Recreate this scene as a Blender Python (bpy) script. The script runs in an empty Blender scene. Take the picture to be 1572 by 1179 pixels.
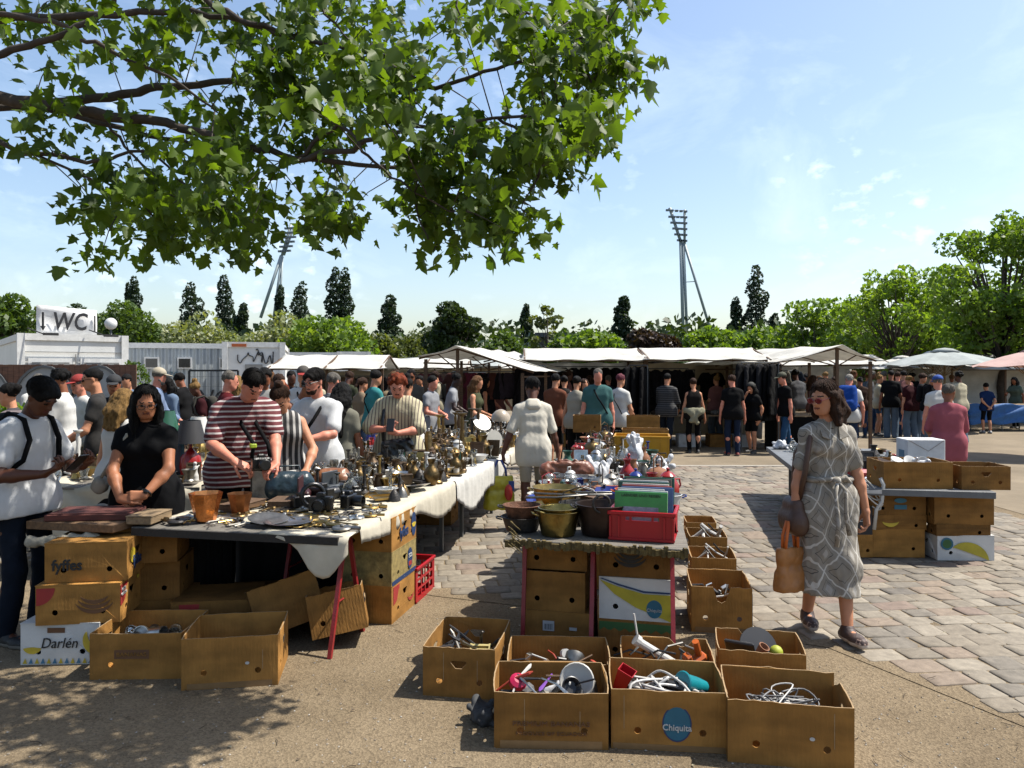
import bpy,math,random
import numpy as np
from mathutils import Vector,Matrix,Euler,noise as mnoise
from mathutils.geometry import tessellate_polygon
R=math.radians
PI=math.pi
random.seed(7)
scene=bpy.context.scene
COL=scene.collection
CH,FPX,HZ=1.70,1181.0,572.0
cd=bpy.data.cameras.new('camera');cam=bpy.data.objects.new('camera',cd);COL.objects.link(cam)
cam.location=(0,0,CH);cam.rotation_euler=(R(90),0,0)
cd.sensor_width=36;cd.lens=36*FPX/1572;cd.shift_y=-(589.5-HZ)/1572
cd.clip_start=.05;cd.clip_end=4000
scene.camera=cam
scene.render.resolution_x=1024;scene.render.resolution_y=768
SUN_EL,SUN_AZ=59.0,9.0
sd=bpy.data.lights.new('sun','SUN');sun=bpy.data.objects.new('sun',sd);COL.objects.link(sun)
sd.energy=5.0;sd.angle=R(.53);sd.color=(1.0,.95,.86)
sdir=Vector((math.cos(R(SUN_EL))*math.cos(R(SUN_AZ)),math.cos(R(SUN_EL))*math.sin(R(SUN_AZ)),math.sin(R(SUN_EL))))
sun.rotation_euler=sdir.to_track_quat('Z','Y').to_euler()
world=bpy.data.worlds.new('World');scene.world=world;world.use_nodes=True
wn=world.node_tree.nodes;wl=world.node_tree.links
wn.clear()
wo=wn.new('ShaderNodeOutputWorld');bg=wn.new('ShaderNodeBackground');sky=wn.new('ShaderNodeTexSky')
sky.sky_type='NISHITA';sky.sun_disc=False;sky.sun_elevation=R(SUN_EL);sky.sun_rotation=R(90-SUN_AZ)
sky.air_density=1.1;sky.dust_density=1.7;sky.ozone_density=1.2
bg.inputs[1].default_value=.112
tc=wn.new('ShaderNodeTexCoord');mp=wn.new('ShaderNodeMapping');mp.inputs['Scale'].default_value=(2.2,2.2,3.6)
nz=wn.new('ShaderNodeTexNoise');nz.inputs['Scale'].default_value=2.6;nz.inputs['Detail'].default_value=9;nz.inputs['Roughness'].default_value=.62;nz.inputs['Distortion'].default_value=.5
rp=wn.new('ShaderNodeMapRange');rp.inputs[1].default_value=.48;rp.inputs[2].default_value=.78;rp.inputs[3].default_value=0;rp.inputs[4].default_value=.16
n2=wn.new('ShaderNodeTexNoise');n2.inputs['Scale'].default_value=17;n2.inputs['Detail'].default_value=6
r2=wn.new('ShaderNodeMapRange');r2.inputs[1].default_value=.56;r2.inputs[2].default_value=.78;r2.inputs[3].default_value=0;r2.inputs[4].default_value=.38
n3=wn.new('ShaderNodeTexNoise');n3.inputs['Scale'].default_value=3.1
r3=wn.new('ShaderNodeMapRange');r3.inputs[1].default_value=.5;r3.inputs[2].default_value=.62
mu=wn.new('ShaderNodeMath');mu.operation='MULTIPLY'
ad=wn.new('ShaderNodeMath');ad.operation='ADD';ad.use_clamp=True
mx=wn.new('ShaderNodeMixRGB');mx.inputs[2].default_value=(8.6,9.3,10.2,1)
wl.new(tc.outputs['Generated'],mp.inputs[0]);wl.new(mp.outputs[0],nz.inputs[0]);wl.new(nz.outputs[0],rp.inputs[0])
wl.new(mp.outputs[0],n2.inputs[0]);wl.new(n2.outputs[0],r2.inputs[0]);wl.new(tc.outputs['Generated'],n3.inputs[0]);wl.new(n3.outputs[0],r3.inputs[0])
wl.new(r2.outputs[0],mu.inputs[0]);wl.new(r3.outputs[0],mu.inputs[1])
wl.new(rp.outputs[0],ad.inputs[0]);wl.new(mu.outputs[0],ad.inputs[1])
wl.new(ad.outputs[0],mx.inputs[0]);wl.new(sky.outputs[0],mx.inputs[1]);wl.new(mx.outputs[0],bg.inputs[0]);wl.new(bg.outputs[0],wo.inputs[0])
scene.view_settings.view_transform='Standard';scene.view_settings.look='None'
scene.view_settings.exposure=0.9;scene.view_settings.gamma=1
scene.cycles.max_bounces=6;scene.cycles.diffuse_bounces=3;scene.cycles.transparent_max_bounces=6
def G(px,py,z=0.0):
 D=(CH-z)*FPX/(py-HZ);return Vector(((px-786)/FPX*D,D,z))
def At(px,py,D):return Vector(((px-786)/FPX*D,D,CH-(py-HZ)*D/FPX))
def hx(h):
 if not isinstance(h,str):return h
 h=h.lstrip('#');v=[int(h[i:i+2],16)/255 for i in(0,2,4)]
 return tuple((x/12.92 if x<=.04045 else((x+.055)/1.055)**2.4)for x in v)
MATS={};ALB=.56
def mat(name,col,rough=.7,metal=0,var=.15,vscale=8,bump=0,bscale=60,spec=.5,col2=None,trans=0,detail=4,stretch=None,emit=0):
 if name in MATS:return MATS[name]
 if isinstance(col,str):col=hx(col)
 if isinstance(col2,str):col2=hx(col2)
 m=bpy.data.materials.new(name);m.use_nodes=True;n=m.node_tree.nodes;l=m.node_tree.links
 b=n['Principled BSDF'];b.inputs['Roughness'].default_value=rough;b.inputs['Metallic'].default_value=metal
 b.inputs['Specular IOR Level'].default_value=spec
 t=n.new('ShaderNodeTexCoord');mpn=n.new('ShaderNodeMapping')
 l.new(t.outputs['Object'],mpn.inputs[0])
 if stretch:mpn.inputs['Scale'].default_value=stretch
 nn=n.new('ShaderNodeTexNoise');nn.inputs['Scale'].default_value=vscale;nn.inputs['Detail'].default_value=detail;nn.inputs['Roughness'].default_value=.65
 l.new(mpn.outputs[0],nn.inputs[0])
 rm=n.new('ShaderNodeValToRGB');rm.color_ramp.elements[0].position=.32;rm.color_ramp.elements[1].position=.68
 if not metal:col=[x*ALB for x in col]
 c0=[max(0,x*(1-var))for x in col];c1=col2 if col2 else[min(1,x*(1+var))for x in col]
 rm.color_ramp.elements[0].color=(*c0,1);rm.color_ramp.elements[1].color=(*c1,1)
 l.new(nn.outputs[0],rm.inputs[0]);l.new(rm.outputs[0],b.inputs['Base Color'])
 if bump:
  bn=n.new('ShaderNodeTexNoise');bn.inputs['Scale'].default_value=bscale;bn.inputs['Detail'].default_value=3
  bp=n.new('ShaderNodeBump');bp.inputs['Strength'].default_value=min(1,bump);bp.inputs['Distance'].default_value=.01
  l.new(mpn.outputs[0],bn.inputs[0]);l.new(bn.outputs[0],bp.inputs['Height']);l.new(bp.outputs[0],b.inputs['Normal'])
 if trans:b.inputs['Transmission Weight'].default_value=trans
 MATS[name]=m;return m
def stripes(name,c1,c2,freq,duty=.5,axis='Z',warp=0,rough=.85,c3=None,diag=False):
 if name in MATS:return MATS[name]
 m=mat(name,c1,rough,bump=.25,bscale=40);n=m.node_tree.nodes;l=m.node_tree.links;b=n['Principled BSDF']
 t=n.new('ShaderNodeTexCoord');s=n.new('ShaderNodeSeparateXYZ');l.new(t.outputs['Object'],s.inputs[0])
 src=s.outputs[axis]
 if warp:
  nn=n.new('ShaderNodeTexNoise');nn.inputs['Scale'].default_value=3;l.new(t.outputs['Object'],nn.inputs[0])
  ma=n.new('ShaderNodeMath');ma.operation='MULTIPLY_ADD';ma.inputs[1].default_value=warp;l.new(nn.outputs[0],ma.inputs[0]);l.new(src,ma.inputs[2]);src=ma.outputs[0]
 f=n.new('ShaderNodeMath');f.operation='MULTIPLY';f.inputs[1].default_value=freq;l.new(src,f.inputs[0])
 fr=n.new('ShaderNodeMath');fr.operation='FRACT';l.new(f.outputs[0],fr.inputs[0])
 g=n.new('ShaderNodeMath');g.operation='GREATER_THAN';g.inputs[1].default_value=duty;l.new(fr.outputs[0],g.inputs[0])
 mxn=n.new('ShaderNodeMixRGB');mxn.inputs[1].default_value=(*[x*ALB for x in hx(c1)],1);mxn.inputs[2].default_value=(*[x*ALB for x in hx(c2)],1)
 l.new(g.outputs[0],mxn.inputs[0]);l.new(mxn.outputs[0],b.inputs['Base Color']);return m
ORD=['first','second','third','fourth','fifth','sixth','seventh','eighth','ninth','tenth','eleventh','twelfth','thirteenth','fourteenth','fifteenth','sixteenth','seventeenth','eighteenth','nineteenth','twentieth']
def tag(o,label=None,cat=None,group=None,kind=None):
 if label:o['label']=label
 if cat:o['category']=cat
 if group:o['group']=group
 if kind:o['kind']=kind
 return o
def thing(name,label,cat,loc=(0,0,0),rz=0,group=None,rot=None):
 o=bpy.data.objects.new(name,None);o.empty_display_size=.1;COL.objects.link(o)
 o.location=loc;o.rotation_euler=rot if rot else(0,0,rz);return tag(o,label,cat,group)
def linkm(name,me,mats,parent=None,smooth=True,loc=None,rz=0,rot=None):
 if not isinstance(mats,(list,tuple)):mats=[mats]
 for m in mats:me.materials.append(m)
 if smooth:me.polygons.foreach_set('use_smooth',[True]*len(me.polygons))
 o=bpy.data.objects.new(name,me);COL.objects.link(o)
 if parent:o.parent=parent
 if loc is not None:o.location=loc
 if rot:o.rotation_euler=rot
 elif rz:o.rotation_euler=(0,0,rz)
 return o
def copy_tree(o,parent=None):
 c=o.copy();COL.objects.link(c)
 if parent:c.parent=parent
 for ch in o.children:copy_tree(ch,c)
 return c
class MB:
 def __init__(s):s.v=[];s.f=[];s.m=[]
 def add(s,vs,fs,mi=0,M=None):
  b=len(s.v)
  s.v+=[tuple((M@Vector(v)))if M else tuple(v)for v in vs]
  s.f+=[tuple(i+b for i in f)for f in fs];s.m+=[mi]*len(fs);return s
 def box(s,c,d,mi=0,rz=0,M=None,bev=0):
  x,y,z=d[0]/2,d[1]/2,d[2]/2
  T=Matrix.Translation(c)@Matrix.Rotation(rz,4,'Z')
  if M:T=M@T
  if bev:
   e=bev;vs=[];
   for sx in(-1,1):
    for sy in(-1,1):
     for sz in(-1,1):
      vs+=[(sx*x,sy*(y-e),sz*(z-e)),(sx*(x-e),sy*y,sz*(z-e)),(sx*(x-e),sy*(y-e),sz*z)]
   I=lambda a,b,c_,k:((a*2+b)*2+c_)*3+k
   fs=[]
   for a in(0,1):
    q=[I(a,0,0,0),I(a,1,0,0),I(a,1,1,0),I(a,0,1,0)];fs.append(q if a else q[::-1])
    q=[I(0,a,0,1),I(0,a,1,1),I(1,a,1,1),I(1,a,0,1)];fs.append(q if a else q[::-1])
    q=[I(0,0,a,2),I(1,0,a,2),I(1,1,a,2),I(0,1,a,2)];fs.append(q if a else q[::-1])
   for a in(0,1):
    for b in(0,1):
     q=[I(a,b,0,0),I(a,b,1,0),I(a,b,1,1),I(a,b,0,1)];fs.append(q if a!=b else q[::-1])
     q=[I(a,0,b,0),I(a,0,b,2),I(a,1,b,2),I(a,1,b,0)];fs.append(q if a!=b else q[::-1])
     q=[I(0,a,b,1),I(1,a,b,1),I(1,a,b,2),I(0,a,b,2)];fs.append(q if a==b else q[::-1])
   for a in(0,1):
    for b in(0,1):
     for c_ in(0,1):
      q=[I(a,b,c_,0),I(a,b,c_,1),I(a,b,c_,2)];fs.append(q if(a+b+c_)%2 else q[::-1])
   return s.add(vs,fs,mi,T)
  vs=[(-x,-y,-z),(x,-y,-z),(x,y,-z),(-x,y,-z),(-x,-y,z),(x,-y,z),(x,y,z),(-x,y,z)]
  fs=[(0,3,2,1),(4,5,6,7),(0,1,5,4),(1,2,6,5),(2,3,7,6),(3,0,4,7)]
  return s.add(vs,fs,mi,T)
 def tube(s,pts,r,n=8,mi=0,M=None,cap=True):
  pts=[Vector(p)for p in pts];rs=r if isinstance(r,(list,tuple))else[r]*len(pts)
  vs=[];fs=[];up=None
  for i,p in enumerate(pts):
   d=(pts[min(i+1,len(pts)-1)]-pts[max(i-1,0)])
   d=d.normalized()if d.length>1e-9 else Vector((0,0,1))
   if up is None:up=Vector((0,0,1))if abs(d.z)<.9 else Vector((1,0,0))
   a=d.cross(up);a=a.normalized()if a.length>1e-6 else d.orthogonal().normalized();b=a.cross(d);up=b
   for k in range(n):
    t=2*PI*k/n+(PI/4 if n==4 else 0);vs.append(p+(a*math.cos(t)+b*math.sin(t))*rs[i])
  for i in range(len(pts)-1):
   for k in range(n):fs.append((i*n+k,i*n+(k+1)%n,(i+1)*n+(k+1)%n,(i+1)*n+k))
  if cap:fs.append(tuple(range(n))[::-1]);fs.append(tuple((len(pts)-1)*n+k for k in range(n)))
  return s.add(vs,fs,mi,M)
 def lathe(s,prof,n=16,mi=0,M=None,c=(0,0,0)):
  vs=[];fs=[]
  for(r,z)in prof:
   for k in range(n):t=2*PI*k/n;vs.append((c[0]+r*math.cos(t),c[1]+r*math.sin(t),c[2]+z))
  for i in range(len(prof)-1):
   for k in range(n):fs.append((i*n+k,i*n+(k+1)%n,(i+1)*n+(k+1)%n,(i+1)*n+k))
  if prof[0][0]>1e-4:fs.append(tuple(range(n))[::-1])
  if prof[-1][0]>1e-4:fs.append(tuple((len(prof)-1)*n+k for k in range(n)))
  return s.add(vs,fs,mi,M)
 def sphere(s,c,r,n=12,mi=0,M=None):
  r3=r if isinstance(r,(tuple,list))else(r,r,r);vs=[];fs=[];h=n//2
  for i in range(h+1):
   p=PI*i/h
   for k in range(n):t=2*PI*k/n;vs.append((c[0]+r3[0]*math.sin(p)*math.cos(t),c[1]+r3[1]*math.sin(p)*math.sin(t),c[2]-r3[2]*math.cos(p)))
  for i in range(h):
   for k in range(n):fs.append((i*n+k,i*n+(k+1)%n,(i+1)*n+(k+1)%n,(i+1)*n+k))
  return s.add(vs,fs,mi,M)
 def plate(s,outer,holes,th,M,mi=0):
  loops=[outer]+holes;pts=[Vector((p[0],p[1],0))for lp in loops for p in lp]
  tris=tessellate_polygon([[Vector((p[0],p[1],0))for p in lp]for lp in loops]);n=len(pts)
  vs=[tuple(p)for p in pts]+[(p.x,p.y,th)for p in pts];fs=[]
  for t in tris:
   a,b,c=[pts[i]for i in t]
   ccw=(b-a).cross(c-a).z>0
   t2=tuple(t)if ccw else tuple(t)[::-1]
   fs.append(tuple(i+n for i in t2));fs.append(t2[::-1])
  o=0
  for li,lp in enumerate(loops):
   k=len(lp);ar=sum(lp[i][0]*lp[(i+1)%k][1]-lp[(i+1)%k][0]*lp[i][1]for i in range(k))
   fl=(ar>0)!=(li>0)
   for i in range(k):
    q=(o+i,o+(i+1)%k,o+(i+1)%k+n,o+i+n);fs.append(q if fl else q[::-1])
   o+=k
  return s.add(vs,fs,mi,M)
 def mesh(s,name='m'):
  me=bpy.data.meshes.new(name);me.from_pydata(s.v,[],s.f)
  if max(s.m,default=0)>0:me.polygons.foreach_set('material_index',s.m)
  me.update();return me
 def build(s,name,mats,parent=None,smooth=False,loc=None,rz=0,rot=None):
  o=linkm(name,s.mesh(name),mats,parent,smooth,loc,rz,rot);return o
def autosm(o,ang=40):
 me=o.data;me.polygons.foreach_set('use_smooth',[True]*len(me.polygons));me.set_sharp_from_angle(angle=R(ang));return o
class SDF:
 def __init__(s):s.p=[];s.bb=[]
 def cap(s,a,b,ra,rb=None,k=.03):
  a=np.array(a,float);b=np.array(b,float);rb=ra if rb is None else rb
  s.p.append(('c',a,b,ra,rb,k));r=max(ra,rb);s.bb.append((np.minimum(a,b)-r,np.maximum(a,b)+r));return s
 def sph(s,c,r,k=.03):return s.cap(c,c,r,r,k)
 def ell(s,c,r,k=.03,Rm=None):
  c=np.array(c,float);r=np.array(r,float);s.p.append(('e',c,r,None if Rm is None else np.array(Rm),0,k));m=r.max();s.bb.append((c-m,c+m));return s
 def sub(s,c,r,Rm=None):c=np.array(c,float);s.p.append(('s',c,np.array(r,float),None if Rm is None else np.array(Rm),0,.01));return s
 def plane(s,pt,n):s.p.append(('p',np.array(pt,float),np.array(n,float)/np.linalg.norm(n),0,0,0));return s
 def mesh(s,vox,amp=0,freq=14,seed=0,smooth=1,anis=(1,1,1)):
  lo=np.min([b[0]for b in s.bb],0)-vox*3-amp;hi=np.max([b[1]for b in s.bb],0)+vox*3+amp
  n=np.ceil((hi-lo)/vox).astype(int)+1;V=np.full(n,.3)
  ax=[lo[i]+vox*np.arange(n[i])for i in range(3)]
  for p in s.p:
   t=p[0]
   if t in 'ce':
    k=p[5];mg=k+3*vox+amp
    if t=='c':l0=np.minimum(p[1],p[2])-max(p[3],p[4])-mg;h0=np.maximum(p[1],p[2])+max(p[3],p[4])+mg
    else:l0=p[1]-p[2].max()-mg;h0=p[1]+p[2].max()+mg
    i0=np.clip(np.floor((l0-lo)/vox).astype(int),0,n-1);i1=np.clip(np.ceil((h0-lo)/vox).astype(int)+1,1,n)
   else:i0=np.zeros(3,int);i1=n
   sl=tuple(slice(i0[i],i1[i])for i in range(3))
   X=ax[0][sl[0]][:,None,None];Y=ax[1][sl[1]][None,:,None];Z=ax[2][sl[2]][None,None,:]
   if t=='c':
    a,b,ra,rb=p[1:5];ab=b-a;L=ab@ab
    dx,dy,dz=X-a[0],Y-a[1],Z-a[2]
    h=np.clip((dx*ab[0]+dy*ab[1]+dz*ab[2])/L,0,1)if L>1e-12 else 0.
    d=np.sqrt((dx-h*ab[0])**2+(dy-h*ab[1])**2+(dz-h*ab[2])**2)-(ra+(rb-ra)*h)
   elif t in 'es':
    c,r,Rm=p[1:4];dx,dy,dz=X-c[0],Y-c[1],Z-c[2]
    if Rm is not None:dx,dy,dz=(Rm[0][0]*dx+Rm[1][0]*dy+Rm[2][0]*dz,Rm[0][1]*dx+Rm[1][1]*dy+Rm[2][1]*dz,Rm[0][2]*dx+Rm[1][2]*dy+Rm[2][2]*dz)
    q=np.sqrt((dx/r[0])**2+(dy/r[1])**2+(dz/r[2])**2);d=(q-1)*r.min()if t=='s' else(q-1)*(r.min()*.5+r.mean()*.5)
   else:
    d=(X-p[1][0])*p[2][0]+(Y-p[1][1])*p[2][1]+(Z-p[1][2])*p[2][2]
   if t in 'ce':
    W=V[sl];k=p[5]
    if k>0:h=np.maximum(k-np.abs(W-d),0)/k;V[sl]=np.minimum(W,d)-h*h*k*.25
    else:V[sl]=np.minimum(W,d)
   elif t=='s':V=np.maximum(V,-d)
   else:V=np.maximum(V,d)
  if amp:
   rs=np.random.RandomState(seed);X=ax[0][:,None,None];Y=ax[1][None,:,None];Z=ax[2][None,None,:];N=0
   for i in range(5):
    kx=rs.normal(size=3)*freq*(1+.5*i)*np.array(anis);N=N+np.sin(kx[0]*X+kx[1]*Y+kx[2]*Z+rs.rand()*6.28+1.3*np.sin(kx[1]*.6*X+kx[2]*.6*Y+kx[0]*.6*Z))/(1+.4*i)
   V=V+N*amp*.45
  S=V<0;sh=(n[0]-1,n[1]-1,n[2]-1)
  cs=[(i,j,k)for i in(0,1)for j in(0,1)for k in(0,1)]
  g=lambda A,c:A[c[0]:c[0]+sh[0],c[1]:c[1]+sh[1],c[2]:c[2]+sh[2]]
  cnt=np.zeros(sh,np.int8)
  for c in cs:cnt+=g(S,c)
  mask=(cnt>0)&(cnt<8);idx=np.argwhere(mask)
  vals={c:g(V,c)[mask]for c in cs};acc=np.zeros((len(idx),3));w=np.zeros(len(idx))
  for a in cs:
   for ax_ in range(3):
    if a[ax_]==0:
     b=list(a);b[ax_]=1;b=tuple(b);va,vb=vals[a],vals[b];cr=(va<0)!=(vb<0)
     tt=np.where(cr,va/np.where(cr,va-vb,1),0);P=np.tile(np.array(a,float),(len(idx),1));P[:,ax_]+=tt
     acc+=P*cr[:,None];w+=cr
  P=(idx+acc/w[:,None])*vox+lo
  im=np.full(sh,-1);im[mask]=np.arange(len(idx));Q=[]
  for ax_ in range(3):
   u,v_=[(1,2),(2,0),(0,1)][ax_]
   A=np.take(S,range(0,n[ax_]-1),ax_);B=np.take(S,range(1,n[ax_]),ax_);ed=A!=B
   e=np.argwhere(ed);ok=(e[:,u]>0)&(e[:,v_]>0)&(e[:,u]<sh[u])&(e[:,v_]<sh[v_]);e=e[ok]
   if not len(e):continue
   du=np.zeros(3,int);du[u]=1;dv=np.zeros(3,int);dv[v_]=1
   q=np.stack([im[tuple((e-du-dv).T)],im[tuple((e-dv).T)],im[tuple(e.T)],im[tuple((e-du).T)]],1)
   ins=S[tuple(e.T)];q[~ins]=q[~ins][:,::-1];Q.append(q)
  Q=np.concatenate(Q)if Q else np.zeros((0,4),int);Q=Q[(Q>=0).all(1)]
  for _ in range(smooth):
   A=np.zeros_like(P);c=np.zeros(len(P))
   for i in range(4):
    a,b=Q[:,i],Q[:,(i+1)%4];np.add.at(A,a,P[b]);np.add.at(A,b,P[a]);np.add.at(c,a,1);np.add.at(c,b,1)
   P=P*.5+.5*A/np.maximum(c,1)[:,None]
  return P,Q
def np_mesh(name,P,Q,mi=None):
 me=bpy.data.meshes.new(name);me.vertices.add(len(P));me.vertices.foreach_set('co',np.asarray(P,np.float32).ravel())
 k=Q.shape[1];me.loops.add(len(Q)*k);me.loops.foreach_set('vertex_index',Q.astype(np.int32).ravel())
 me.polygons.add(len(Q));me.polygons.foreach_set('loop_start',np.arange(0,len(Q)*k,k,dtype=np.int32));me.polygons.foreach_set('loop_total',np.full(len(Q),k,np.int32))
 if mi is not None:me.polygons.foreach_set('material_index',mi.astype(np.int32))
 me.update(calc_edges=True);return me
def text_mesh(txt,size,th=.001,bold=0.0,shear=0):
 cu=bpy.data.curves.new('t','FONT');cu.body=txt;cu.size=size;cu.align_x='CENTER';cu.align_y='CENTER';cu.extrude=th;cu.offset=bold;cu.shear=shear;cu.resolution_u=3
 o=bpy.data.objects.new('t',cu);COL.objects.link(o);bpy.context.view_layer.update()
 me=bpy.data.meshes.new_from_object(o.evaluated_get(bpy.context.evaluated_depsgraph_get()));bpy.data.objects.remove(o);bpy.data.curves.remove(cu);return me
def text(name,txt,size,m,parent,loc,rot=(R(90),0,0),th=.0012,bold=0,sx=1,shear=0):
 me=text_mesh(txt,size,th,bold,shear);o=linkm(name,me,m,parent,False,loc,rot=rot)
 if sx!=1:o.scale=(sx,1,1)
 return o
def ground_mat():
 m=bpy.data.materials.new('packed_gravel');m.use_nodes=True;n=m.node_tree.nodes;l=m.node_tree.links;b=n['Principled BSDF'];b.inputs['Roughness'].default_value=.95;b.inputs['Specular IOR Level'].default_value=.15
 t=n.new('ShaderNodeTexCoord')
 def N(s,d=5,r=.6):
  x=n.new('ShaderNodeTexNoise');x.inputs['Scale'].default_value=s;x.inputs['Detail'].default_value=d;x.inputs['Roughness'].default_value=r;l.new(t.outputs['Object'],x.inputs[0]);return x
 a=N(1.1,6,.65);r=n.new('ShaderNodeValToRGB');r.color_ramp.elements[0].position=.3;r.color_ramp.elements[1].position=.7
 r.color_ramp.elements[0].color=(.124,.094,.059,1);r.color_ramp.elements[1].color=(.198,.155,.102,1);l.new(a.outputs[0],r.inputs[0])
 v=n.new('ShaderNodeTexVoronoi');v.inputs['Scale'].default_value=95;l.new(t.outputs['Object'],v.inputs[0])
 vr=n.new('ShaderNodeValToRGB');e=vr.color_ramp.elements;e[0].position=0;e[0].color=(.45,.42,.38,1);e[1].position=1;e[1].color=(1.35,1.33,1.28,1);s=n.new('ShaderNodeSeparateColor');l.new(v.outputs['Color'],s.inputs[0]);l.new(s.outputs[0],vr.inputs[0])
 mm=n.new('ShaderNodeMixRGB');mm.blend_type='MULTIPLY';mm.inputs[0].default_value=.5;l.new(r.outputs[0],mm.inputs[1]);l.new(vr.outputs[0],mm.inputs[2])
 f=N(260,3);fr=n.new('ShaderNodeMapRange');fr.inputs[1].default_value=.3;fr.inputs[2].default_value=.7;fr.inputs[3].default_value=.7;fr.inputs[4].default_value=1.25;l.new(f.outputs[0],fr.inputs[0])
 m2=n.new('ShaderNodeMixRGB');m2.blend_type='MULTIPLY';m2.inputs[0].default_value=1;l.new(mm.outputs[0],m2.inputs[1]);l.new(fr.outputs[0],m2.inputs[2]);l.new(m2.outputs[0],b.inputs['Base Color'])
 h=N(30,6,.7);ad=n.new('ShaderNodeMath');ad.operation='MULTIPLY_ADD';ad.inputs[1].default_value=.35;l.new(v.outputs['Distance'],ad.inputs[0]);l.new(h.outputs[0],ad.inputs[2])
 bp=n.new('ShaderNodeBump');bp.inputs['Strength'].default_value=.9;bp.inputs['Distance'].default_value=.012;l.new(ad.outputs[0],bp.inputs['Height']);l.new(bp.outputs[0],b.inputs['Normal']);return m
def stone_mat():
 m=bpy.data.materials.new('cobble_stone');m.use_nodes=True;n=m.node_tree.nodes;l=m.node_tree.links;b=n['Principled BSDF'];b.inputs['Roughness'].default_value=.8;b.inputs['Specular IOR Level'].default_value=.3
 g=n.new('ShaderNodeNewGeometry');r=n.new('ShaderNodeValToRGB');r.color_ramp.interpolation='CONSTANT';e=r.color_ramp.elements
 cols=[(0,(.180,.153,.117)),(.16,(.215,.185,.143)),(.34,(.160,.140,.113)),(.5,(.245,.212,.165)),(.64,(.195,.165,.125)),(.78,(.205,.160,.120)),(.88,(.128,.113,.095)),(.95,(.180,.135,.107))]
 e[0].position=0;e[0].color=(.15,.128,.098,1);e[1].position=.16;e[1].color=(.18,.155,.12,1)
 for p,c in cols[2:]:x=e.new(p);x.color=(*[v*.84 for v in c],1)
 l.new(g.outputs['Random Per Island'],r.inputs[0])
 t=n.new('ShaderNodeTexCoord');nn=n.new('ShaderNodeTexNoise');nn.inputs['Scale'].default_value=14;nn.inputs['Detail'].default_value=7;nn.inputs['Roughness'].default_value=.7;l.new(t.outputs['Object'],nn.inputs[0])
 mr=n.new('ShaderNodeMapRange');mr.inputs[1].default_value=.3;mr.inputs[2].default_value=.7;mr.inputs[3].default_value=.72;mr.inputs[4].default_value=1.25;l.new(nn.outputs[0],mr.inputs[0])
 mm=n.new('ShaderNodeMixRGB');mm.blend_type='MULTIPLY';mm.inputs[0].default_value=1;l.new(r.outputs[0],mm.inputs[1]);l.new(mr.outputs[0],mm.inputs[2]);l.new(mm.outputs[0],b.inputs['Base Color'])
 bp=n.new('ShaderNodeBump');bp.inputs['Strength'].default_value=.6;bp.inputs['Distance'].default_value=.008;l.new(nn.outputs[0],bp.inputs['Height']);l.new(bp.outputs[0],b.inputs['Normal']);return m
M_GRAVEL=ground_mat()
me=bpy.data.meshes.new('ground');me.from_pydata([(-1500,-200,0),(1500,-200,0),(1500,2500,0),(-1500,2500,0)],[],[(0,1,2,3)])
tag(linkm('ground',me,M_GRAVEL,smooth=False),kind='structure')
me=bpy.data.meshes.new('lawn');me.from_pydata([(-900,48,.004),(900,48,.004),(900,1500,.004),(-900,1500,.004)],[],[(0,1,2,3)])
tag(linkm('lawn',me,mat('lawn',(.05,.075,.02),.95,var=.4,vscale=.5),smooth=False),kind='structure')
M_PLAZA=mat('plaza_asphalt',(.28,.225,.155),.92,var=.22,vscale=.8,bump=.4,bscale=120,detail=8,spec=.2)
me=bpy.data.meshes.new('square');me.from_pydata([(-40,14.0,.004),(6.2,14.0,.004),(6.0,1.0,.004),(60,1.0,.004),(60,47,.004),(-40,47,.004)],[],[(0,1,4,5),(1,2,3,4)])
tag(linkm('square',me,M_PLAZA,smooth=False),kind='structure')
k=MB();k.box((-16.9,13.93,.007),(46,.14,.02));
tag(k.build('kerb_strip',mat('kerb_stone',(.42,.38,.32),.85,bump=.4)),kind='structure')
PAVE=[(-9,13.85),(6.05,13.85),(5.9,.8),(3.3,.8),(2.75,2.9),(2.45,3.7),(1.95,4.75),(1.0,5.25),(.3,5.5),(-.6,5.85),(-1.3,6.3),(-2.4,6.6),(-9,7.2)]
def inpoly(x,y,P):
 c=False;j=len(P)-1
 for i in range(len(P)):
  if(P[i][1]>y)!=(P[j][1]>y)and x<(P[j][0]-P[i][0])*(y-P[i][1])/(P[j][1]-P[i][1])+P[i][0]:c=not c
  j=i
 return c
me=bpy.data.meshes.new('joint_sand');me.from_pydata([(x,y,.004)for x,y in PAVE],[],[tuple(range(len(PAVE)))[::-1]])
tag(linkm('joint_sand',me,M_GRAVEL,smooth=False),kind='structure')
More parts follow.
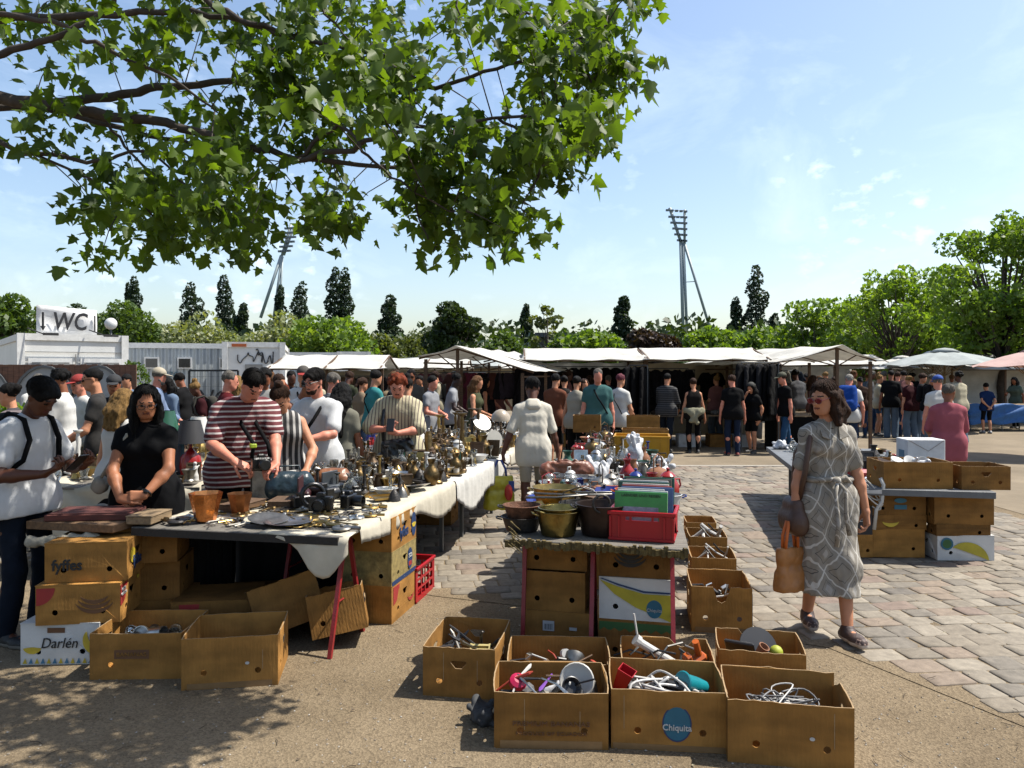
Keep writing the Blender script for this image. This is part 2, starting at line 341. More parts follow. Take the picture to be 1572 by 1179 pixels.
def paving():
 rnd=random.Random(3);V=[];F=[];ang=R(6.0);ca,sa=math.cos(ang),math.sin(ang)
 y=-3.0
 while y<17:
  rh=rnd.uniform(.165,.205);x=-11+rnd.random()*.2
  while x<9:
   w=rnd.uniform(.15,.285);g=.0045
   wob=.018*math.sin(x*1.7+y)
   cx,cy=x+w/2,y+rh/2+wob
   wx,wy=cx*ca-cy*sa,cx*sa+cy*ca
   cut=rnd.uniform(-.28,.12)
   if inpoly(wx,wy+cut,PAVE)and inpoly(wx,wy-.12,PAVE+[])or(inpoly(wx,wy,PAVE)and wy>8):
    if wy>.9 and abs(wx)<wy*.75+1.2:
     top=.010+rnd.uniform(-.003,.003);b=len(V);jt=[rnd.uniform(-.008,.008)for _ in range(8)]
     cor=[(x+g+jt[0],y+g+jt[1]),(x+w-g+jt[2],y+g+jt[3]),(x+w-g+jt[4],y+rh-g+jt[5]),(x+g+jt[6],y+rh-g+jt[7])]
     ol=[]
     for i in range(4):
      p,q,r_=cor[i-1],cor[i],cor[(i+1)%4];c_=rnd.uniform(.03,.11)
      ol.append((q[0]+(p[0]-q[0])*c_,q[1]+(p[1]-q[1])*c_));ol.append((q[0]+(r_[0]-q[0])*c_,q[1]+(r_[1]-q[1])*c_))
     mx_,my_=sum(p[0]for p in ol)/8,sum(p[1]for p in ol)/8;tl=rnd.uniform(-.004,.004),rnd.uniform(-.004,.004)
     for sc,z in((1,0),(.995,top*.7),(.955,top),(.6,top+.0015)):
      for p in ol:
       lx,ly=mx_+(p[0]-mx_)*sc,my_+wob+(p[1]-my_)*sc
       zz=z+(tl[0]*(p[0]-mx_)/.12+tl[1]*(p[1]-my_)/.12 if z>.008 else 0)
       V.append((lx*ca-ly*sa,lx*sa+ly*ca,max(.0,zz)))
     for k_ in range(3):
      for i in range(8):F.append((b+k_*8+i,b+k_*8+(i+1)%8,b+k_*8+8+(i+1)%8,b+k_*8+8+i))
     F.append(tuple(b+24+i for i in range(8)))
   x+=w
  y+=rh
 me=bpy.data.meshes.new('cobblestone_paving');me.from_pydata(V,[],F)
 tag(linkm('cobblestone_paving',me,stone_mat()),kind='structure')
paving()
def pebbles():
 rnd=random.Random(9);mb=MB()
 for i in range(2600):
  D=3.0+(rnd.random()**1.4)*4.0;x=rnd.uniform(-.72,.72)*D;s=rnd.uniform(.003,.008)
  if inpoly(x,D,PAVE)and rnd.random()<.93:continue
  M=Matrix.Translation((x,D,s*.3))@Matrix.Rotation(rnd.random()*6,4,'Z')@Matrix.Diagonal((1,rnd.uniform(.6,1),.6,1))
  mb.add([(s,0,0),(0,s,0),(-s,0,0),(0,-s,0),(s*.3,s*.2,s),(0,0,-s)],[(0,1,4),(1,2,4),(2,3,4),(3,0,4)],1 if rnd.random()<.3 else 0,M)
 tag(mb.build('pebbles',[mat('pebble',(.30,.25,.19),.9,var=.4,vscale=3),mat('pebble_pale',(.5,.46,.4),.9,var=.3,vscale=3)]),'small stones and grit strewn over the packed sand','pebbles',kind='stuff')
 mb=MB();n=0
 for i in range(260):
  D=rnd.uniform(3.1,7);x=rnd.uniform(-.66,.66)*D;s=rnd.uniform(.006,.018);M=Matrix.Translation((x,D,.006+(.016 if inpoly(x,D,PAVE)else 0)))@Matrix.Rotation(rnd.random()*6,4,'Z')
  if rnd.random()<.35:mb.tube([(-s*2.5,0,0),(0,s*.5,.002),(s*2.5,0,0)],.0015,4,0,M)
  else:mb.add([(-s,0,0),(0,-s*.5,.003),(s,0,.001),(0,s*.5,.004)],[(0,1,2,3)],1 if rnd.random()<.4 else 0,M)
 tag(mb.build('leaf_litter',[mat('litter_brown',(.09,.06,.035),.9),mat('litter_pale',(.34,.30,.2),.9)]),'dry leaf bits and twigs scattered over the ground','litter',kind='stuff')
pebbles()
def leaf_mat(name,c1,c2,tr=.35,vs=1.2):
 if name in MATS:return MATS[name]
 m=bpy.data.materials.new(name);m.use_nodes=True;n=m.node_tree.nodes;l=m.node_tree.links;n.remove(n['Principled BSDF']);out=n['Material Output']
 g=n.new('ShaderNodeNewGeometry');t=n.new('ShaderNodeTexCoord');nn=n.new('ShaderNodeTexNoise');nn.inputs['Scale'].default_value=vs;nn.inputs['Detail'].default_value=3;l.new(t.outputs['Object'],nn.inputs[0])
 ma=n.new('ShaderNodeMath');ma.operation='MULTIPLY_ADD';ma.inputs[1].default_value=.45;l.new(g.outputs['Random Per Island'],ma.inputs[0]);mb=n.new('ShaderNodeMath');mb.operation='MULTIPLY_ADD';mb.inputs[1].default_value=1.3;mb.inputs[2].default_value=-.4;l.new(nn.outputs[0],mb.inputs[0]);l.new(mb.outputs[0],ma.inputs[2])
 mx=n.new('ShaderNodeMixRGB');mx.inputs[1].default_value=(*c1,1);mx.inputs[2].default_value=(*c2,1);l.new(ma.outputs[0],mx.inputs[0])
 d=n.new('ShaderNodeBsdfPrincipled');d.inputs['Roughness'].default_value=.5;d.inputs['Specular IOR Level'].default_value=.3;l.new(mx.outputs[0],d.inputs['Base Color'])
 tl=n.new('ShaderNodeBsdfTranslucent');hs=n.new('ShaderNodeMixRGB');hs.blend_type='MULTIPLY';hs.inputs[0].default_value=1;hs.inputs[2].default_value=(2.5,2.5,.6,1);l.new(mx.outputs[0],hs.inputs[1]);l.new(hs.outputs[0],tl.inputs[0])
 ms=n.new('ShaderNodeMixShader');ms.inputs[0].default_value=tr;l.new(d.outputs[0],ms.inputs[1]);l.new(tl.outputs[0],ms.inputs[2]);l.new(ms.outputs[0],out.inputs[0]);MATS[name]=m;return m
BARK=mat('bark',(.075,.058,.045),.9,var=.35,vscale=9,bump=.8,bscale=25)
def leaf_cloud(rs,clumps,n,size,shape=None):
 cl=np.array(clumps);vol=(cl[:,3]*cl[:,4]*cl[:,5])**(2/3);pr=vol/vol.sum();ci=rs.choice(len(cl),n,p=pr)
 d=rs.normal(size=(n,3));d/=np.linalg.norm(d,axis=1)[:,None];r=rs.rand(n)**.33*.35+.68
 C=cl[ci,:3]+d*r[:,None]*cl[ci,3:6]
 u=rs.normal(size=(n,3))+d*.4;u/=np.linalg.norm(u,axis=1)[:,None];w=np.cross(u,rs.normal(size=(n,3)));w/=np.linalg.norm(w,axis=1)[:,None]
 s=size*rs.uniform(.6,1.35,n)[:,None];q=rs.uniform(.5,.9,n)[:,None]
 V=np.stack([C-u*s,C-w*s*q+u*s*.1,C+u*s,C+w*s*q*.8-u*s*.15],1).reshape(-1,3);Q=np.arange(n*4).reshape(-1,4);return V,Q
def tree(name,label,cat,base,H,W,trunk_h,lm,n=2500,leaf=.25,seed=1,nclump=16,group=None,shape='round',tr=None,gaps=1.0,D=None):
 rs=np.random.RandomState(seed);t=thing(name,label,cat,base,group=group);cl=[]
 cz=(trunk_h+H)/2;hz=(H-trunk_h)/2
 for i in range(nclump):
  if shape=='poplar':
   zz=trunk_h+(H-trunk_h)*(i+.5)/nclump;f=math.sin(PI*min(1,(i+1.2)/(nclump+1.6))**.9)**.45
   a=rs.rand()*6.28;rr=W/2*max(f,.3);cl.append((math.cos(a)*rr*.3,math.sin(a)*rr*.3,zz,rr*rs.uniform(.65,.9),rr*rs.uniform(.65,.9),(H-trunk_h)/nclump*1.3))
  else:
   d=rs.normal(size=3);d/=np.linalg.norm(d);d[2]=d[2]if shape!='dome' else abs(d[2])*1.1-.25;rr=rs.uniform(.5,.92)
   s=rs.uniform(.17,.34)*gaps;cl.append((d[0]*W/2*rr*(1-.3*max(d[2],0)),d[1]*W/2*rr*(1-.3*max(d[2],0)),cz+d[2]*hz*rr,W*s*.8,W*s*.8,W*s*rs.uniform(.5,.75)))
 if shape=='dome' and gaps>=1:cl.append((0,0,cz-hz*.2,W*.36,W*.36,hz*.7))
 V,Q=leaf_cloud(rs,cl,n,leaf);me=np_mesh('crown',V,Q);linkm('crown',me,lm,t,False)
 mb=MB();tr_=tr or(.02*H);top=(rs.uniform(-.2,.2),0,trunk_h+(H-trunk_h)*.75)
 mb.tube([(0,0,-.1),(rs.uniform(-.1,.1),0,trunk_h*.6),(top[0]*.5,0,trunk_h*1.1),top],[tr_,tr_*.8,tr_*.65,tr_*.15],8)
 if shape!='poplar':
  for c in cl:
   z0=trunk_h*.9+rs.rand()*(H-trunk_h)*.35;mb.tube([(0,0,z0),(c[0]*.5,c[1]*.5,(z0+c[2])/2-.1*hz*.3),(c[0]*1.05,c[1]*1.05,c[2])],[tr_*.4,tr_*.25,tr_*.06],5)
 mb.build('trunk',BARK,t,True);return t
L_DARK=leaf_mat('leaf_dark',(.018,.032,.010),(.035,.055,.016),.2,.5)
L_POP=leaf_mat('leaf_poplar',(.014,.028,.014),(.028,.046,.022),.15,.6)
L_MID=leaf_mat('leaf_mid',(.030,.060,.012),(.075,.115,.025),.3,.5)
L_LITE=leaf_mat('leaf_light',(.05,.10,.015),(.14,.20,.035),.35,.5)
L_OLIVE=leaf_mat('leaf_olive',(.05,.065,.02),(.10,.115,.035),.3,.5)
L_PURP=leaf_mat('leaf_purple',(.022,.014,.012),(.05,.03,.022),.15,.5)
L_BLOOM=leaf_mat('leaf_bloom',(.06,.09,.03),(.26,.27,.15),.25,1.1)
def zt(py,D):return CH-(py-HZ)*D/FPX
def treepx(name,label,cat,px,top,wpx,D,lm,**kw):
 x=(px-786)/FPX*D;H=zt(top,D);W=wpx/FPX*D
 return tree(name,label,cat,(x,D,0),H,W,kw.pop('trunk',H*.2),lm,**kw)
POPS=[(206,430,20,150,'tall slim poplar behind the toilet cabin roof, leaning on a shorter twin'),(197,440,12,152,'thin short poplar at the left flank of the poplar behind the cabin'),(295,439,30,140,'dark poplar standing alone between the globe lamp and the left floodlight mast'),(346,428,24,145,'dark poplar just left of the left floodlight mast'),(372,470,20,110,'small dark poplar tucked low beside the left floodlight mast'),(431,443,16,150,'slim poplar right at the foot of the left floodlight mast'),(462,438,26,150,'dark poplar to the right of the left floodlight mast'),(513,416,24,140,'tallest poplar of the left cluster, above the pale flowering trees'),(529,418,22,141,'broad poplar touching the tallest poplar of the left cluster'),(600,458,27,120,'isolated egg shaped poplar left of the round dark tree'),(808,471,18,140,'small hazy poplar behind the pale bare-limbed tree'),(956,460,27,110,'dark green poplar beside the purple leaved tree'),(1131,460,20,140,'short slim poplar left of the tallest right-hand poplar'),(1160,414,29,140,'tallest poplar on the right, past the right floodlight mast'),(1188,485,18,130,'lowest small conifer-like poplar right of the tallest right-hand poplar')]
for i,(px,top,w,D,lab)in enumerate(POPS):
 treepx('poplar',lab,'poplar tree',px,top,w*1.3,D,L_POP,n=3400,leaf=.27,seed=20+i,nclump=15,shape='poplar',group='poplars on the skyline')
TR=[('deciduous_tree','green tree at the far left edge behind the toilet cabin',15,455,90,60,L_MID,'round',3000),('deciduous_tree','olive green tree behind the WC banner',85,462,110,66,L_OLIVE,'dome',2600),('deciduous_tree','dark fir-like tree peeking over the WC banner',105,455,60,80,L_DARK,'dome',1500),('deciduous_tree','rounded bright green tree behind the white globe lamp',185,457,100,55,L_MID,'dome',4200),('deciduous_tree','dull green tree between globe lamp and lone poplar',250,492,90,75,L_OLIVE,'dome',2000),('flowering_tree','pale flowering tree above the grey cabin roof, under the lone poplar',315,487,125,55,L_BLOOM,'dome',3600),('flowering_tree','pale flowering tree at the foot of the left floodlight mast',425,476,110,52,L_BLOOM,'dome',3600),('flowering_tree','wide light green tree above the left market stalls',505,490,150,50,L_LITE,'dome',4400),('deciduous_tree','low olive tree right of the wide light green tree',575,517,80,60,L_OLIVE,'dome',1800),('deciduous_tree','bluish low tree under the isolated egg shaped poplar',630,508,70,90,L_OLIVE,'dome',1800),('deciduous_tree','round dark tree standing over the peaked stall',697,464,85,62,L_DARK,'round',4400),('deciduous_tree','mid green tree between the dark round tree and the main stall',775,500,66,58,L_MID,'dome',2200),('deciduous_tree','airy pale tree with bare limbs behind the main stall',842,459,62,70,L_OLIVE,'round',700),('deciduous_tree','light green tree right of the airy pale tree',910,498,90,60,L_LITE,'dome',2600),('deciduous_tree','low green tree behind the middle of the main stall roof',868,508,70,64,L_MID,'dome',1600),('copper_beech','purple brown leaved tree behind the main stall',1000,487,72,62,L_PURP,'dome',3400),('deciduous_tree','small tree at the foot of the right floodlight mast',1040,505,40,80,L_MID,'round',900),('deciduous_tree','light green tree right of the right floodlight mast',1092,498,90,62,L_LITE,'dome',2600),('deciduous_tree','soft green tree under the tallest right-hand poplar',1160,502,90,66,L_LITE,'dome',2200),('deciduous_tree','bushy light green tree behind the right peaked stall',1250,455,115,48,L_LITE,'round',4200),('deciduous_tree','low green tree between the two right stalls',1205,500,70,56,L_MID,'dome',1800)]
for i,(nm,lab,px,top,w,D,lm,sh,n)in enumerate(TR):
 treepx(nm,lab,'tree',px,top,w,D,lm,n=n,leaf=.17 if D<60 else .24,seed=60+i,shape=sh,nclump=20,group='trees beyond the market',gaps=.6 if n<1000 else 1)
treepx('maple_tree','upright green tree with open limbs in the middle right, trunk between the parasols','tree',1375,402,190,34,leaf_mat('leaf_robinia',(.045,.095,.014),(.15,.21,.035),.4,.8),n=8000,leaf=.10,seed=5,shape='round',nclump=60,gaps=.42,trunk=1.2,tr=.14)
treepx('maple_tree','tall airy tree at the right edge of the photo','tree',1540,318,250,26,leaf_mat('leaf_robinia2',(.04,.09,.013),(.14,.20,.035),.4,.8),n=13000,leaf=.09,seed=12,shape='round',nclump=80,gaps=.44,trunk=2.0,tr=.17)
treepx('deciduous_tree','dense low green tree behind the grey parasols','tree',1470,452,190,40,L_LITE,n=6500,leaf=.16,seed=81,shape='dome',nclump=26,trunk=.8)
treepx('deciduous_tree','bright green tree left of the upright open-limbed tree','tree',1320,458,90,42,L_LITE,n=3200,leaf=.16,seed=82,shape='round',nclump=20,trunk=.8)
rs=np.random.RandomState(4);cl=[]
for i in range(230):
 D=rs.uniform(95,135);x=rs.uniform(-.8,.8)*D;h=rs.uniform(5,9.5);cl.append((x,D,h*.45,rs.uniform(3,6),3,h*.55))
V,Q=leaf_cloud(rs,cl,26000,.55)
tag(linkm('distant_wood',np_mesh('distant_wood',V,Q),L_DARK,smooth=False),'far belt of dark green trees and hedges closing the horizon','trees',kind='stuff')
def maple():
 rs=np.random.RandomState(11);t=thing('maple_tree','maple overhanging the market from the left, branches across the upper sky','tree',(-7.2,4.6,0))
 off=Vector(t.location);mb=MB();tips=[]
 mb.tube([(0,0,-.1),(.05,0,1.2),(.0,.05,2.6),(.3,0,3.6),(.5,-.2,5.2),(.4,-.3,7.5)],[.24,.2,.18,.16,.1,.03],12)
 def br(pts,r0,r1,n=8):
  P=[At(*p)-off for p in pts];Q=[]
  for i in range(len(P)-1):
   a,b,c,d=P[max(i-1,0)],P[i],P[i+1],P[min(i+2,len(P)-1)]
   for k in range(5):
    u=k/5;Q.append(.5*((2*b)+(c-a)*u+(2*a-5*b+4*c-d)*u*u+(3*b-a-3*c+d)*u**3)+Vector(rs.normal(size=3)*.008))
  Q.append(P[-1]);N=len(Q);mb.tube(Q,[r0+(r1-r0)*i/(N-1)for i in range(N)],n);return Q
 limbs=[([(-700,420,5.0),(-200,190,5.0),(0,160,5.0),(170,150,4.9),(260,131,4.8),(380,128,4.7),(540,152,4.6),(640,158,4.5)],.045,.010),([(-650,420,5.1),(-150,150,4.7),(0,150,4.6),(120,170,4.5),(250,190,4.4),(380,222,4.3),(480,248,4.2),(640,257,4.2)],.050,.009),([(-150,160,4.8),(60,168,4.8),(180,195,4.7),(300,222,4.6),(400,235,4.5)],.026,.006),([(-600,400,5.0),(-150,60,4.5),(0,31,4.4),(120,26,4.3),(270,18,4.3),(390,38,4.2),(470,60,4.2),(600,86,4.1)],.032,.006),([(-100,110,4.0),(0,82,4.0),(70,62,4.0),(150,26,4.0),(190,-20,4.0)],.022,.012),([(-80,20,3.9),(60,30,3.9),(150,70,3.9),(260,120,3.9),(330,170,4.0)],.016,.005),([(250,-60,4.2),(330,10,4.2),(430,52,4.2),(560,82,4.1),(640,120,4.1)],.020,.005),([(430,250,4.2),(540,228,4.1),(600,205,4.0),(700,190,4.0),(840,170,3.9),(900,150,3.9)],.017,.005),([(540,152,4.6),(650,136,4.4),(740,112,4.2),(850,76,4.1),(930,40,4.0)],.016,.005),([(460,245,4.2),(520,190,4.1),(560,230,4.0),(600,270,4.0),(690,325,3.9)],.012,.004),([(-60,200,4.7),(40,232,4.6),(150,248,4.5),(230,235,4.5),(300,300,4.4)],.018,.005),([(120,170,4.6),(170,200,4.6),(230,270,4.5),(240,340,4.4)],.012,.004),([(40,232,4.6),(150,280,4.5),(180,330,4.4)],.010,.003),([(640,257,4.2),(640,320,4.0),(665,385,4.0)],.008,.003),([(760,180,4.0),(830,240,4.0),(800,320,4.0)],.009,.003),([(850,76,4.1),(900,110,4.0),(920,200,4.0)],.009,.003),([(780,-60,4.2),(800,0,4.1),(860,60,4.1)],.012,.004),([(700,-60,4.2),(705,10,4.1),(700,50,4.1)],.008,.003),([(470,-60,4.3),(500,20,4.2),(560,90,4.2)],.010,.003)]
 allp=[]
 for pts,a,b in limbs:allp+=br(pts,a,b)
 blobs=[(30,60,80,40,4.3,.3),(60,120,90,35,4.2,.35),(200,50,120,45,4.3,.6),(100,190,110,40,4.6,.4),(30,215,50,40,4.6,.8),(60,20,100,30,4.6,.5),(330,90,110,55,4.3,1.2),(300,30,90,45,4.4,.8),(420,60,80,60,4.3,1.1),(500,40,70,50,4.3,1.0),(250,180,110,50,4.5,.7),(340,210,60,60,4.5,.9),(160,260,60,50,4.5,.6),(180,310,55,45,4.4,1.0),(240,330,70,60,4.4,1.5),(320,300,80,60,4.4,1.7),(370,260,60,50,4.4,1.2),(260,385,50,25,4.4,.8),(345,360,55,38,4.4,1.2),(155,360,30,38,4.4,.6),(405,320,30,30,4.4,.4),(440,170,90,50,4.3,1.1),(480,120,70,45,4.2,.8),(470,215,70,40,4.1,.8),(480,300,45,42,4.1,1.1),(515,320,32,20,4.1,.4),(560,110,60,38,4.0,1.2),(620,150,55,32,4.0,.9),(600,105,40,30,4.0,.7),(640,210,60,45,3.9,1.3),(690,235,55,50,3.9,1.3),(720,290,55,45,3.9,1.3),(775,320,45,32,3.9,.9),(750,350,30,18,3.9,.5),(665,350,32,42,4.0,.9),(640,300,25,30,4.0,.5),(760,230,65,50,4.0,1.5),(820,250,60,42,4.0,1.4),(790,190,60,40,4.0,1.0),(860,180,60,55,3.9,1.6),(900,200,32,30,3.9,.8),(880,110,65,55,4.0,1.7),(820,90,50,50,4.0,1.1),(930,60,50,55,3.9,1.3),(950,110,30,20,3.9,.5),(880,30,80,45,4.0,1.5),(960,15,35,35,3.9,.7),(790,20,35,35,4.1,.6),(710,30,28,32,4.1,.5),(600,45,35,22,4.1,.35),(640,60,30,30,4.1,.25),(700,95,30,18,4.1,.2),(560,10,40,25,4.2,.4),(250,-10,200,30,4.3,.7),(820,350,18,25,3.9,.2),(500,175,50,40,4.1,.6),(420,120,60,50,4.3,.8)]
 over=[(x,y,z)for x,y,z in[(-.9,5.1,4.6),(-1.4,5.3,4.7),(-.5,5.6,4.9),(-1.7,4.9,4.9),(-1.2,4.6,4.5),(.6,3.1,4.6),(1.1,3.7,4.9),(-2.0,4.4,4.6),(-1.3,4.9,4.4),(-1.0,5.6,5.0),(-1.9,3.2,4.2),(-1.2,4.2,5.2),(-.6,5.2,5.2),(-2.2,5.2,5.4),(-3,4,5.2),(-4,4.5,4.8),(-5,5,5.4),(-5,3.6,5),(-3.6,5.4,5.8),(-6.5,5,6.5),(-7.5,4.4,7),(-8.4,4,6)]]
 C=[];Up=[]
 tot=sum(b[5]for b in blobs);N=5600
 for(px,py,rx,ry,D,w)in blobs:
  k=int(N*w/tot);nt=max(3,k//26)
  for j in range(nt):
   while True:
    a,b=rs.uniform(-1,1,2)
    if a*a+b*b<1:break
   c=At(px+a*rx,py+b*ry,D+.12+rs.normal()*.34)-off
   c=Vector(c)
   q=min(allp,key=lambda p:(p-c).length)
   mid=(q+c)/2+Vector((0,0,.03));
   if(q-c).length<.75:mb.tube([q,mid,c],[.004,.003,.0015],4,cap=False)
   for i in range(k//nt):C.append(c+Vector(rs.normal(size=3)*(.078,.078,.065)))
 for(x,y,z)in over:
  for i in range(170 if y>3.75 else 30):C.append(Vector((x,y,z))-off+Vector(rs.normal(size=3)*(.36,.36,.2)))
 for p in over:mb.tube([Vector((-.2+.4,-.1,3.4+rs.rand()*2)),(Vector(p)-off)*.6+Vector((0,0,1.6)),Vector(p)-off],[.05,.03,.008],6)
 mb.build('trunk',BARK,t,True)
 lf=np.array([(0,0),(.16,-.07),(.45,-.02),(.33,.19),(.63,.45),(.30,.43),(.26,.62),(0,1.02),(-.26,.62),(-.30,.43),(-.63,.45),(-.33,.19),(-.45,-.02),(-.16,-.07)])
 n=len(C);C=np.array([tuple(c)for c in C]);s=.04+.062*rs.rand(n)**1.3
 dn=rs.normal(size=(n,3))*.55+np.array((0,0,-.75));dn/=np.linalg.norm(dn,axis=1)[:,None]
 nr=rs.normal(size=(n,3))*.6+np.array((.3,-.3,.6));sd_=np.cross(dn,nr);sd_/=np.linalg.norm(sd_,axis=1)[:,None];nn=np.cross(sd_,dn)
 fold=np.abs(lf[:,0])*.35
 V=C[:,None,:]+s[:,None,None]*(lf[None,:,0,None]*sd_[:,None,:]+lf[None,:,1,None]*dn[:,None,:]-fold[None,:,None]*nn[:,None,:])
 L=len(lf);V=V.reshape(-1,3);b=(np.arange(n)*L)[:,None]
 half1=b+np.array([[0,1,2,3,4,5,6,7]]);half2=b+np.array([[0,7,8,9,10,11,12,13]])
 Q=np.concatenate([half1,half2]);linkm('crown',np_mesh('crown',V,Q),leaf_mat('leaf_maple',(.014,.034,.006),(.10,.155,.018),.45,1.6),t,False)
maple()
def skinm(tone):
 d={'fair':('b07a5c',.55),'mid':('9a6446',.55),'tan':('7c4a30',.55),'brown':('4e2c1c',.5),'dark':('2a1712',.5),'pink':('bd7a64',.55)}[tone]
 return mat('skin_'+tone,tuple(min(1,v*1.55)for v in hx(d[0])),d[1],var=.12,vscale=6,bump=.08,bscale=90,spec=.35)
LIP=mat('lips','6e3530',.5);EYEW=mat('eye_white','9c948c',.3);EYED=mat('eye_iris','15100d',.2);BROWM=mat('eyebrow','1c130e',.9)
def hairm(c):
 return mat('hair_'+c,{'black':'050404','brown':'3a2416','darkbrown':'0c0705','grey':'6a655e','blond':'8a6a3c','red':'7c3414','lightbrown':'6e4c2e','white':'9a958c','pinkish':'6e3440'}[c],.75,var=.6,vscale=26,bump=.9,bscale=80,stretch=(3,3,.4),spec=.18)
def clothm(name,c,c2=None,var=.08):return mat('cloth_'+name,c,.9,var=var,vscale=5,bump=.25,bscale=220,spec=.15,col2=c2)
def ik(a,b,l1,l2,pole):
 a,b,pole=Vector(a),Vector(b),Vector(pole);d=b-a;L=d.length
 if L>(l1+l2)*.999:b=a+d.normalized()*(l1+l2)*.999;d=b-a;L=d.length
 L=max(L,abs(l1-l2)*1.05+.01);x=(l1*l1-l2*l2+L*L)/(2*L);h=math.sqrt(max(0,l1*l1-x*x));dn=d.normalized()
 p=pole-dn*pole.dot(dn);p=p.normalized()if p.length>1e-6 else dn.orthogonal().normalized()
 return a+dn*x+p*h,b
class Pose:pass
def skeleton(H=1.72,lean=0,hp=0,hyaw=0,hroll=0,la=None,ra=None,lf=None,rf=None,w=1.0,fem=False,twist=0,pel=None,side=0):
 s=H/1.75;J=Pose();J.s=s;J.w=w;J.fem=fem
 shw=(.150 if fem else .172)*s*(1+(w-1)*.5);hipw=.095*s*(1+(w-1)*.5)
 P=Vector(pel)*s if pel else Vector((0,0,.94*s));J.P=P
 def rotx(a):return Matrix.Rotation(a,3,'X')
 ups=[];pts=[P];nseg=[.10,.12,.12,.10,.09];tot=0
 for i,q in enumerate(nseg):
  a=R(lean)*(.35+.65*min(1,(i+.5)/3.5));u=Matrix.Rotation(R(side)*(.3+.2*i),3,'Y')@(rotx(a)@Vector((0,0,1)));pts.append(pts[-1]+u*q*s);ups.append(u)
 J.sp=pts;U=ups[-1];J.U=U;T=Matrix.Rotation(R(twist),3,U)
 X=T@Vector((1,0,0));X=(X-U*X.dot(U)).normalized();J.X=X;F=U.cross(X).normalized()*1.0;F=-F if F.dot(Vector((0,-1,0)))<0 and abs(twist)<80 else F;J.F=F
 J.nb=pts[4]+U*.045*s-F*.015*s
 hu=rotx(R(lean*.8+hp))@Vector((0,0,1));hu=Matrix.Rotation(R(hroll),3,'Y')@hu
 J.hb=J.nb+(U*.4+hu*.6).normalized()*.095*s
 Rh=Matrix.Rotation(R(hyaw+twist),3,'Z')@rotx(R(lean*.8+hp));Rh=Matrix.Rotation(R(hroll),3,'Y')@Rh
 J.Rh=Rh;J.hc=J.hb+Rh@Vector((0,-.02*s,.095*s));J.hs=(s*.5+.5)*(.90 if fem else .935)
 J.sh={};J.el={};J.wr={};J.hd={};J.hip={};J.kn={};J.an={};J.ft={}
 for sg,arm,foot in((1,la,lf),(-1,ra,rf)):
  S=pts[4]+X*sg*shw-U*.02*s;J.sh[sg]=S
  if arm is None:arm={}
  tgt=arm.get('t',(.25*sg+(w-1)*.3*sg,-.03,.84));tgt=Vector(tgt)*s if len(tgt)==3 else tgt
  if arm.get('abs')is None and tgt is not None:tgt=Vector(tgt)
  pole=Vector(arm.get('p',(.35*sg,1,-.3)))
  e,wv=ik(S,tgt,.285*s,.25*s,pole);J.el[sg]=e;J.wr[sg]=wv;J.hd[sg]=(Vector(arm['h']).normalized()if 'h' in arm else(wv-e).normalized());setattr(J,'curl%d'%(sg+1),arm.get('curl',25));setattr(J,'pn%d'%(sg+1),arm.get('n'))
  Hp=P+Vector((sg*hipw,0,-.04*s));J.hip[sg]=Hp
  f=foot if foot else(.11*sg,0,0);yaw=f[3]if len(f)>3 else sg*10;A=Vector((f[0]*s,f[1]*s,f[2]*s+.085*s));kn,A=ik(Hp,A,.425*s,.40*s,(0.1*sg,-1,0));J.kn[sg]=kn;J.an[sg]=A;J.ft[sg]=Matrix.Rotation(R(yaw),3,'Z')@Vector((0,-1,0))
 return J
def T3(v):return np.array(tuple(v))
def hand_sdf(S,J,sg,detail,rmin=0,hold=False):
 s=J.s;w=J.wr[sg];d=J.hd[sg];curl=getattr(J,'curl%d'%(sg+1));n=getattr(J,'pn%d'%(sg+1))
 n=Vector(n)if n else(Vector((-sg,.2,0))if abs(d.z)>.6 else Vector((0,0,-1)));n=(n-d*n.dot(d)).normalized()
 x=d.cross(n)*(1 if sg>0 else-1)
 if abs(d.z)>.6 and x.y>0 and not getattr(J,'pn%d'%(sg+1)):x=-x
 m=lambda a,b,c:T3(w+(d*a+x*b+n*c)*s)
 f=max
 for b in(-.026,-.009,.009,.026):S.cap(m(.005,b*.6,0),m(.085,b,0),f(.015*s,rmin),f(.0125*s,rmin),.012)
 if not detail:
  a=R(curl);S.cap(m(.09,.018,0),m(.09+.075*math.cos(a),.014,.075*math.sin(a)),f(.012,rmin),f(.010,rmin),.01);S.cap(m(.09,-.016,0),m(.09+.065*math.cos(a),-.014,.065*math.sin(a)),f(.012,rmin),f(.010,rmin),.01)
  S.cap(m(.02,.028,.005),m(.075,.05,.02),f(.011,rmin),f(.009,rmin),.01);return
 for k,b in enumerate((.028,.0095,-.0095,-.027)):
  L=(.040,.045,.042,.033)[k];a=R(curl*(1+.15*k));p=[.088-(.004 if k in(0,3)else 0),b,0];r=(.0088,.009,.0086,.0076)[k]*s
  for q in range(3):
   ang=a*(q+.6);e=[p[0]+L*(1,.7,.5)[q]*math.cos(ang),p[1]*(1.02 if curl<30 else 1),p[2]+L*(1,.7,.5)[q]*math.sin(ang)];S.cap(m(*p),m(*e),r*(1-.07*q),r*(.93-.07*q),.003 if q else .006);p=e
 p=[.018,.024,.008];a0=R(min(curl,45)*.5)
 for q,L in enumerate((.042,.033,.027)):
  e=[p[0]+L*.72,p[1]+L*(.62-.35*q)*math.cos(a0),p[2]+L*(.3+.25*q)*(1 if curl>15 else .4)];S.cap(m(*p),m(*e),(.0125,.0098,.0088)[q]*s,(.0098,.009,.0078)[q]*s,.006);p=e
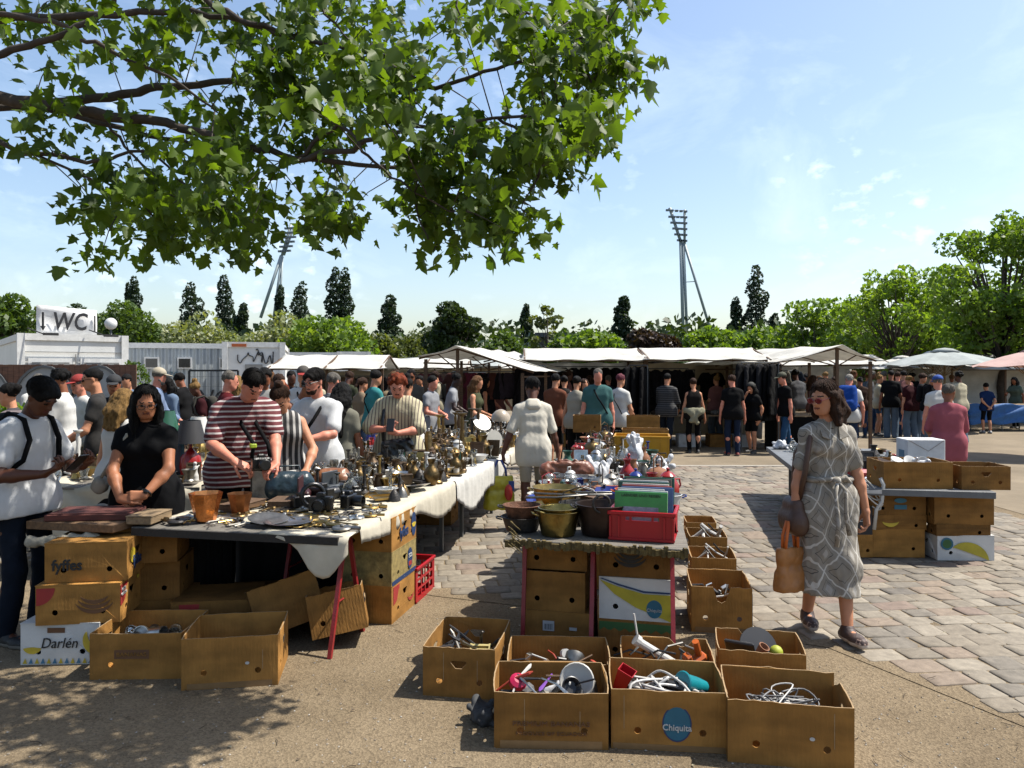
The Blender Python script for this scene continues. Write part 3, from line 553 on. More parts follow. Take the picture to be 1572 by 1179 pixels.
def body_sdf(J,vox,detail):
 S=SDF();s,w=J.s,J.w;fem=J.fem;X,F=J.X,J.F;rm=vox*.9
 X0=Vector((1,0,0));sec=[(0,.08,.098,X0),(1,.068,.083 if fem else .094,X0),(2,.07,.08 if fem else .093,(X0+X)/2),(3,.085,.09,X),(4,.075 if fem else .095,.06,X)]
 if fem:sec[0]=(0,.092,.10,X0)
 for i,hw,r,xx in sec:S.cap(T3(J.sp[i]-xx*hw*s*w),T3(J.sp[i]+xx*hw*s*w),r*s*w,None,.05*s)
 if fem:
  for sg in(-1,1):S.sph(T3(J.sp[3]+X*sg*.07*s*w+F*.07*s*w-J.U*.01*s),.055*s*w,.04)
 if w>1.12:S.ell(T3(J.sp[1]+F*.06*s*w+Vector((0,0,.04*s))),(.14*s*w,.10*s*w,.15*s),.05)
 S.cap(T3(J.nb-J.U*.02*s),T3(J.hb+J.Rh@Vector((0,-.005,.03))),.056*s*(1 if not fem else .86),.052*s*(1 if not fem else .86),.03)
 for sg in(-1,1):
  S.cap(T3(J.nb-J.U*.015*s),T3(J.sh[sg]-J.U*.002),.038*s,.038*s,.04)
  S.cap(T3(J.sh[sg]),T3(J.el[sg]),.045*s*(w*.5+.5),.037*s*(w*.4+.6),.03);S.cap(T3(J.el[sg]),T3(J.el[sg].lerp(J.wr[sg],.3)),.039*s,.042*s*(w*.4+.6),.02)
  S.cap(T3(J.el[sg].lerp(J.wr[sg],.3)),T3(J.wr[sg]),.041*s*(w*.4+.6),max(.026*s,rm),.02)
  S.cap(T3(J.hip[sg]),T3(J.kn[sg]),.088*s*w,.055*s*(w*.5+.5),.04);c=J.kn[sg].lerp(J.an[sg],.32)+Vector((0,.012,0))*s
  S.cap(T3(J.kn[sg]),T3(c),.052*s,.056*s*(w*.5+.5),.02);S.cap(T3(c),T3(J.an[sg]),.055*s*(w*.5+.5),.036*s,.02)
  S.cap(T3(J.an[sg]+Vector((0,0,-.03))),T3(J.an[sg]+J.ft[sg]*.14*s+Vector((0,0,-.045))),.034*s,.028*s,.02)
  if not(detail and vox<.0095):hand_sdf(S,J,sg,False,rm)
 h=J.hs;hc=J.hc;Q=lambda x,y,z:T3(hc+J.Rh@(Vector((x,y,z))*h))
 S.ell(Q(0,.02,.035),(.078*h,.094*h,.085*h),.02,J.Rh);S.ell(Q(0,-.03,-.02),(.062*h,.066*h,.075*h),.03,J.Rh)
 S.cap(Q(-.018,-.058,-.088),Q(.018,-.058,-.088),.026*h*(.9 if fem else 1.08),None,.03)
 for sg in(-1,1):S.cap(Q(sg*.05,-.005,-.055),Q(sg*.022,-.05,-.085),.025*h,.022*h,.03)
 if vox<.0135:
  S.cap(Q(0,-.09,.012),Q(0,-.108,-.025),.008*h,.0125*h,.012);S.cap(Q(-.012,-.096,-.028),Q(.012,-.096,-.028),.009*h,None,.008)
  S.cap(Q(-.036,-.083,.026),Q(.036,-.083,.026),.010*h,None,.012)
  for sg in(-1,1):S.ell(Q(sg*.076,.012,-.008),(.011*h,.02*h,.032*h),.006,J.Rh);S.sub(Q(sg*.032,-.102,.004),(.016*h,.016*h,.011*h),J.Rh)
  S.cap(Q(-.018,-.090,-.055),Q(.018,-.090,-.055),.0085*h,None,.008)
 return S
def person(label,loc,rz,J,vox,skin='fair',top=None,bottom=None,hair=None,shoes=('shoe_dark','141414'),extras=(),group=None,sleeve=.5,hem=.10,loose=.014,botlen=.45,hat=None,glasses=None,topless_mid=False,seed=0,long=False,folds=.8,flare=1,beard=None):
 fine=vox<.0095;t=thing('person',label,'person',loc,R(rz),group);s,w=J.s,J.w;X0=Vector((1,0,0));h=J.hs;hc=J.hc
 Q=lambda x,y,z:T3(hc+J.Rh@(Vector((x,y,z))*h))
 P,F=body_sdf(J,vox,True).mesh(vox,smooth=1)
 if fine:
  parts=[(P,F)];off=len(P)
  for sg in(-1,1):
   S=SDF();hand_sdf(S,J,sg,True);S.cap(T3(J.wr[sg]-(J.wr[sg]-J.el[sg]).normalized()*.04),T3(J.wr[sg]),.027*s,.024*s,.02);p,f=S.mesh(.0036,smooth=1);parts.append((p,f+off));off+=len(p)
  P=np.concatenate([p for p,f in parts]);F=np.concatenate([f for p,f in parts])
 Ri=np.array(J.Rh);C=P[F].mean(1);L=(C-T3(hc))@Ri/h;mi=np.zeros(len(F),int)
 if vox<.0135:
  mi[(np.abs(L[:,0])<.024)&(L[:,1]<-.08)&(np.abs(L[:,2]+.055)<.0085)]=1
  if fine:
   e=(((np.abs(L[:,0])-.032)/.014)**2+((L[:,2]-.004)/.0075)**2<1)&(L[:,1]<-.06);mi[e]=2
  else:e=(np.abs(np.abs(L[:,0])-.032)<.014)&(L[:,1]<-.06)&(np.abs(L[:,2]-.004)<.008);mi[e]=2
  b=(np.abs(np.abs(L[:,0])-.034)<.019)&(L[:,1]<-.06)&(np.abs(L[:,2]-.031)<.0045);mi[b]=3
 linkm('body',np_mesh('body',P,F,mi),[skinm(skin),LIP,EYED,BROWM],t)
 def torso(S,inf,top_i=4,wd=1.0,low=0):
  sec=[(0,.085,.104),(1,.07,.088 if J.fem else .098),(2,.073,.087 if J.fem else .097),(3,.088,.094),(4,.075 if J.fem else .095,.062)]
  for i,hw,r in sec:
   if i<low or i>top_i:continue
   xx=X0 if i<2 else J.X;S.cap(T3(J.sp[i]-xx*hw*s*w),T3(J.sp[i]+xx*hw*s*w),r*s*w+inf,None,.05)
  if J.fem and top_i>=3:
   for sg in(-1,1):S.sph(T3(J.sp[3]+J.X*sg*.07*s*w+J.F*.07*s*w-J.U*.01*s),.057*s*w+inf,.04)
  if w>1.12:S.ell(T3(J.sp[1]+J.F*.06*s*w+Vector((0,0,.04*s))),(.14*s*w+inf,.10*s*w+inf,.15*s+inf),.05)
 zmin=J.P.z
 if top:
  kind,m=top;S=SDF();inf=loose
  torso(S,inf)
  hp=J.P-Vector((0,0,hem*s));hw=.105*s*w
  for q in(0,.5,1):S.cap(T3(J.P.lerp(hp,q)-X0*hw),T3(J.P.lerp(hp,q)+X0*hw),.106*s*w+inf+.005,None,.05)
  if kind!='strap':S.cap(T3(J.nb-J.U*.02*s),T3(J.nb+J.U*.012),.06*s,.056*s,.03)
  if kind in('tee','shirt','dress','long'):
   for sg in(-1,1):
    S.cap(T3(J.nb-J.U*.015*s),T3(J.sh[sg]-J.U*.002),.042*s,.040*s+inf,.04)
    if sleeve<=1.0:e=J.sh[sg].lerp(J.el[sg],sleeve);S.cap(T3(J.sh[sg]),T3(e),.046*s*(w*.5+.5)+inf*.8,.043*s*(w*.5+.5)+inf*1.25,.035)
    else:S.cap(T3(J.sh[sg]),T3(J.el[sg]),.055*s+inf,.045*s+inf,.03);S.cap(T3(J.el[sg]),T3(J.el[sg].lerp(J.wr[sg],sleeve-1)),.046*s+inf,.032*s+inf,.02)
  if kind=='dress':
   bl=botlen;z1=J.P.z-bl*s;cx=(J.kn[1]+J.kn[-1])/2
   for q in range(5):
    f=(q+1)/5;c=J.P.lerp(Vector((cx.x,cx.y,z1)),f);hw2=(.085+.04*f*flare)*s*w;S.cap(T3(c-X0*hw2),T3(c+X0*hw2),(.108+.025*f*(1+flare))*s*w+.004,None,.06)
   for sg in(-1,1):S.cap(T3(J.hip[sg]),T3(J.kn[sg]),.105*s*w,.085*s,.06);S.cap(T3(J.kn[sg]),T3(J.kn[sg].lerp(J.an[sg],.5)),.085*s,.09*s,.06)
   S.plane((0,0,z1),(0,0,-1))
  else:S.plane(T3(hp-Vector((0,0,.055*s))),(0,-.15,-1))
  S.sub(T3(J.hb+J.U*.04*s+J.F*.03*s),(.06*s,.075*s,.06*s))
  p,f=S.mesh(vox,amp=.0042*folds,freq=21,seed=seed,smooth=1,anis=(1.2,1.2,.4));linkm('dress' if kind=='dress' else 'shirt',np_mesh('shirt',p,f),m,t)
 if bottom:
  kind,m=bottom;S=SDF();torso(S,.008,1)
  if kind=='skirt':
   z1=J.P.z-botlen*s
   for q in range(4):fq=(q+1)/4;c=J.P.lerp(Vector((J.P.x,J.P.y*.5,z1)),fq);hw2=(.09+.04*fq)*s;S.cap(T3(c-X0*hw2),T3(c+X0*hw2),(.112+.045*fq)*s,None,.06)
   S.plane((0,0,z1),(0,0,-1))
  else:
   full=kind in('trousers','wide');ex=.02 if kind=='wide' else 0
   for sg in(-1,1):
    if full:
     S.cap(T3(J.hip[sg]),T3(J.kn[sg]),.090*s*w,.065*s*(w*.5+.5)+ex,.04);a=J.an[sg]+Vector((0,.005,-.035));S.cap(T3(J.kn[sg]),T3(a),.068*s*(w*.5+.5)+ex,.052*s+ex*1.5,.03)
    else:e=J.hip[sg].lerp(J.kn[sg],botlen/.42);S.cap(T3(J.hip[sg]),T3(e),.092*s*w,(.088-.018*botlen/.42)*s*w,.04);
   if not full:zc=min(J.hip[1].lerp(J.kn[1],botlen/.42).z,J.hip[-1].lerp(J.kn[-1],botlen/.42).z);S.plane((0,0,zc),(0,0,-1))
  S.plane(T3(J.P+Vector((0,0,.09*s))),(0,0,1))
  p,f=S.mesh(vox,amp=.006,freq=16,seed=seed+5,smooth=1,anis=(1,1,.6));linkm({'skirt':'skirt','shorts':'shorts'}.get(kind,'trousers'),np_mesh('trousers',p,f),m,t)
 if shoes:
  sm=mat(shoes[0],shoes[1],.6,bump=.3,bscale=60);solem=mat('shoe_sole','8a857c',.7)
  for sg in(-1,1):
   S=SDF();a=J.an[sg];fd=J.ft[sg];z0=a.z-.085*s
   S.cap(T3(a+Vector((0,0,-.01))),T3(a+fd*.02+Vector((0,0,-.045*s))),.045*s,.044*s,.02);S.cap(T3(Vector((a.x,a.y,z0+.03))-fd*.035),T3(Vector((a.x,a.y,z0+.028))+fd*.155*s),.038,.036,.03)
   sd_=fd.cross(Vector((0,0,1)));S.cap(T3(Vector((a.x,a.y,z0+.03))+fd*.10*s-sd_*.012),T3(Vector((a.x,a.y,z0+.03))+fd*.10*s+sd_*.012),.038,None,.02);S.plane((0,0,z0+.001),(0,0,-1));S.plane(T3(a+Vector((0,0,.035))),(0,0,1))
   p,f=S.mesh(min(vox,.012),smooth=1);zz=p[f].mean(1)[:,2];linkm('shoe',np_mesh('shoe',p,f,(zz<z0+.03).astype(int)),[sm,solem],t)
 if hair:
  kind,c=hair;S=SDF();r=.0;hv=min(vox,.011)
  S.ell(Q(0,.025,.042),(.084*h,.099*h,.088*h),.0,J.Rh)
  amp=.009 if kind in('long','bob')else .0075
  if kind=='curly':
   rs_=np.random.RandomState(seed)
   for i in range(46):
    d=rs_.normal(size=3);d/=np.linalg.norm(d);d[2]=abs(d[2])*1.1-.35;
    if d[1]<-.55 and d[2]<.35:continue
    S.sph(Q(d[0]*.088,.03+d[1]*.10,.05+d[2]*.092),.026*h,.008)
  if kind=='mop':S.ell(Q(0,.015,.05),(.088*h,.102*h,.086*h),.02,J.Rh);S.cap(Q(-.045,-.062,.062),Q(.045,-.062,.062),.022*h,None,.02)
  if kind in('long','bob','tied'):
   Ln={'long':.36,'bob':.16,'tied':.0}[kind]
   if Ln:
    for sg in(-1,1):
     for dy in(.0,.05):
      a=Q(sg*.072,dy,.02);e=hc+Vector(J.Rh@Vector((sg*.082,dy+.012,-.10)))*h;e2=e-Vector((0,0,Ln-.08))+(J.F*.02 if dy==0 else-J.F*.03);S.cap(a,T3(e),.030,.034,.03);S.cap(T3(e),T3(e2),.036,.022,.03)
    b0=Q(0,.08,0);b1=T3(hc+J.Rh@Vector((0,.095,-.11)));b2=T3(hc+J.Rh@Vector((0,.105,-.12))-Vector((0,-.02,Ln-.04)));
    for sg in(-.045,0,.045):o=np.array(tuple(J.X*sg));S.cap(b0+o,b1+o,.04,.045,.03);S.cap(b1+o,b2+o,.045,.028,.03)
   else:S.sph(Q(0,.115,.05),.042,.02)
  if kind=='bun':S.sph(Q(0,.07,.135),.042,.015)
  if kind=='pony':S.cap(Q(0,.12,.05),Q(0,.17,-.09),.032,.02,.02)
  S.sub(Q(0,-.115,-.045),(.066*h,.085*h,.118*h),J.Rh)if kind not in('long','bob')else S.sub(Q(.01,-.10,-.04),(.060*h,.078*h,.122*h),J.Rh)
  if kind in('short','curly','mop','grey','tied','bun','pony','balding'):
   zc=Vector(J.Rh@Vector((0,.35,1))).normalized();S.plane(T3(hc+J.Rh@Vector((0,.03,-.045))*h),-np.array(tuple(zc)))
   for sg in(-1,1):S.sub(Q(sg*.085,-.012,-.04),(.03*h,.045*h,.05*h),J.Rh)
  if kind=='balding':S.sub(Q(0,-.03,.125),(.085*h,.11*h,.06*h),J.Rh)
  if vox<.0115 and kind!='curly' and not hat:
   mb=MB();rr=random.Random(seed)
   for i in range(170):
    ph=rr.uniform(0,2*PI);fr_=-math.cos(ph);L_={'long':.34,'bob':.15}.get(kind,0);th=(1.05 if fr_>.75 else 1.35 if fr_>.35 else 1.75)+rr.uniform(-.12,.12);pt=[];j=rr.uniform(-.25,.25)
    for q in range(6):a=.15+(th-.15)*q/5;b_=ph+j*(1-q/5);k_=1+rr.uniform(-.01,.035);pt.append(Vector(Q(.092*k_*math.sin(a)*math.sin(b_),.024+.106*k_*math.sin(a)*math.cos(b_),.042+.094*k_*math.cos(a))))
    if L_ and fr_<.35:e_=pt[-1];d_=rr.uniform(-.02,.02);pt+=[e_+Vector((d_*.5,d_*.4,-L_*.45)),e_+Vector((d_,-d_,-L_*rr.uniform(.8,1.05)))]
    mb.tube(pt,[.0028]*(len(pt)-1)+[.0008],4,cap=False)
   mb.build('hair_strands',hairm(c),t,True)
  p,f=S.mesh(hv,amp=amp,freq=70,seed=seed,smooth=0 if kind=='curly' else 1,anis=(1,1,.35));linkm('hair',np_mesh('hair',p,f),hairm(c),t)
 if hat:
  hm=mat('hat_'+hat[1],hat[1],.85,bump=.2);S=SDF();S.ell(Q(0,.02,.055),(.094*h,.108*h,.092*h),0,J.Rh);zc=Vector(J.Rh@Vector((0,.05,1))).normalized();S.plane(T3(hc+J.Rh@Vector((0,0,.045))*h),-np.array(tuple(zc)));p,f=S.mesh(min(vox,.011));o=linkm('hat',np_mesh('hat',p,f),hm,t)
  if hat[0]=='cap':
   bk=-1 if len(hat)>2 and hat[2]=='back' else 1;S=SDF();S.ell(Q(0,-.10*bk,.052),(.07*h,.085*h,.010),0,J.Rh);p,f=S.mesh(.0055);linkm('visor',np_mesh('visor',p,f),mat('hat_'+(hat[3]if len(hat)>3 else hat[1]),hat[3]if len(hat)>3 else hat[1],.85),o)
  else:S=SDF();S.ell(Q(0,.015,.05),(.135*h,.15*h,.012),0,J.Rh);p,f=S.mesh(.007);linkm('brim',np_mesh('brim',p,f),hm,o)
 if glasses:
  gm=mat('glass_'+glasses,{'sun':'120b0a','red':'7a1420','clear':'1b1716'}[glasses],.15,spec=.8);mb=MB();Mh=Matrix.Translation(hc)@J.Rh.to_4x4()@Matrix.Scale(h,4)
  for sg in(-1,1):
   ring=[(sg*.034+.027*math.cos(a),-.112+.004*abs(math.cos(a)),.004+.021*math.sin(a))for a in[2*PI*k/10 for k in range(11)]];mb.tube(ring,.0028,5,0,Mh,False)
   if glasses!='clear':mb.add(ring[:10],[tuple(range(10))],0,Mh)
   mb.tube([(sg*.062,-.108,.01),(sg*.08,-.03,.01),(sg*.082,.02,.0)],.0028,5,0,Mh)
  mb.tube([(-.012,-.114,.008),(.012,-.114,.008)],.0028,5,0,Mh);mb.build('glasses',gm,t)
 if beard:
  S=SDF();S.cap(Q(-.02,-.062,-.088),Q(.02,-.062,-.088),.031*h,None,.02)
  for sg in(-1,1):S.cap(Q(sg*.058,-.01,-.045),Q(sg*.028,-.055,-.085),.022*h,.025*h,.02)
  S.sub(Q(0,-.11,-.052),(.02*h,.03*h,.009*h),J.Rh);p,f=S.mesh(min(vox,.009),amp=.002,freq=60);linkm('beard',np_mesh('beard',p,f),hairm(beard),t)
 return t
def strap(name,label,cat,J,root,m,sg=1,width=.016,bag=None,group=None):
 t=thing(name,label,cat,tuple(root.location),root.rotation_euler[2],group);s=J.s;k=SDF();k2=[]
 up=J.sp[4]+J.X*sg*.09*s+J.U*.075*s
 pts=[up,J.sp[3]+J.X*sg*.03*s+J.F*(.13*s*J.w+.045),J.sp[2]-J.X*sg*.05*s+J.F*(.14*s*J.w+.045),J.sp[0]-J.X*sg*.17*s*J.w+J.F*.08,J.sp[0]-J.X*sg*.20*s*J.w-Vector((0,0,.04))]
 pb=[up,J.sp[3]+J.X*sg*.03*s-J.F*(.125*s*J.w+.02),J.sp[2]-J.X*sg*.05*s-J.F*(.125*s*J.w+.02),J.sp[0]-J.X*sg*.17*s*J.w-J.F*.08,pts[-1]]
 for P in(pts,pb):
  mb=MB();Q=[]
  for i in range(len(P)-1):
   a,b,c,d=P[max(i-1,0)],P[i],P[i+1],P[min(i+2,len(P)-1)]
   for q in range(4):u=q/4;Q.append(.5*((2*b)+(c-a)*u+(2*a-5*b+4*c-d)*u*u+(3*b-a-3*c+d)*u**3))
  Q.append(P[-1]);mb.tube(Q,width,6);mb.build('strap',m,t,True)
 if bag:
  S=SDF();c=pts[-1]-Vector((0,0,bag[1]/2));r=bag[2];x=J.F
  for a in(-1,1):
   S.cap(T3(c+x*a*0+Vector((0,0,bag[1]/2-r))-x*bag[0]/2),T3(c+Vector((0,0,bag[1]/2-r))+x*bag[0]/2),r,None,.02);S.cap(T3(c-Vector((0,0,bag[1]/2-r))-x*bag[0]/2),T3(c-Vector((0,0,bag[1]/2-r))+x*bag[0]/2),r,None,.08)
  for q in(-.3,0,.3):S.cap(T3(c+Vector((0,0,q*bag[1]))-x*bag[0]/2),T3(c+Vector((0,0,q*bag[1]))+x*bag[0]/2),r,None,.02)
  p,f=S.mesh(.012,amp=.004,freq=20);linkm('pouch',np_mesh('pouch',p,f),m,t)
 return t
def backpack(label,J,root,m,s=1,group=None):
 t=thing('backpack',label,'backpack',tuple(root.location),root.rotation_euler[2],group);S=SDF();k=J.s*s;B=lambda a,b,c:T3(J.sp[3]+J.X*a*k-J.F*b*k+J.U*c*k)
 for z in(.08,-.02,-.12,-.22):S.cap(B(-.08,.20*(J.w*.6+.4),z),B(.08,.20*(J.w*.6+.4),z),.08*k if z>0 else .09*k,None,.06)
 S.cap(B(-.07,.27,-.17),B(.07,.27,-.17),.05*k,None,.03)
 p,f=S.mesh(.012,amp=.004,freq=18);linkm('sack',np_mesh('sack',p,f),m,t)
 for sg in(-1,1):
  mb=MB();W=J.w;mb.tube([B(sg*.10,.13,.11),B(sg*.105,.06,.185),B(sg*.105,-.07*W,.165),B(sg*.11,-.14*W,.05),B(sg*.135,-.135*W,-.08),B(sg*.17,-.05*W,-.17),B(sg*.13,.12,-.2)],.017,6);mb.build('strap',m,t,True)
 return t
def grid_dress():
 m=mat('dress_linen',(.36,.325,.27),.85,bump=.25,bscale=200,var=.12);n=m.node_tree.nodes;l=m.node_tree.links;b=n['Principled BSDF']
 t=n.new('ShaderNodeTexCoord');s=n.new('ShaderNodeSeparateXYZ');l.new(t.outputs['Object'],s.inputs[0])
 nz_=n.new('ShaderNodeTexNoise');nz_.inputs['Scale'].default_value=2.2;l.new(t.outputs['Object'],nz_.inputs[0])
 def M(op,a,b_=None,c=None):
  x=n.new('ShaderNodeMath');x.operation=op
  for i,v in enumerate((a,b_,c)):
   if v is None:continue
   if isinstance(v,(int,float)):x.inputs[i].default_value=v
   else:l.new(v,x.inputs[i])
  return x.outputs[0]
 X,Z=M('ADD',s.outputs['X'],M('MULTIPLY',s.outputs['Y'],.6)),s.outputs['Z'];X=M('ADD',X,M('MULTIPLY',nz_.outputs[0],.12))
 u=M('ADD',M('MULTIPLY',X,8.2),M('MULTIPLY',Z,4.6));v=M('SUBTRACT',M('MULTIPLY',X,8.2),M('MULTIPLY',Z,4.6))
 fu,fv=M('FRACT',u),M('FRACT',v);cu,cv=M('FLOOR',u),M('FLOOR',v)
 band=M('MAXIMUM',M('LESS_THAN',fu,.065),M('LESS_THAN',fv,.065))
 du,dv=M('ABSOLUTE',M('SUBTRACT',fu,.54)),M('ABSOLUTE',M('SUBTRACT',fv,.54));dm=M('MAXIMUM',du,dv)
 ln=M('MULTIPLY',M('GREATER_THAN',dm,.27),M('LESS_THAN',dm,.292));core=M('LESS_THAN',dm,.15)
 par=M('GREATER_THAN',M('FRACT',M('MULTIPLY',M('ADD',cu,cv),.5)),.25)
 m1=n.new('ShaderNodeMixRGB');m1.inputs[2].default_value=(.06,.055,.05,1);l.new(n['Color Ramp'].outputs[0],m1.inputs[1]);l.new(ln,m1.inputs[0])
 m2=n.new('ShaderNodeMixRGB');m2.inputs[2].default_value=(.27,.255,.23,1);l.new(m1.outputs[0],m2.inputs[1]);l.new(M('MULTIPLY',core,par),m2.inputs[0])
 m3=n.new('ShaderNodeMixRGB');m3.inputs[2].default_value=(.42,.40,.36,1);l.new(m2.outputs[0],m3.inputs[1]);l.new(band,m3.inputs[0])
 l.new(m3.outputs[0],b.inputs['Base Color']);return m
def carrier(name,label,cat,top,w,h,d,m,hm,root=None,extra=None,tilt=0):
 t=thing(name,label,cat,top,0);S=SDF()
 for z,ww,dd in((-.16,.86,.35),(-.16-h*.15,.9,.45),(-.16-h*.3,.93,.6),(-.16-h*.6,.98,.85),(-.16-h*.85,1.0,1),(-.16-h*.97,1,1)):
  r=d/2*dd;a=max(w/2*ww-r,.001);S.cap((-a,0,z),(a,0,z),r,None,.05)
 S.plane((0,0,-.16-h),(0,0,-1));S.plane((0,0,-.165),(0,0,1));p,f=S.mesh(.007,amp=.004,freq=24,seed=3);linkm('bag_body',np_mesh('b',p,f),m,t,True,rz=tilt)
 for sg in(-1,1):
  mb=MB();mb.tube([(-w*.23,sg*.012,-.18),(-w*.2,sg*.018,-.09),(-.02,sg*.01,0),(.02,sg*.01,0),(w*.2,sg*.018,-.09),(w*.23,sg*.012,-.18)],.011,6);mb.build('handle',hm,t,True,rz=tilt)
 return t
def build_near_people():
 J=skeleton(1.66,lean=1,hp=13,hyaw=-62,fem=True,w=.83,la=dict(t=(.25,-.06,.80),p=(.6,1,0),curl=38,h=(.0,-.15,-1),n=(-1,.1,0)),ra=dict(t=(-.25,-.03,.80),p=(-.7,1,0),curl=80,h=(0,-.05,-1),n=(1,0,0)),lf=(.05,-.18,0,6),rf=(-.07,.15,0.02,-12))
 loc=(2.04,4.98,.014)
 D=grid_dress()
 t=person('woman in red sunglasses and a belted grey patterned midi dress walking over the paving',loc,4,J,.0085,'fair',('dress',D),None,('bob','brown'),('shoe_dark_brown','4c3a36'),sleeve=.72,botlen=.64,hem=.12,loose=.012,glasses='red',seed=2,folds=1.9,flare=0)
 mb=MB();s=J.s;c=J.sp[1]+Vector((0,0,.02));ring=[c+Vector((.153*math.cos(a)*s*1.04,.113*math.sin(a)*s*1.08,.006*math.sin(3*a)))for a in[2*PI*k/28 for k in range(29)]];mb.tube(ring,.016,8,cap=False)
 k=c+Vector((-.01,-.155,0));mb.sphere(k,(.032,.022,.024),8);mb.tube([k,k+Vector((-.03,-.035,-.08)),k+Vector((-.02,-.055,-.25)),k+Vector((-.035,-.06,-.40))],[.012,.012,.014,.016],6);mb.tube([k,k+Vector((.04,-.03,-.06)),k+Vector((.03,-.05,-.2)),k+Vector((.05,-.055,-.33))],[.012,.012,.014,.016],6);mb.tube([k,k+Vector((.05,0,.02)),k+Vector((.09,.01,-.01))],[.012,.02,.008],6)
 mb.build('belt',D,t,True)
 mb=MB();nb=J.nb
 for sg in(-1,1):mb.add([tuple(nb+Vector((sg*.062,.03,.02))),tuple(nb+Vector((sg*.075,-.045,.0))),tuple(nb+Vector((sg*.085,-.125,-.07))),tuple(nb+Vector((sg*.03,-.118,-.09))),tuple(nb+Vector((sg*.048,-.06,-.005)))],[(0,1,2,3,4)]);
 o=mb.build('collar',D,t);md=o.modifiers.new('s','SOLIDIFY');md.thickness=.006
 mb=MB();mb.tube([nb+Vector((.058*math.sin(a),-.058*math.cos(a)-.012,-.004-.02*math.cos(a)))for a in[2*PI*k/16 for k in range(17)]],.0035,5,cap=False);mb.build('necklace',mat('beads','20110c',.4),t)
 for ob in t.children:
  if ob.name.startswith('shoe'):ob.data.materials[1]=mat('sole_cream','d9ccc0',.7)
 for sg in(-1,1):
  mb=MB();a=J.an[sg];fd=J.ft[sg];sdv=fd.cross(Vector((0,0,1)))
  for q in range(4):b=a+fd*(.03+.022*q)+Vector((0,0,-.018-.012*q));mb.tube([b-sdv*.028,b+Vector((0,0,.012)),b+sdv*.028],.004,5)
  mb.sphere(a+fd*.15*s+Vector((0,0,-.048)),(.040,.042,.030),8,1)
  mb.build('shoe_lace',[mat('lace','171313',.8),mat('toe_pink','b59a8c',.7)],t)
 wr=Matrix.Rotation(R(4),3,'Z')@J.wr[-1]+Vector(loc)
 b=carrier('shopping_bag','orange shopping bag hanging from the hand of the woman in the patterned dress','shopping bag',wr+Vector((-.03,-.01,-.06)),.23,.28,.11,mat('bag_orange',(.50,.20,.045),.55,var=.2,vscale=9,bump=.4,bscale=30),mat('bag_handle_orange',(.75,.17,.02),.6),tilt=R(25))
 mb=MB();pts=[J.nb+Vector((-.10,-.02,-.0)),J.nb+Vector((-.155,-.085,-.10)),J.nb+Vector((-.19,-.10,-.3)),J.nb+Vector((-.20,-.03,-.5))]
 t2=thing('shoulder_bag','brown leather shoulder bag on the woman in the patterned dress','handbag',loc,R(4));lm=mat('leather_brown',(.09,.04,.022),.5,bump=.3)
 mb.tube([pts[3]+Vector((0,.1,0)),J.nb+Vector((-.16,.10,-.2)),pts[0],pts[1],pts[2],pts[3]],.018,6);mb.build('strap',lm,t2,True);S=SDF();S.cap(T3(pts[3]+Vector((-.01,.1,-.02))),T3(pts[3]+Vector((-.01,.0,-.02))),.05,None,.02);S.cap(T3(pts[3]+Vector((-.01,.12,-.09))),T3(pts[3]+Vector((-.01,-.01,-.09))),.055,None,.03);S.cap(T3(pts[3]+Vector((-.01,.12,-.16))),T3(pts[3]+Vector((-.01,-.02,-.16))),.055,None,.1);p,f=S.mesh(.012);linkm('pouch',np_mesh('p',p,f),lm,t2)
 J=skeleton(1.66,lean=10,hp=14,hyaw=-12,w=.87,la=dict(t=(.36,-.0,.82),p=(.6,1,0),curl=55,h=(0,-.1,-1),n=(-1,0,0)),ra=dict(t=(-.31,-.06,.80),p=(-.5,1,0),curl=60,h=(0,-.1,-1),n=(1,0,0)),lf=(.10,.12,0),rf=(-.09,-.1,0))
 loc=(.23,8.3,.016)
 t=person('man in a white short sleeved shirt and pale shorts walking away between the tables',loc,188,J,.010,'brown',('shirt',clothm('cream_shirt',(.76,.71,.60))),('shorts',clothm('pale_shorts',(.46,.40,.30))),('short','black'),('shoe_tan','6a5440'),sleeve=.85,hem=.16,loose=.014,botlen=.36,seed=8,folds=.9)
 S=SDF();S.cap(T3(J.nb+Vector((-.03,.02,-.0))),T3(J.nb+Vector((.03,.02,-.0))),.055,None,.01);S.cap(T3(J.nb+Vector((-.04,.05,-.03))),T3(J.nb+Vector((.04,.05,-.03))),.045,None,.02);S.sub(T3(J.hb+Vector((0,-.01,.05))),(.07,.07,.075));p,f=S.mesh(.008);linkm('collar',np_mesh('c',p,f),clothm('cream_shirt',(.76,.71,.60)),t)
 wr=Matrix.Rotation(R(188),3,'Z')@J.wr[1]+Vector(loc)
 b=carrier('shopping_bag','yellow plastic carrier bag with red and blue patches and blue handles','shopping bag',wr+Vector((-.04,-.02,-.07)),.33,.36,.14,mat('bag_yellow',(.62,.55,.03),.45,var=.1,bump=.4,bscale=25),mat('bag_blue',(.02,.06,.3),.5),tilt=R(10))
 S=SDF();S.ell((.10,-.085,-.33),(.045,.02,.09),.01);p,f=S.mesh(.006);linkm('red_patch',np_mesh('p',p,f),mat('bag_red',(.55,.03,.02),.5),b)
 mb=MB();mb.box((.13,-.082,-.26),(.06,.012,.10));mb.build('blue_patch',mat('bag_blue',(.02,.06,.3)),b)
 J=skeleton(1.72,lean=9,hp=30,hyaw=0,la=dict(t=(.12,-.36,1.12),p=(.7,.5,-1),h=(-.3,-.8,.4),curl=40,n=(0,.3,1)),ra=dict(t=(-.14,-.32,1.10),p=(-.7,.5,-1),h=(.3,-.8,.4),curl=45,n=(0,.3,1)),w=1.0)
 loc=(-3.12,4.9,0)
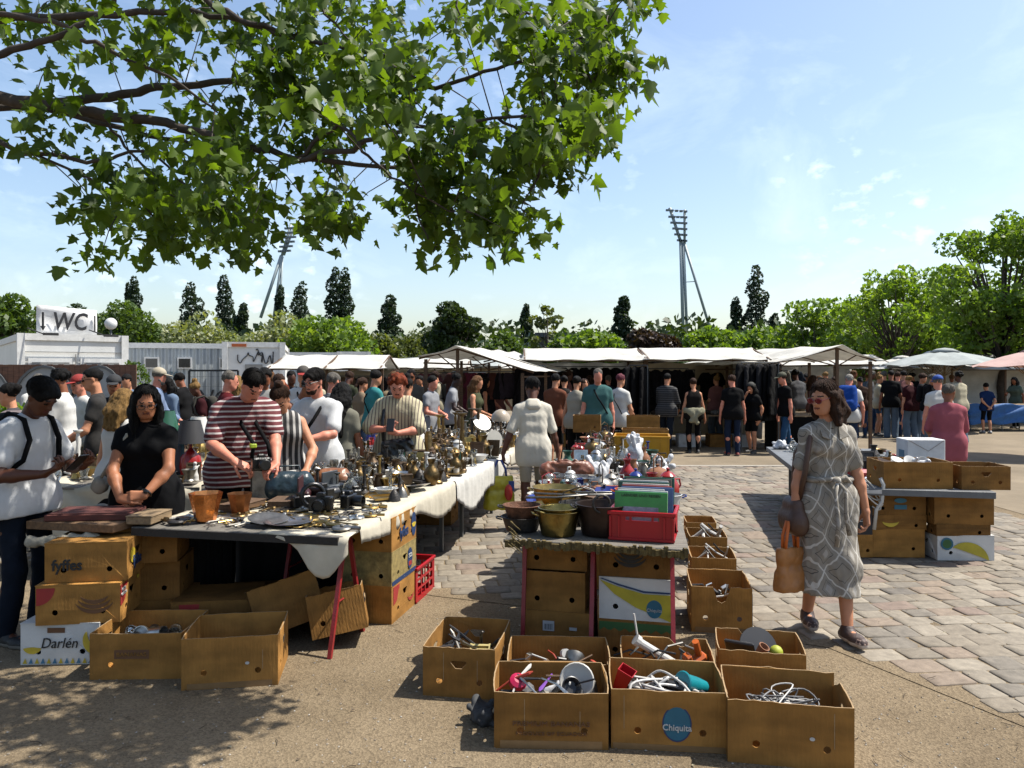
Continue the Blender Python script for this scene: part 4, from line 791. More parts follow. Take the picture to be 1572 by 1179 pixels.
 t=person('black haired man in a white T-shirt at the left edge, bent over a phone',loc,75,J,.0085,'brown',('tee',clothm('white_tee',(.74,.75,.76))),('trousers',clothm('jeans_dark','131c2a',var=.2)),('mop','black'),sleeve=.62,hem=.08,loose=.022,seed=4,folds=.9)
 backpack('black backpack on the man in the white T-shirt at the left edge',J,t,clothm('black_nylon','0b0b0e'))
 ph=thing('phone','dark phone held by the man with the backpack','phone',Matrix.Rotation(R(75),3,'Z')@Vector((0,-.43,1.14))+Vector(loc),R(75));mb=MB();mb.box((0,0,0),(.075,.15,.009),0,bev=.003);mb.box((0,0,.0055),(.068,.142,.001),1);o=mb.build('phone_body',[mat('phone_black','0c0c0e',.3),mat('phone_glass','1a1f28',.1,spec=.8)],ph,rot=(R(-40),0,0))
 J=skeleton(1.64,lean=6,hp=16,hyaw=14,fem=True,w=1.08,la=dict(t=(.06,-.33,.96),p=(1.2,.3,-.3),h=(-1,-.3,.0),curl=50,n=(0,1,-.3)),ra=dict(t=(-.10,-.33,.94),p=(-1.2,.3,-.3),h=(1,-.3,0),curl=45,n=(0,1,-.3)))
 loc=(-2.52,5.32,0)
 t=person('woman with long black hair, glasses and a black dress, hands joined, near the left table',loc,12,J,.0085,'mid',('dress',clothm('black_cotton','08090d')),None,('long','black'),sleeve=.35,botlen=.62,loose=.008,glasses='clear',seed=6)
 mb=MB();w0=J.wr[1]-(J.wr[1]-J.el[1]).normalized()*.02;d=(J.wr[1]-J.el[1]).normalized();a=d.orthogonal().normalized();b_=d.cross(a);mb.tube([w0+(a*math.cos(q)+b_*math.sin(q))*.031 for q in[2*PI*k/12 for k in range(13)]],.007,6,cap=False);mb.sphere(w0+Vector((0,-.03,.012)),(.017,.008,.017),8);mb.build('wristwatch',mat('watch_black','0a0a0a',.3),t)
 o=thing('tote_bag','cream tote bag hanging at the side of the woman in black','bag',loc,R(12));S=SDF();S.cap((-.30,.05,.95),(-.28,-.12,.95),.045,None,.02);S.cap((-.31,.08,.74),(-.29,-.15,.74),.055,None,.2);p,f=S.mesh(.010,amp=.006,freq=20);cm=clothm('cream_canvas',(.45,.42,.35));linkm('pouch',np_mesh('p',p,f),cm,o);mb=MB();mb.tube([(-.29,-.10,.95),J.sh[-1]+Vector((.04,-.08,.0)),J.sh[-1]+Vector((.05,-.02,.065)),J.sh[-1]+Vector((.03,.07,.0)),(-.30,.04,.95)],.012,5);mb.build('strap',cm,o,True)
 J=skeleton(1.82,lean=20,hp=32,hyaw=12,w=1.17,la=dict(t=(.12,-.50,.98),p=(1,.2,-.6),h=(-.8,-.5,-.3),curl=45,n=(0,.2,-1)),ra=dict(t=(-.16,-.46,1.02),p=(-1,.5,-.4),h=(.9,-.4,-.5),curl=30,n=(.1,.6,-1)))
 loc=(-2.12,6.05,0)
 st=stripes('cloth_striped_maroon',(.13,.008,.014),(.6,.54,.52),26,.66,'Z',.02)
 t=person('big man in a maroon and white striped T-shirt bending over the left table',loc,32,J,.0085,'pink',('tee',st),('trousers',clothm('black_track','07080b')),('short','darkbrown'),sleeve=.75,hem=.12,loose=.02,seed=11,folds=1.0)
 cmr=thing('camera','black camera on a thick neck strap with a yellow tab, held by the striped man','camera',loc,R(32));cb=mat('camera_black','0a0a0b',.35,bump=.2);c0=J.wr[1].lerp(J.wr[-1],.5)+Vector((0.02,-.08,.0));mb=MB();mb.box(c0,(.13,.07,.09),bev=.012);mb.box(c0+Vector((0,-.0,.055)),(.05,.05,.03),bev=.008);mb.build('camera_body',cb,cmr);mb=MB();mb.lathe([(.03,0),(.035,.01),(.035,.06),(.04,.07),(.04,.10),(.032,.10)],14,0,Matrix.Translation(c0+Vector((0,-.03,0)))@Matrix.Rotation(R(90),4,'X'));mb.build('lens',cb,cmr,True)
 mb=MB();nb=J.nb
 for sg in(-1,1):mb.tube([nb+J.X*sg*.0+Vector((0,.06,.03)),nb+J.X*sg*.065+J.F*.03+J.U*.03,nb+J.X*sg*.055+J.F*.15-J.U*.12,c0+Vector((sg*.05,0,.14)),c0+Vector((sg*.065,0,.04))],.015,6)
 mb.build('neck_strap',clothm('black_nylon','0b0b0e'),cmr,True);mb=MB();mb.box(c0+Vector((-.055,0,.13)),(.045,.04,.03),bev=.005);mb.build('yellow_tab',mat('tab_yellow',(.55,.7,.03),.5),cmr)
 J=skeleton(1.66,lean=16,hp=30,hyaw=-25,fem=True,w=1.1,la=dict(t=(.16,-.36,.95),p=(1,.4,-.4),h=(-.5,-.8,-.2),curl=40),ra=dict(t=(-.2,-.2,.9),p=(-1,.4,-.4)))
 t=person('woman in a black and white vertically striped sleeveless top, partly behind the striped man',(-1.97,6.55,0),25,J,.010,'fair',('tank',stripes('cloth_vertical',(.02,.02,.022),(.55,.53,.5),20,.6,'X',.01)),('skirt',clothm('charcoal_skirt','15151a')),('bun','brown'),sleeve=.3,botlen=.55,seed=12)
 J=skeleton(1.76,lean=4,hp=10,hyaw=-22,w=.98,la=dict(t=(.03,-.36,1.10),p=(1.2,.2,-.7),h=(-.8,-.5,.1),curl=50,n=(0,.5,-1)),ra=dict(t=(-.13,-.34,1.08),p=(-1.2,.3,-.6),h=(.8,-.5,.1),curl=55,n=(0,.5,-1)))
 t=person('man with glasses and beard in a white T-shirt with a black crossbody strap',(-1.80,7.15,0),-8,J,.009,'pink',('tee',clothm('white_tee',(.74,.75,.76))),('trousers',clothm('black_track','07080b')),('mop','darkbrown'),sleeve=.72,hem=.14,loose=.022,glasses='clear',seed=13,folds=1.0,beard='brown')
 strap('crossbody_bag','black crossbody bag strap over the white T-shirt of the man with glasses','bag',J,t,clothm('black_nylon','0b0b0e'),1,.016)
 J=skeleton(1.72,lean=6,hp=30,hyaw=5,w=1.06,la=dict(t=(.03,-.33,1.10),p=(1.2,.2,-.7),h=(-.6,-.6,.3),curl=50,n=(0,.8,.3)),ra=dict(t=(-.08,-.31,1.14),p=(-1.2,.3,-.6),h=(.6,-.6,.3),curl=55,n=(0,.8,.3)))
 loc=(-1.17,7.95,.016)
 t=person('red curly haired person in a yellow striped shirt looking down at a phone',loc,0,J,.010,'pink',('shirt',stripes('cloth_deckchair',(.62,.55,.36),(.16,.12,.10),30,.72,'X',.02)),('trousers',clothm('black_track','07080b')),('curly','red'),sleeve=.9,hem=.10,loose=.03,seed=14,folds=1.0)
 ph=thing('phone','black phone held by the red haired person','phone',Vector((-.02,-.42,1.17))+Vector(loc),0);mb=MB();mb.box((0,0,0),(.075,.009,.15),0,bev=.003);mb.build('phone_body',mat('phone_black','0c0c0e',.3),ph,rot=(R(-35),0,0))
 o=thing('crossbody_bag','black satin bag slung in front of the red haired person','bag',loc,0);S=SDF();S.cap((-.10,-.20,.96),(.12,-.2,.98),.05,None,.02);S.cap((-.12,-.2,.80),(.13,-.2,.82),.07,None,.15);p,f=S.mesh(.010,amp=.008,freq=22);sm_=mat('satin_black','0a0a0c',.3,bump=.3);linkm('pouch',np_mesh('p',p,f),sm_,o)
 mb=MB();mb.tube([(-.12,-.2,.95),(-.14,-.18,1.2),J.sh[-1]+Vector((.06,-.05,.06)),J.sh[-1]+Vector((.06,.06,.03))],.02,6);mb.build('strap',sm_,o,True)
build_near_people()
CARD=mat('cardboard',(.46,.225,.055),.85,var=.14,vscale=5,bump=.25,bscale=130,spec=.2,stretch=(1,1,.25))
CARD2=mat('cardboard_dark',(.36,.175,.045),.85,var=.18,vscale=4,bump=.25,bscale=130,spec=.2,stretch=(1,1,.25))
for m_ in(CARD,CARD2):
 n_=m_.node_tree.nodes;l_=m_.node_tree.links;oi=n_.new('ShaderNodeObjectInfo');mr_=n_.new('ShaderNodeMapRange');mr_.inputs[3].default_value=.68;mr_.inputs[4].default_value=1.2;mm_=n_.new('ShaderNodeMixRGB');mm_.blend_type='MULTIPLY';mm_.inputs[0].default_value=1;wv=n_.new('ShaderNodeTexWave');wv.inputs['Scale'].default_value=16;wv.inputs['Distortion'].default_value=1.5;wv.inputs['Detail'].default_value=1;tc_=n_.new('ShaderNodeTexCoord');l_.new(tc_.outputs['Object'],wv.inputs[0]);b2_=n_.new('ShaderNodeBump');b2_.inputs['Strength'].default_value=.22;b2_.inputs['Distance'].default_value=.0025;l_.new(wv.outputs['Fac'],b2_.inputs['Height']);l_.new(n_['Bump'].outputs[0],b2_.inputs['Normal']);l_.new(b2_.outputs[0],n_['Principled BSDF'].inputs['Normal']);st=n_.new('ShaderNodeTexNoise');st.inputs['Scale'].default_value=2.4;st.inputs['Detail'].default_value=6;sr=n_.new('ShaderNodeMapRange');sr.inputs[1].default_value=.38;sr.inputs[2].default_value=.6;sr.inputs[3].default_value=.72;sr.inputs[4].default_value=1.05
 l_.new(oi.outputs['Random'],mr_.inputs[0]);l_.new(st.outputs[0],sr.inputs[0]);mu_=n_.new('ShaderNodeMath');mu_.operation='MULTIPLY';l_.new(mr_.outputs[0],mu_.inputs[0]);l_.new(sr.outputs[0],mu_.inputs[1]);l_.new(n_['Color Ramp'].outputs[0],mm_.inputs[1]);l_.new(mu_.outputs[0],mm_.inputs[2]);l_.new(mm_.outputs[0],n_['Principled BSDF'].inputs['Base Color'])
CARDIN=mat('cardboard_edge',(.46,.31,.16),.9,var=.2,vscale=30)
CARDW=mat('cardboard_white',(.85,.84,.80),.7,var=.1,vscale=5,bump=.2,bscale=130)
CARDY=mat('cardboard_yellow',(.58,.50,.05),.7,var=.1,vscale=5,bump=.2)
INK_R=mat('ink_red',(.42,.03,.025),.7);INK_B=mat('ink_blue',(.015,.05,.16),.6);INK_K=mat('ink_black',(.02,.02,.02),.7);INK_Y=mat('ink_yellow',(.75,.55,.04),.6);INK_BR=mat('ink_brown',(.20,.09,.035),.8);INK_W=mat('ink_white',(.7,.7,.68),.6);INK_T=mat('ink_teal',(.02,.17,.27),.6);INK_G=mat('ink_green',(.05,.16,.04),.7)
def circ(x,y,r,n=12,sy=1):return[(x+r*math.cos(2*PI*k/n),y+r*sy*math.sin(2*PI*k/n))for k in range(n)][::-1]
def hole_hand(x,y,w=.09,h=.04):return[(x-w/2,y+h*.3),(x-w/2+.01,y+h/2),(x+w/2-.01,y+h/2),(x+w/2,y+h*.3),(x+w*.18,y-h*.5),(x-w*.18,y-h*.5)]
def panel_outline(w,h,rnd,torn,notch=None,slope=(0,0)):
 bot=[(-w/2,0),(w/2,0)];top=[];n=14
 for i in range(n+1):
  u=i/n;x=w/2-u*w;y=h+(rnd.uniform(-1,1)*torn*(1 if rnd.random()<.35 else .25))-slope[1]*max(0,1-u*3)-slope[0]*max(0,u*3-2)
  if notch and abs(x-notch[0])<notch[1]:y-=notch[2]*(1-(abs(x-notch[0])/notch[1])**4)
  top.append((x,y))
 return bot+top
def carton(label,loc,rz,w=.5,d=.4,h=.245,m=None,closed=False,torn=.003,seed=0,group=None,holes=True,name='banana_box',notch=None,slope=None,tilt=None,lid=None,bulge=.006,handf=False):
 rnd=random.Random(seed);m=m or CARD;t=.0055;root=thing(name,label,'box',loc,rz,group,rot=(*tilt,rz)if tilt else None);mb=MB()
 def holesfor(W,side):
  if not holes:return[]
  H=[circ(-W*.27,h*.32,.0165),circ(W*.29,h*.32,.0165)]
  if side in('l','r')or handf:H.append(hole_hand(0,h*.66))
  if side in('f','b')and rnd.random()<.35 and not handf:H.pop(rnd.randrange(len(H)))
  return H
 sides={'f':(Matrix.Translation((0,-d/2+t,0))@Matrix.Rotation(PI/2,4,'X'),w),'b':(Matrix.Translation((0,d/2-t,0))@Matrix.Rotation(PI,4,'Z')@Matrix.Rotation(PI/2,4,'X'),w),'r':(Matrix.Translation((w/2-t,0,0))@Matrix.Rotation(PI/2,4,'Z')@Matrix.Rotation(PI/2,4,'X'),d-2*t-.001),'l':(Matrix.Translation((-w/2+t,0,0))@Matrix.Rotation(-PI/2,4,'Z')@Matrix.Rotation(PI/2,4,'X'),d-2*t-.001)}
 for k,(M,W)in sides.items():
  nt=notch[1:]if notch and notch[0]==k else None;sl=slope.get(k,(0,0))if slope else(0,0)
  mb.plate(panel_outline(W,h,rnd,torn if not closed else 0,nt,sl),holesfor(W,k),t,M)
 mb.box((0,0,t/2+.001),(w-2*t-.002,d-2*t-.002,t))
 if closed:mb.box((0,0,h+t/2+.001),(w+.004,d+.004,t));
 v2=[]
 for(x,y,z)in mb.v:
  f=math.sin(PI*min(1,max(0,z/h)))if closed else(z/h)**1.5;ex=bulge*f;v2.append((x+ex*(x/(w/2))*(1-(y/(d/2))**2)+rnd.uniform(-.0006,.0006),y+ex*(y/(d/2))*(1-(x/(w/2))**2),z))
 mb.v=v2
 wm=[m,CARDIN];mb.m=[0]*len(mb.f)
 for i,f in enumerate(mb.f):
  zs=[mb.v[j][2]for j in f]
  if min(zs)>h*.55 and len(f)==4 and not closed:mb.m[i]=1
 mb.build('carton',wm,root);root['dims']=(w,d,h,bulge,int(closed));return root
def face_print(root,side,name,size,m,x,z,shape='rect',txt=None,th=.0018,bold=.0,sx=1,shear=0,inset=0):
 w,d,h,bu,cl=root['dims'];hw=len(txt)*size*.26*sx if txt else(size[0]/2 if not isinstance(size[0],tuple)else .2);W_=w if side=='f' else d;xx=max(0,abs(x)-hw);ff=math.sin(PI*min(1,max(0,z/h)))if cl else(z/h)**1.5;e=.0055+bu*ff*(1-(xx/(W_/2))**2)+inset+(.0035 if txt else 0)
 rot={'f':(R(90),0,0),'r':(R(90),0,R(90)),'l':(R(90),0,R(-90))}[side]
 loc={'f':(x,-d/2-e+.005,z),'r':(w/2+e-.005,x,z),'l':(-w/2-e+.005,-x,z)}[side]
 if txt:return text(name,txt,size,m,root,loc,rot,th,bold,sx,shear)
 mb=MB();o=[(-size[0]/2,-size[1]/2),(size[0]/2,-size[1]/2),(size[0]/2,size[1]/2),(-size[0]/2,size[1]/2)]if shape=='rect' else None
 if shape=='oval':o=circ(0,0,size[0]/2,24,size[1]/size[0])[::-1]
 if shape=='quarter':o=[(0,0)]+[(size[0]*math.cos(a),-size[0]*math.sin(a))for a in[PI/2*k/10 for k in range(11)]][::-1]
 if shape=='banana':
  n=14;L,T=size;o=[]
  for k in range(n+1):a=PI*(.12+.76*k/n);o.append((-L/2*math.cos(a),L*.42*(.55-math.sin(a))))
  for k in range(n,-1,-1):a=PI*(.12+.76*k/n);q=T*math.sin(PI*k/n)+.004;o.append((-(L/2-q*.3)*math.cos(a),L*.42*(.55-math.sin(a))+q))
 if shape=='poly':o=size
 mb.plate(o,[],th,Matrix.Identity(4));return mb.build(name,m,root,loc=loc,rot=rot)
def wood_mat(n,c,v=.35):return mat(n,c,.75,var=v,vscale=6,bump=.4,bscale=40,stretch=(1,8,8))
WOOD=wood_mat('wood_brown',(.14,.075,.035));WOODP=wood_mat('wood_pale',(.32,.22,.12));WOODG=wood_mat('wood_grey',(.20,.18,.15));WOODR=wood_mat('wood_reddish',(.13,.028,.018))
REDM=mat('red_steel',(.34,.018,.022),.45,var=.2,bump=.15);GREYM=mat('grey_steel',(.11,.12,.125),.5,var=.2)
LU=Vector((.205,.979,0));LV=Vector((-.979,.205,0));LO=Vector((-1.0,4.48,0))
def L(a,b,z=.75):return LO+LU*a+LV*b+Vector((0,0,z))
CU=Vector((.168,.986,0));CV=Vector((-.965,.262,0));CO=Vector((.92,4.18,0))
def C_(a,b,z=.75):return CO+CU*a+CV*b+Vector((0,0,z))
def frame(u,v,o):return Matrix(((u.x,v.x,0,o.x),(u.y,v.y,0,o.y),(0,0,1,o.z),(0,0,0,1)))
LROT=math.atan2(LU.y,LU.x)
def trestle(label,p,rz,h=.74,span=.42,m=REDM,group=None,width=.05):
 t=thing('trestle',label,'table stand',p,rz,group)
 for sy in(-1,1):
  mb=MB();mb.tube([(0,sy*span/2,0),(0,sy*.02,h)],.017,4);mb.build('leg',m,t)
 mb=MB();mb.box((0,0,h-.012),(width,.05,.024));mb.build('head',m,t);mb=MB();mb.tube([(0,-span*.3,h*.42),(0,span*.3,h*.42)],.006,6);mb.build('spreader',m,t);return t
def drape(name,u0,u1,v0,v1,fr,z,over,m,parent=None,seed=1,nx=70,ny=44,side='right',loc=(0,0,0)):
 vs=[];fs=[];rnd=np.random.RandomState(seed);ph=rnd.rand(8)*6
 for i in range(nx+1):
  a=u0+(u1-u0)*i/nx;dr=over*(1+.35*math.sin(a*2.1+ph[0])+.2*math.sin(a*5.3+ph[1]))
  for j in range(ny+1):
   b=v1-(v1-v0+dr)*j/ny;wr=.004*math.sin(a*31+b*17+ph[2])*math.sin(b*23+ph[3])+.003*math.sin(a*57+ph[4]+8*math.sin(b*7))
   if b>=v0:p=fr(a,b,z+.006+abs(wr)*1.6)
   else:
    o=v0-b;fo=.014*math.sin(a*19+ph[5]+3*math.sin(a*3))*min(1,o/.10)+.006*math.sin(a*57+ph[6])*min(1,o/.05);hx_=.012*(1-math.exp(-o/.02))+abs(fo)
    p=fr(a,v0-hx_-.01,z+.006-max(0,o-.012))
   vs.append(tuple(p-Vector(loc)))
 w=ny+1
 for i in range(nx):
  for j in range(ny):fs.append((i*w+j,i*w+j+1,(i+1)*w+j+1,(i+1)*w+j))
 me=bpy.data.meshes.new(name);me.from_pydata(vs,[],fs);o=linkm(name,me,m,parent,True);md=o.modifiers.new('s','SOLIDIFY');md.thickness=.003
 return o
CREAM=mat('cream_cloth',(.70,.64,.51),.9,var=.14,vscale=3,bump=.25,bscale=25,spec=.1);LACE=mat('white_cloth',(.78,.76,.70),.9,var=.08,bump=.3,bscale=30,spec=.1)
CREAMS=mat('cream_cloth_crumpled',(.48,.44,.35),.9,var=.2,vscale=9,bump=1,bscale=30,spec=.1)
def build_tables():
 t=thing('trestle_table','dark wooden table top on red trestles at the front of the left row','table',L(.55,.68,0),LROT);mb=MB();M=Matrix.Translation(-Vector(t.location))
 mb.box((.0,0,.735),(1.12,1.40,.022),bev=.003);mb.build('tabletop',WOODG,t);mb=MB();mb.box((-.575,0,.722),(.02,1.36,.045));mb.build('edge_board',mat('black_wood',(.03,.025,.02),.8,bump=.5),t)
 a0=LROT-PI/2
 trestle('red trestle at the right front corner of the left table, foot on the sand',L(.32,.10,0),a0,.72,.50);trestle('red trestle in the shade under the middle of the left table',L(1.02,.80,0),a0,.72,.50)
 for k,(a,lab)in enumerate([(1.16,'grey steel legged table second in the left row'),(3.2,'grey steel legged table third in the left row'),(5.15,'grey steel legged table at the far end of the left row')]):
  Lk=1.9;t=thing('steel_table',lab,'table',L(a+Lk/2,.66,0),LROT,'steel tables of the left row');mb=MB();mb.box((0,0,.735),(Lk,1.3,.02),bev=.003);mb.build('tabletop',WOODG,t)
  mb=MB();mb.box((0,-.6,.705),(Lk-.1,.03,.035));mb.box((0,.6,.705),(Lk-.1,.03,.035));mb.build('rail',GREYM,t)
  for sx in(-1,1):
   for sy in(-1,1):mb=MB();mb.box((sx*(Lk/2-.28),sy*.42,.36),(.035,.035,.72));mb.tube([(sx*(Lk/2-.28),sy*.42,.60),(sx*(Lk/2-.62),sy*.42,.70)],.009,4);mb.build('leg',GREYM,t)
 tag(drape('tablecloth',.22,2.3,-.01,1.34,L,.748,.17,CREAM,seed=3),'cream cloth hanging over the right front edge of the left table','tablecloth')
 tag(drape('tablecloth',2.32,4.6,-.01,1.28,L,.747,.24,LACE,seed=5),'white crumpled cloth draped over the middle of the left row','tablecloth')
 tag(drape('tablecloth',4.62,7.0,-.01,1.26,L,.747,.15,CREAM,seed=8),'cream cloth over the far end of the left row','tablecloth')
 vs=[];fs=[]
 for i in range(15):
  for j in range(13):
   a=i/14;b=j/12;dr=(.02+.24*math.exp(-((a-.72)/.28)**2))*b;p=L(.0-.03*min(1,b*4)+.012*math.sin(a*19)*b,.50-a*.56,.757-max(0,dr))if j else L(.09,.50-a*.56,.757);vs.append(tuple(p))
 for i in range(14):
  for j in range(12):fs.append((i*13+j,i*13+j+1,(i+1)*13+j+1,(i+1)*13+j))
 me=bpy.data.meshes.new('tablecloth');me.from_pydata(vs,[],fs);o=linkm('tablecloth',me,CREAM);o.modifiers.new('s','SOLIDIFY').thickness=.004;tag(o,'crumpled cream cloth corner hanging at the front right corner of the left table','tablecloth')
 for nm,q in(('added black cloth darkening the space under the back of the left table',[(1.12,.28),(1.12,1.36)]),('added black cloth darkening the space under the left end of the left table',[(1.1,1.38),(.45,1.38)])):  # black sheets added to deepen the shade under the left table
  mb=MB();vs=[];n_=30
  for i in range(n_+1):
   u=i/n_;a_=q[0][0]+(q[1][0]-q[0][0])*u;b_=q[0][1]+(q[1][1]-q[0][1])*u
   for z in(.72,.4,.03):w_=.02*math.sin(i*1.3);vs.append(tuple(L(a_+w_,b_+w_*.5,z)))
  mb.add(vs,[(i*3+j,i*3+j+1,i*3+j+4,i*3+j+3)for i in range(n_)for j in(0,1)]);o=mb.build('added_shade_cloth',mat('black_cotton','0a0a0b',.9),None,True);o.modifiers.new('s','SOLIDIFY').thickness=.003;tag(o,nm,'cloth')
 p=L(-.0,1.72,0);t=thing('plank','thick wooden board resting on the stacked banana boxes at the far left','board',p,LROT);mb=MB();mb.box((.1,0,.755),(.46,.62,.05),bev=.004);mb.build('board',wood_mat('wood_raw',(.20,.11,.05)),t)
 t=thing('trestle_table','worn wooden table top on red trestles at the front of the centre row','table',C_(.62,.48,0),0);M=frame(CU,CV,Vector((0,0,0)));mb=MB();mb.box((0,0,.735),(1.30,1.04,.022),M=M,bev=.003);mb.build('tabletop',WOODG,t)
 mb=MB();rnd=random.Random(5)
 for i in range(60):b=-.5+i/59*1.0;mb.box((-.655+rnd.uniform(-.006,.006),b,.728+rnd.uniform(-.01,.006)),(.02+rnd.random()*.012,.02,.03+rnd.random()*.02),M=M,rz=rnd.random()*.4)
 mb.build('frayed_edge',mat('straw_mat',(.14,.10,.03),.95,var=.5,vscale=30,bump=.8),t)
 ca=math.atan2(CU.y,CU.x)-PI/2
 trestle('single thin red trestle at the left corner of the centre table',C_(.32,.92,0),ca,.72,.3);trestle('red trestle under the middle of the centre table',C_(.30,.50,0),ca,.72,.55);trestle('red trestle at the right corner of the centre table',C_(.28,.04,0),ca,.72,.60)
 for k,a in enumerate((1.32,3.1,4.9)):
  t=thing('folding_table',('wooden table second in the centre row','wooden table third in the centre row','wooden table at the far end of the centre row')[k],'table',C_(a+.86,.48,0),0,'wooden tables of the centre row');mb=MB();mb.box((0,0,.735),(1.70,1.02,.025),M=M,bev=.003);mb.build('tabletop',WOODG,t)
  for sx in(-1,1):
   for sy in(-1,1):mb=MB();mb.box((sx*.68,sy*.4,.36),(.04,.04,.72),M=M);mb.build('leg',WOOD,t)
 t=thing('display_table','grey slab table on stacked boxes right of the walking woman','table',(0,0,0),0);RU=Vector((.2,.98,0));RV=Vector((-.98,.2,0));o=Vector((4.22,6.72,0));M=frame(RU,RV,o);mb=MB();mb.box((1.95,.72,.625),(3.9,1.46,.06),M=M,bev=.004);mb.build('tabletop',mat('grey_laminate',(.17,.18,.19),.6,var=.15,bump=.2),t);mb=MB();mb.box((.02-.024,1.0,.628),(.006,.16,.03),M=M);mb.build('sticker',INK_W,t)
 for a,b in((.6,.25),(3.4,.25),(3.4,1.2),(1.9,1.2)):mb=MB();mb.box((a,b,.298),(.04,.04,.594),M=M);mb.build('leg',GREYM,t)
 return M
RM=build_tables()
def Rt(a,b,z=.656):return RM@Vector((a,b,z))
def build_boxes():
 n=[0]
 def B(label,px,py,rzdeg,w=.5,d=.4,h=.245,base=0,**k):
  n[0]+=1;f=G(px,py,base);a=R(rzdeg);c=f+Vector((-math.sin(a),math.cos(a),0))*d/2;return carton(label,c,a,w,d,h,seed=n[0],**k)
 b=B('open banana box at the front left of the centre group, with dark tools',704,1071,-9,.385,.50,.26,torn=.004,handf=True,base=.0)
 b1=b
 b=B('low open box behind the front middle box, with a metal lamp head inside',858,1092,-3,.52,.40,.24,torn=.003);b2=b
 b=B('open banana box at the front middle, with a red hair brush and white dish',846,1150,-2,.515,.37,.255,torn=.005,bulge=.012);b3=b
 face_print(b,'f','printed_text',.03,INK_BR,0,.115,txt='PREMIUM BANANAS',sx=1.3);face_print(b,'f','printed_text',.022,INK_BR,0,.07,txt='PRODUCE OF ECUADOR',sx=1.3)
 b=B('torn open box behind the oval logo box, with a white pipe and orange tool',1026,1092,-7,.46,.36,.25,torn=.006,notch=('b',-.1,.05,.05));b5=b
 b=B('open banana box with a round blue oval logo, full of white cables',1027,1153,-6,.515,.38,.27,torn=.004);b4=b
 face_print(b,'f','printed_logo',(.118,.150),INK_T,.035,.125,'oval');face_print(b,'f','logo_ring',(.130,.164),INK_B,.035,.125,'oval',th=.001);face_print(b,'f','logo_text',.038,INK_W,.035,.108,txt='Chiquita',bold=.0006,th=.003)
 b=B('open box at the front right corner, heaped with thin cables',1213,1178,-11,.52,.40,.275,torn=.006,slope={'r':(0,.06)});b6=b
 b=B('open box with a black disc and a yellow ball, right end of rear row',1170,1068,-12,.44,.36,.23,torn=.005,notch=('b',.02,.06,.06));b7=b
 b=B('deep banana box with a torn U cut, right beside the red trestle',1108,972,-9,.385,.46,.30,torn=.005,notch=('f',0,.045,.10));b8=b
 face_print(b,'r','blue_band',(.05,.24),mat('ink_blue2',(.02,.10,.2),.6),-.20,.14)
 b=B('open box with broken frames, behind the deep banana box',1096,908,-9,.34,.40,.26,torn=.004);b9=b
 b=B('open box with white paint rollers along the right side of the centre table',1088,868,-8,.32,.40,.25,torn=.004);b10=b
 b=B('small open box farthest back beside the centre table',1077,842,-8,.28,.36,.25,torn=.002)
 b=B('open box beside the white Darlen box, with a metal beaker and glass inside',208,1043,2,.50,.42,.255,torn=.003);bl1=b
 face_print(b,'f','printed_frame',(.19,.05),INK_BR,-.02,.14,th=.0008);face_print(b,'f','printed_text',.03,CARD,-.02,.14,txt='BANANAS',sx=1.2,th=.0012)
 b=B('large open box at the left front with crumpled plastic inside',353,1056,9,.50,.42,.275,torn=.003);bl2=b
 b=B('white Darlen banana box at the bottom of the far left stack',92,1020,2,.45,.36,.235,m=CARDW,closed=True)
 face_print(b,'f','lettering',.085,INK_K,.0,.125,txt='Darlén',shear=.25,sx=.9);face_print(b,'f','banana_print',(.11,.035),INK_Y,-.155,.085,'banana');o=face_print(b,'f','banana_print',(.15,.035),INK_Y,.165,.12,'banana');o.rotation_euler=(R(90),R(70),0)
 mb=MB()
 for k in range(13):mb.add([(-.21+k*.034,-.1855,.008),(-.185+k*.034,-.1855,.008),(-.195+k*.034,-.1855,.04)],[(0,1,2)],k%2)
 mb.build('border_print',[INK_Y,mat('ink_lightblue',(.08,.25,.4),.6)],b);face_print(b,'f','printed_frame',(.10,.03),INK_BR,-.02,.2,th=.0008)
 b=B('banana box with red quarter badge, middle of the far left stack',120,958,9,.46,.38,.225,closed=True,base=.235)
 face_print(b,'r','red_badge',(.12,),INK_R,-.19,.215,'quarter');face_print(b,'r','badge_text',.024,INK_W,-.145,.185,txt='GUTE',th=.003);face_print(b,'r','badge_text',.020,INK_W,-.145,.160,txt='GÜNSTIG',th=.003);face_print(b,'f','red_badge',(.10,),INK_R,-.225,.215,'quarter')
 for k in range(3):o=face_print(b,'f','banana_outline',(.22-.03*k,.02),INK_BR,.09,.10+k*.022,'banana',th=.0008+.0005*k)
 face_print(b,'r','banana_print',(.05,.02),INK_Y,.12,.19,'banana')
 b=B('fyffes banana box at the top of the far left stack, under the rag',132,893,9,.45,.38,.225,closed=True,base=.47)
 face_print(b,'r','logo_disc',(.09,.09),INK_Y,-.10,.13,'oval');face_print(b,'r','logo_text',.085,INK_B,-.03,.09,txt='fyffes',bold=.002,th=.003,sx=.85);face_print(b,'f','logo_text',.09,INK_K,-.10,.10,txt='fyffes',bold=.002,sx=.9)
 rag=MB();S=SDF();q=G(150,850,.72);S.cap((-.22,0,-.02),(.16,.0,.0),.03,.03,.03);S.cap((-.1,-.01,-.08),(.10,-.01,-.06),.03,.03,.05);S.cap((.02,-.01,-.16),(.12,-.01,-.02),.025,.03,.05);p,f=S.mesh(.011,amp=.012,freq=26);o=linkm('rag',np_mesh('rag',p,f),CREAMS,loc=L(-.14,1.72,.69),rz=R(6));tag(o,'crumpled grey-cream rag hanging off the plank over the fyffes box','cloth')
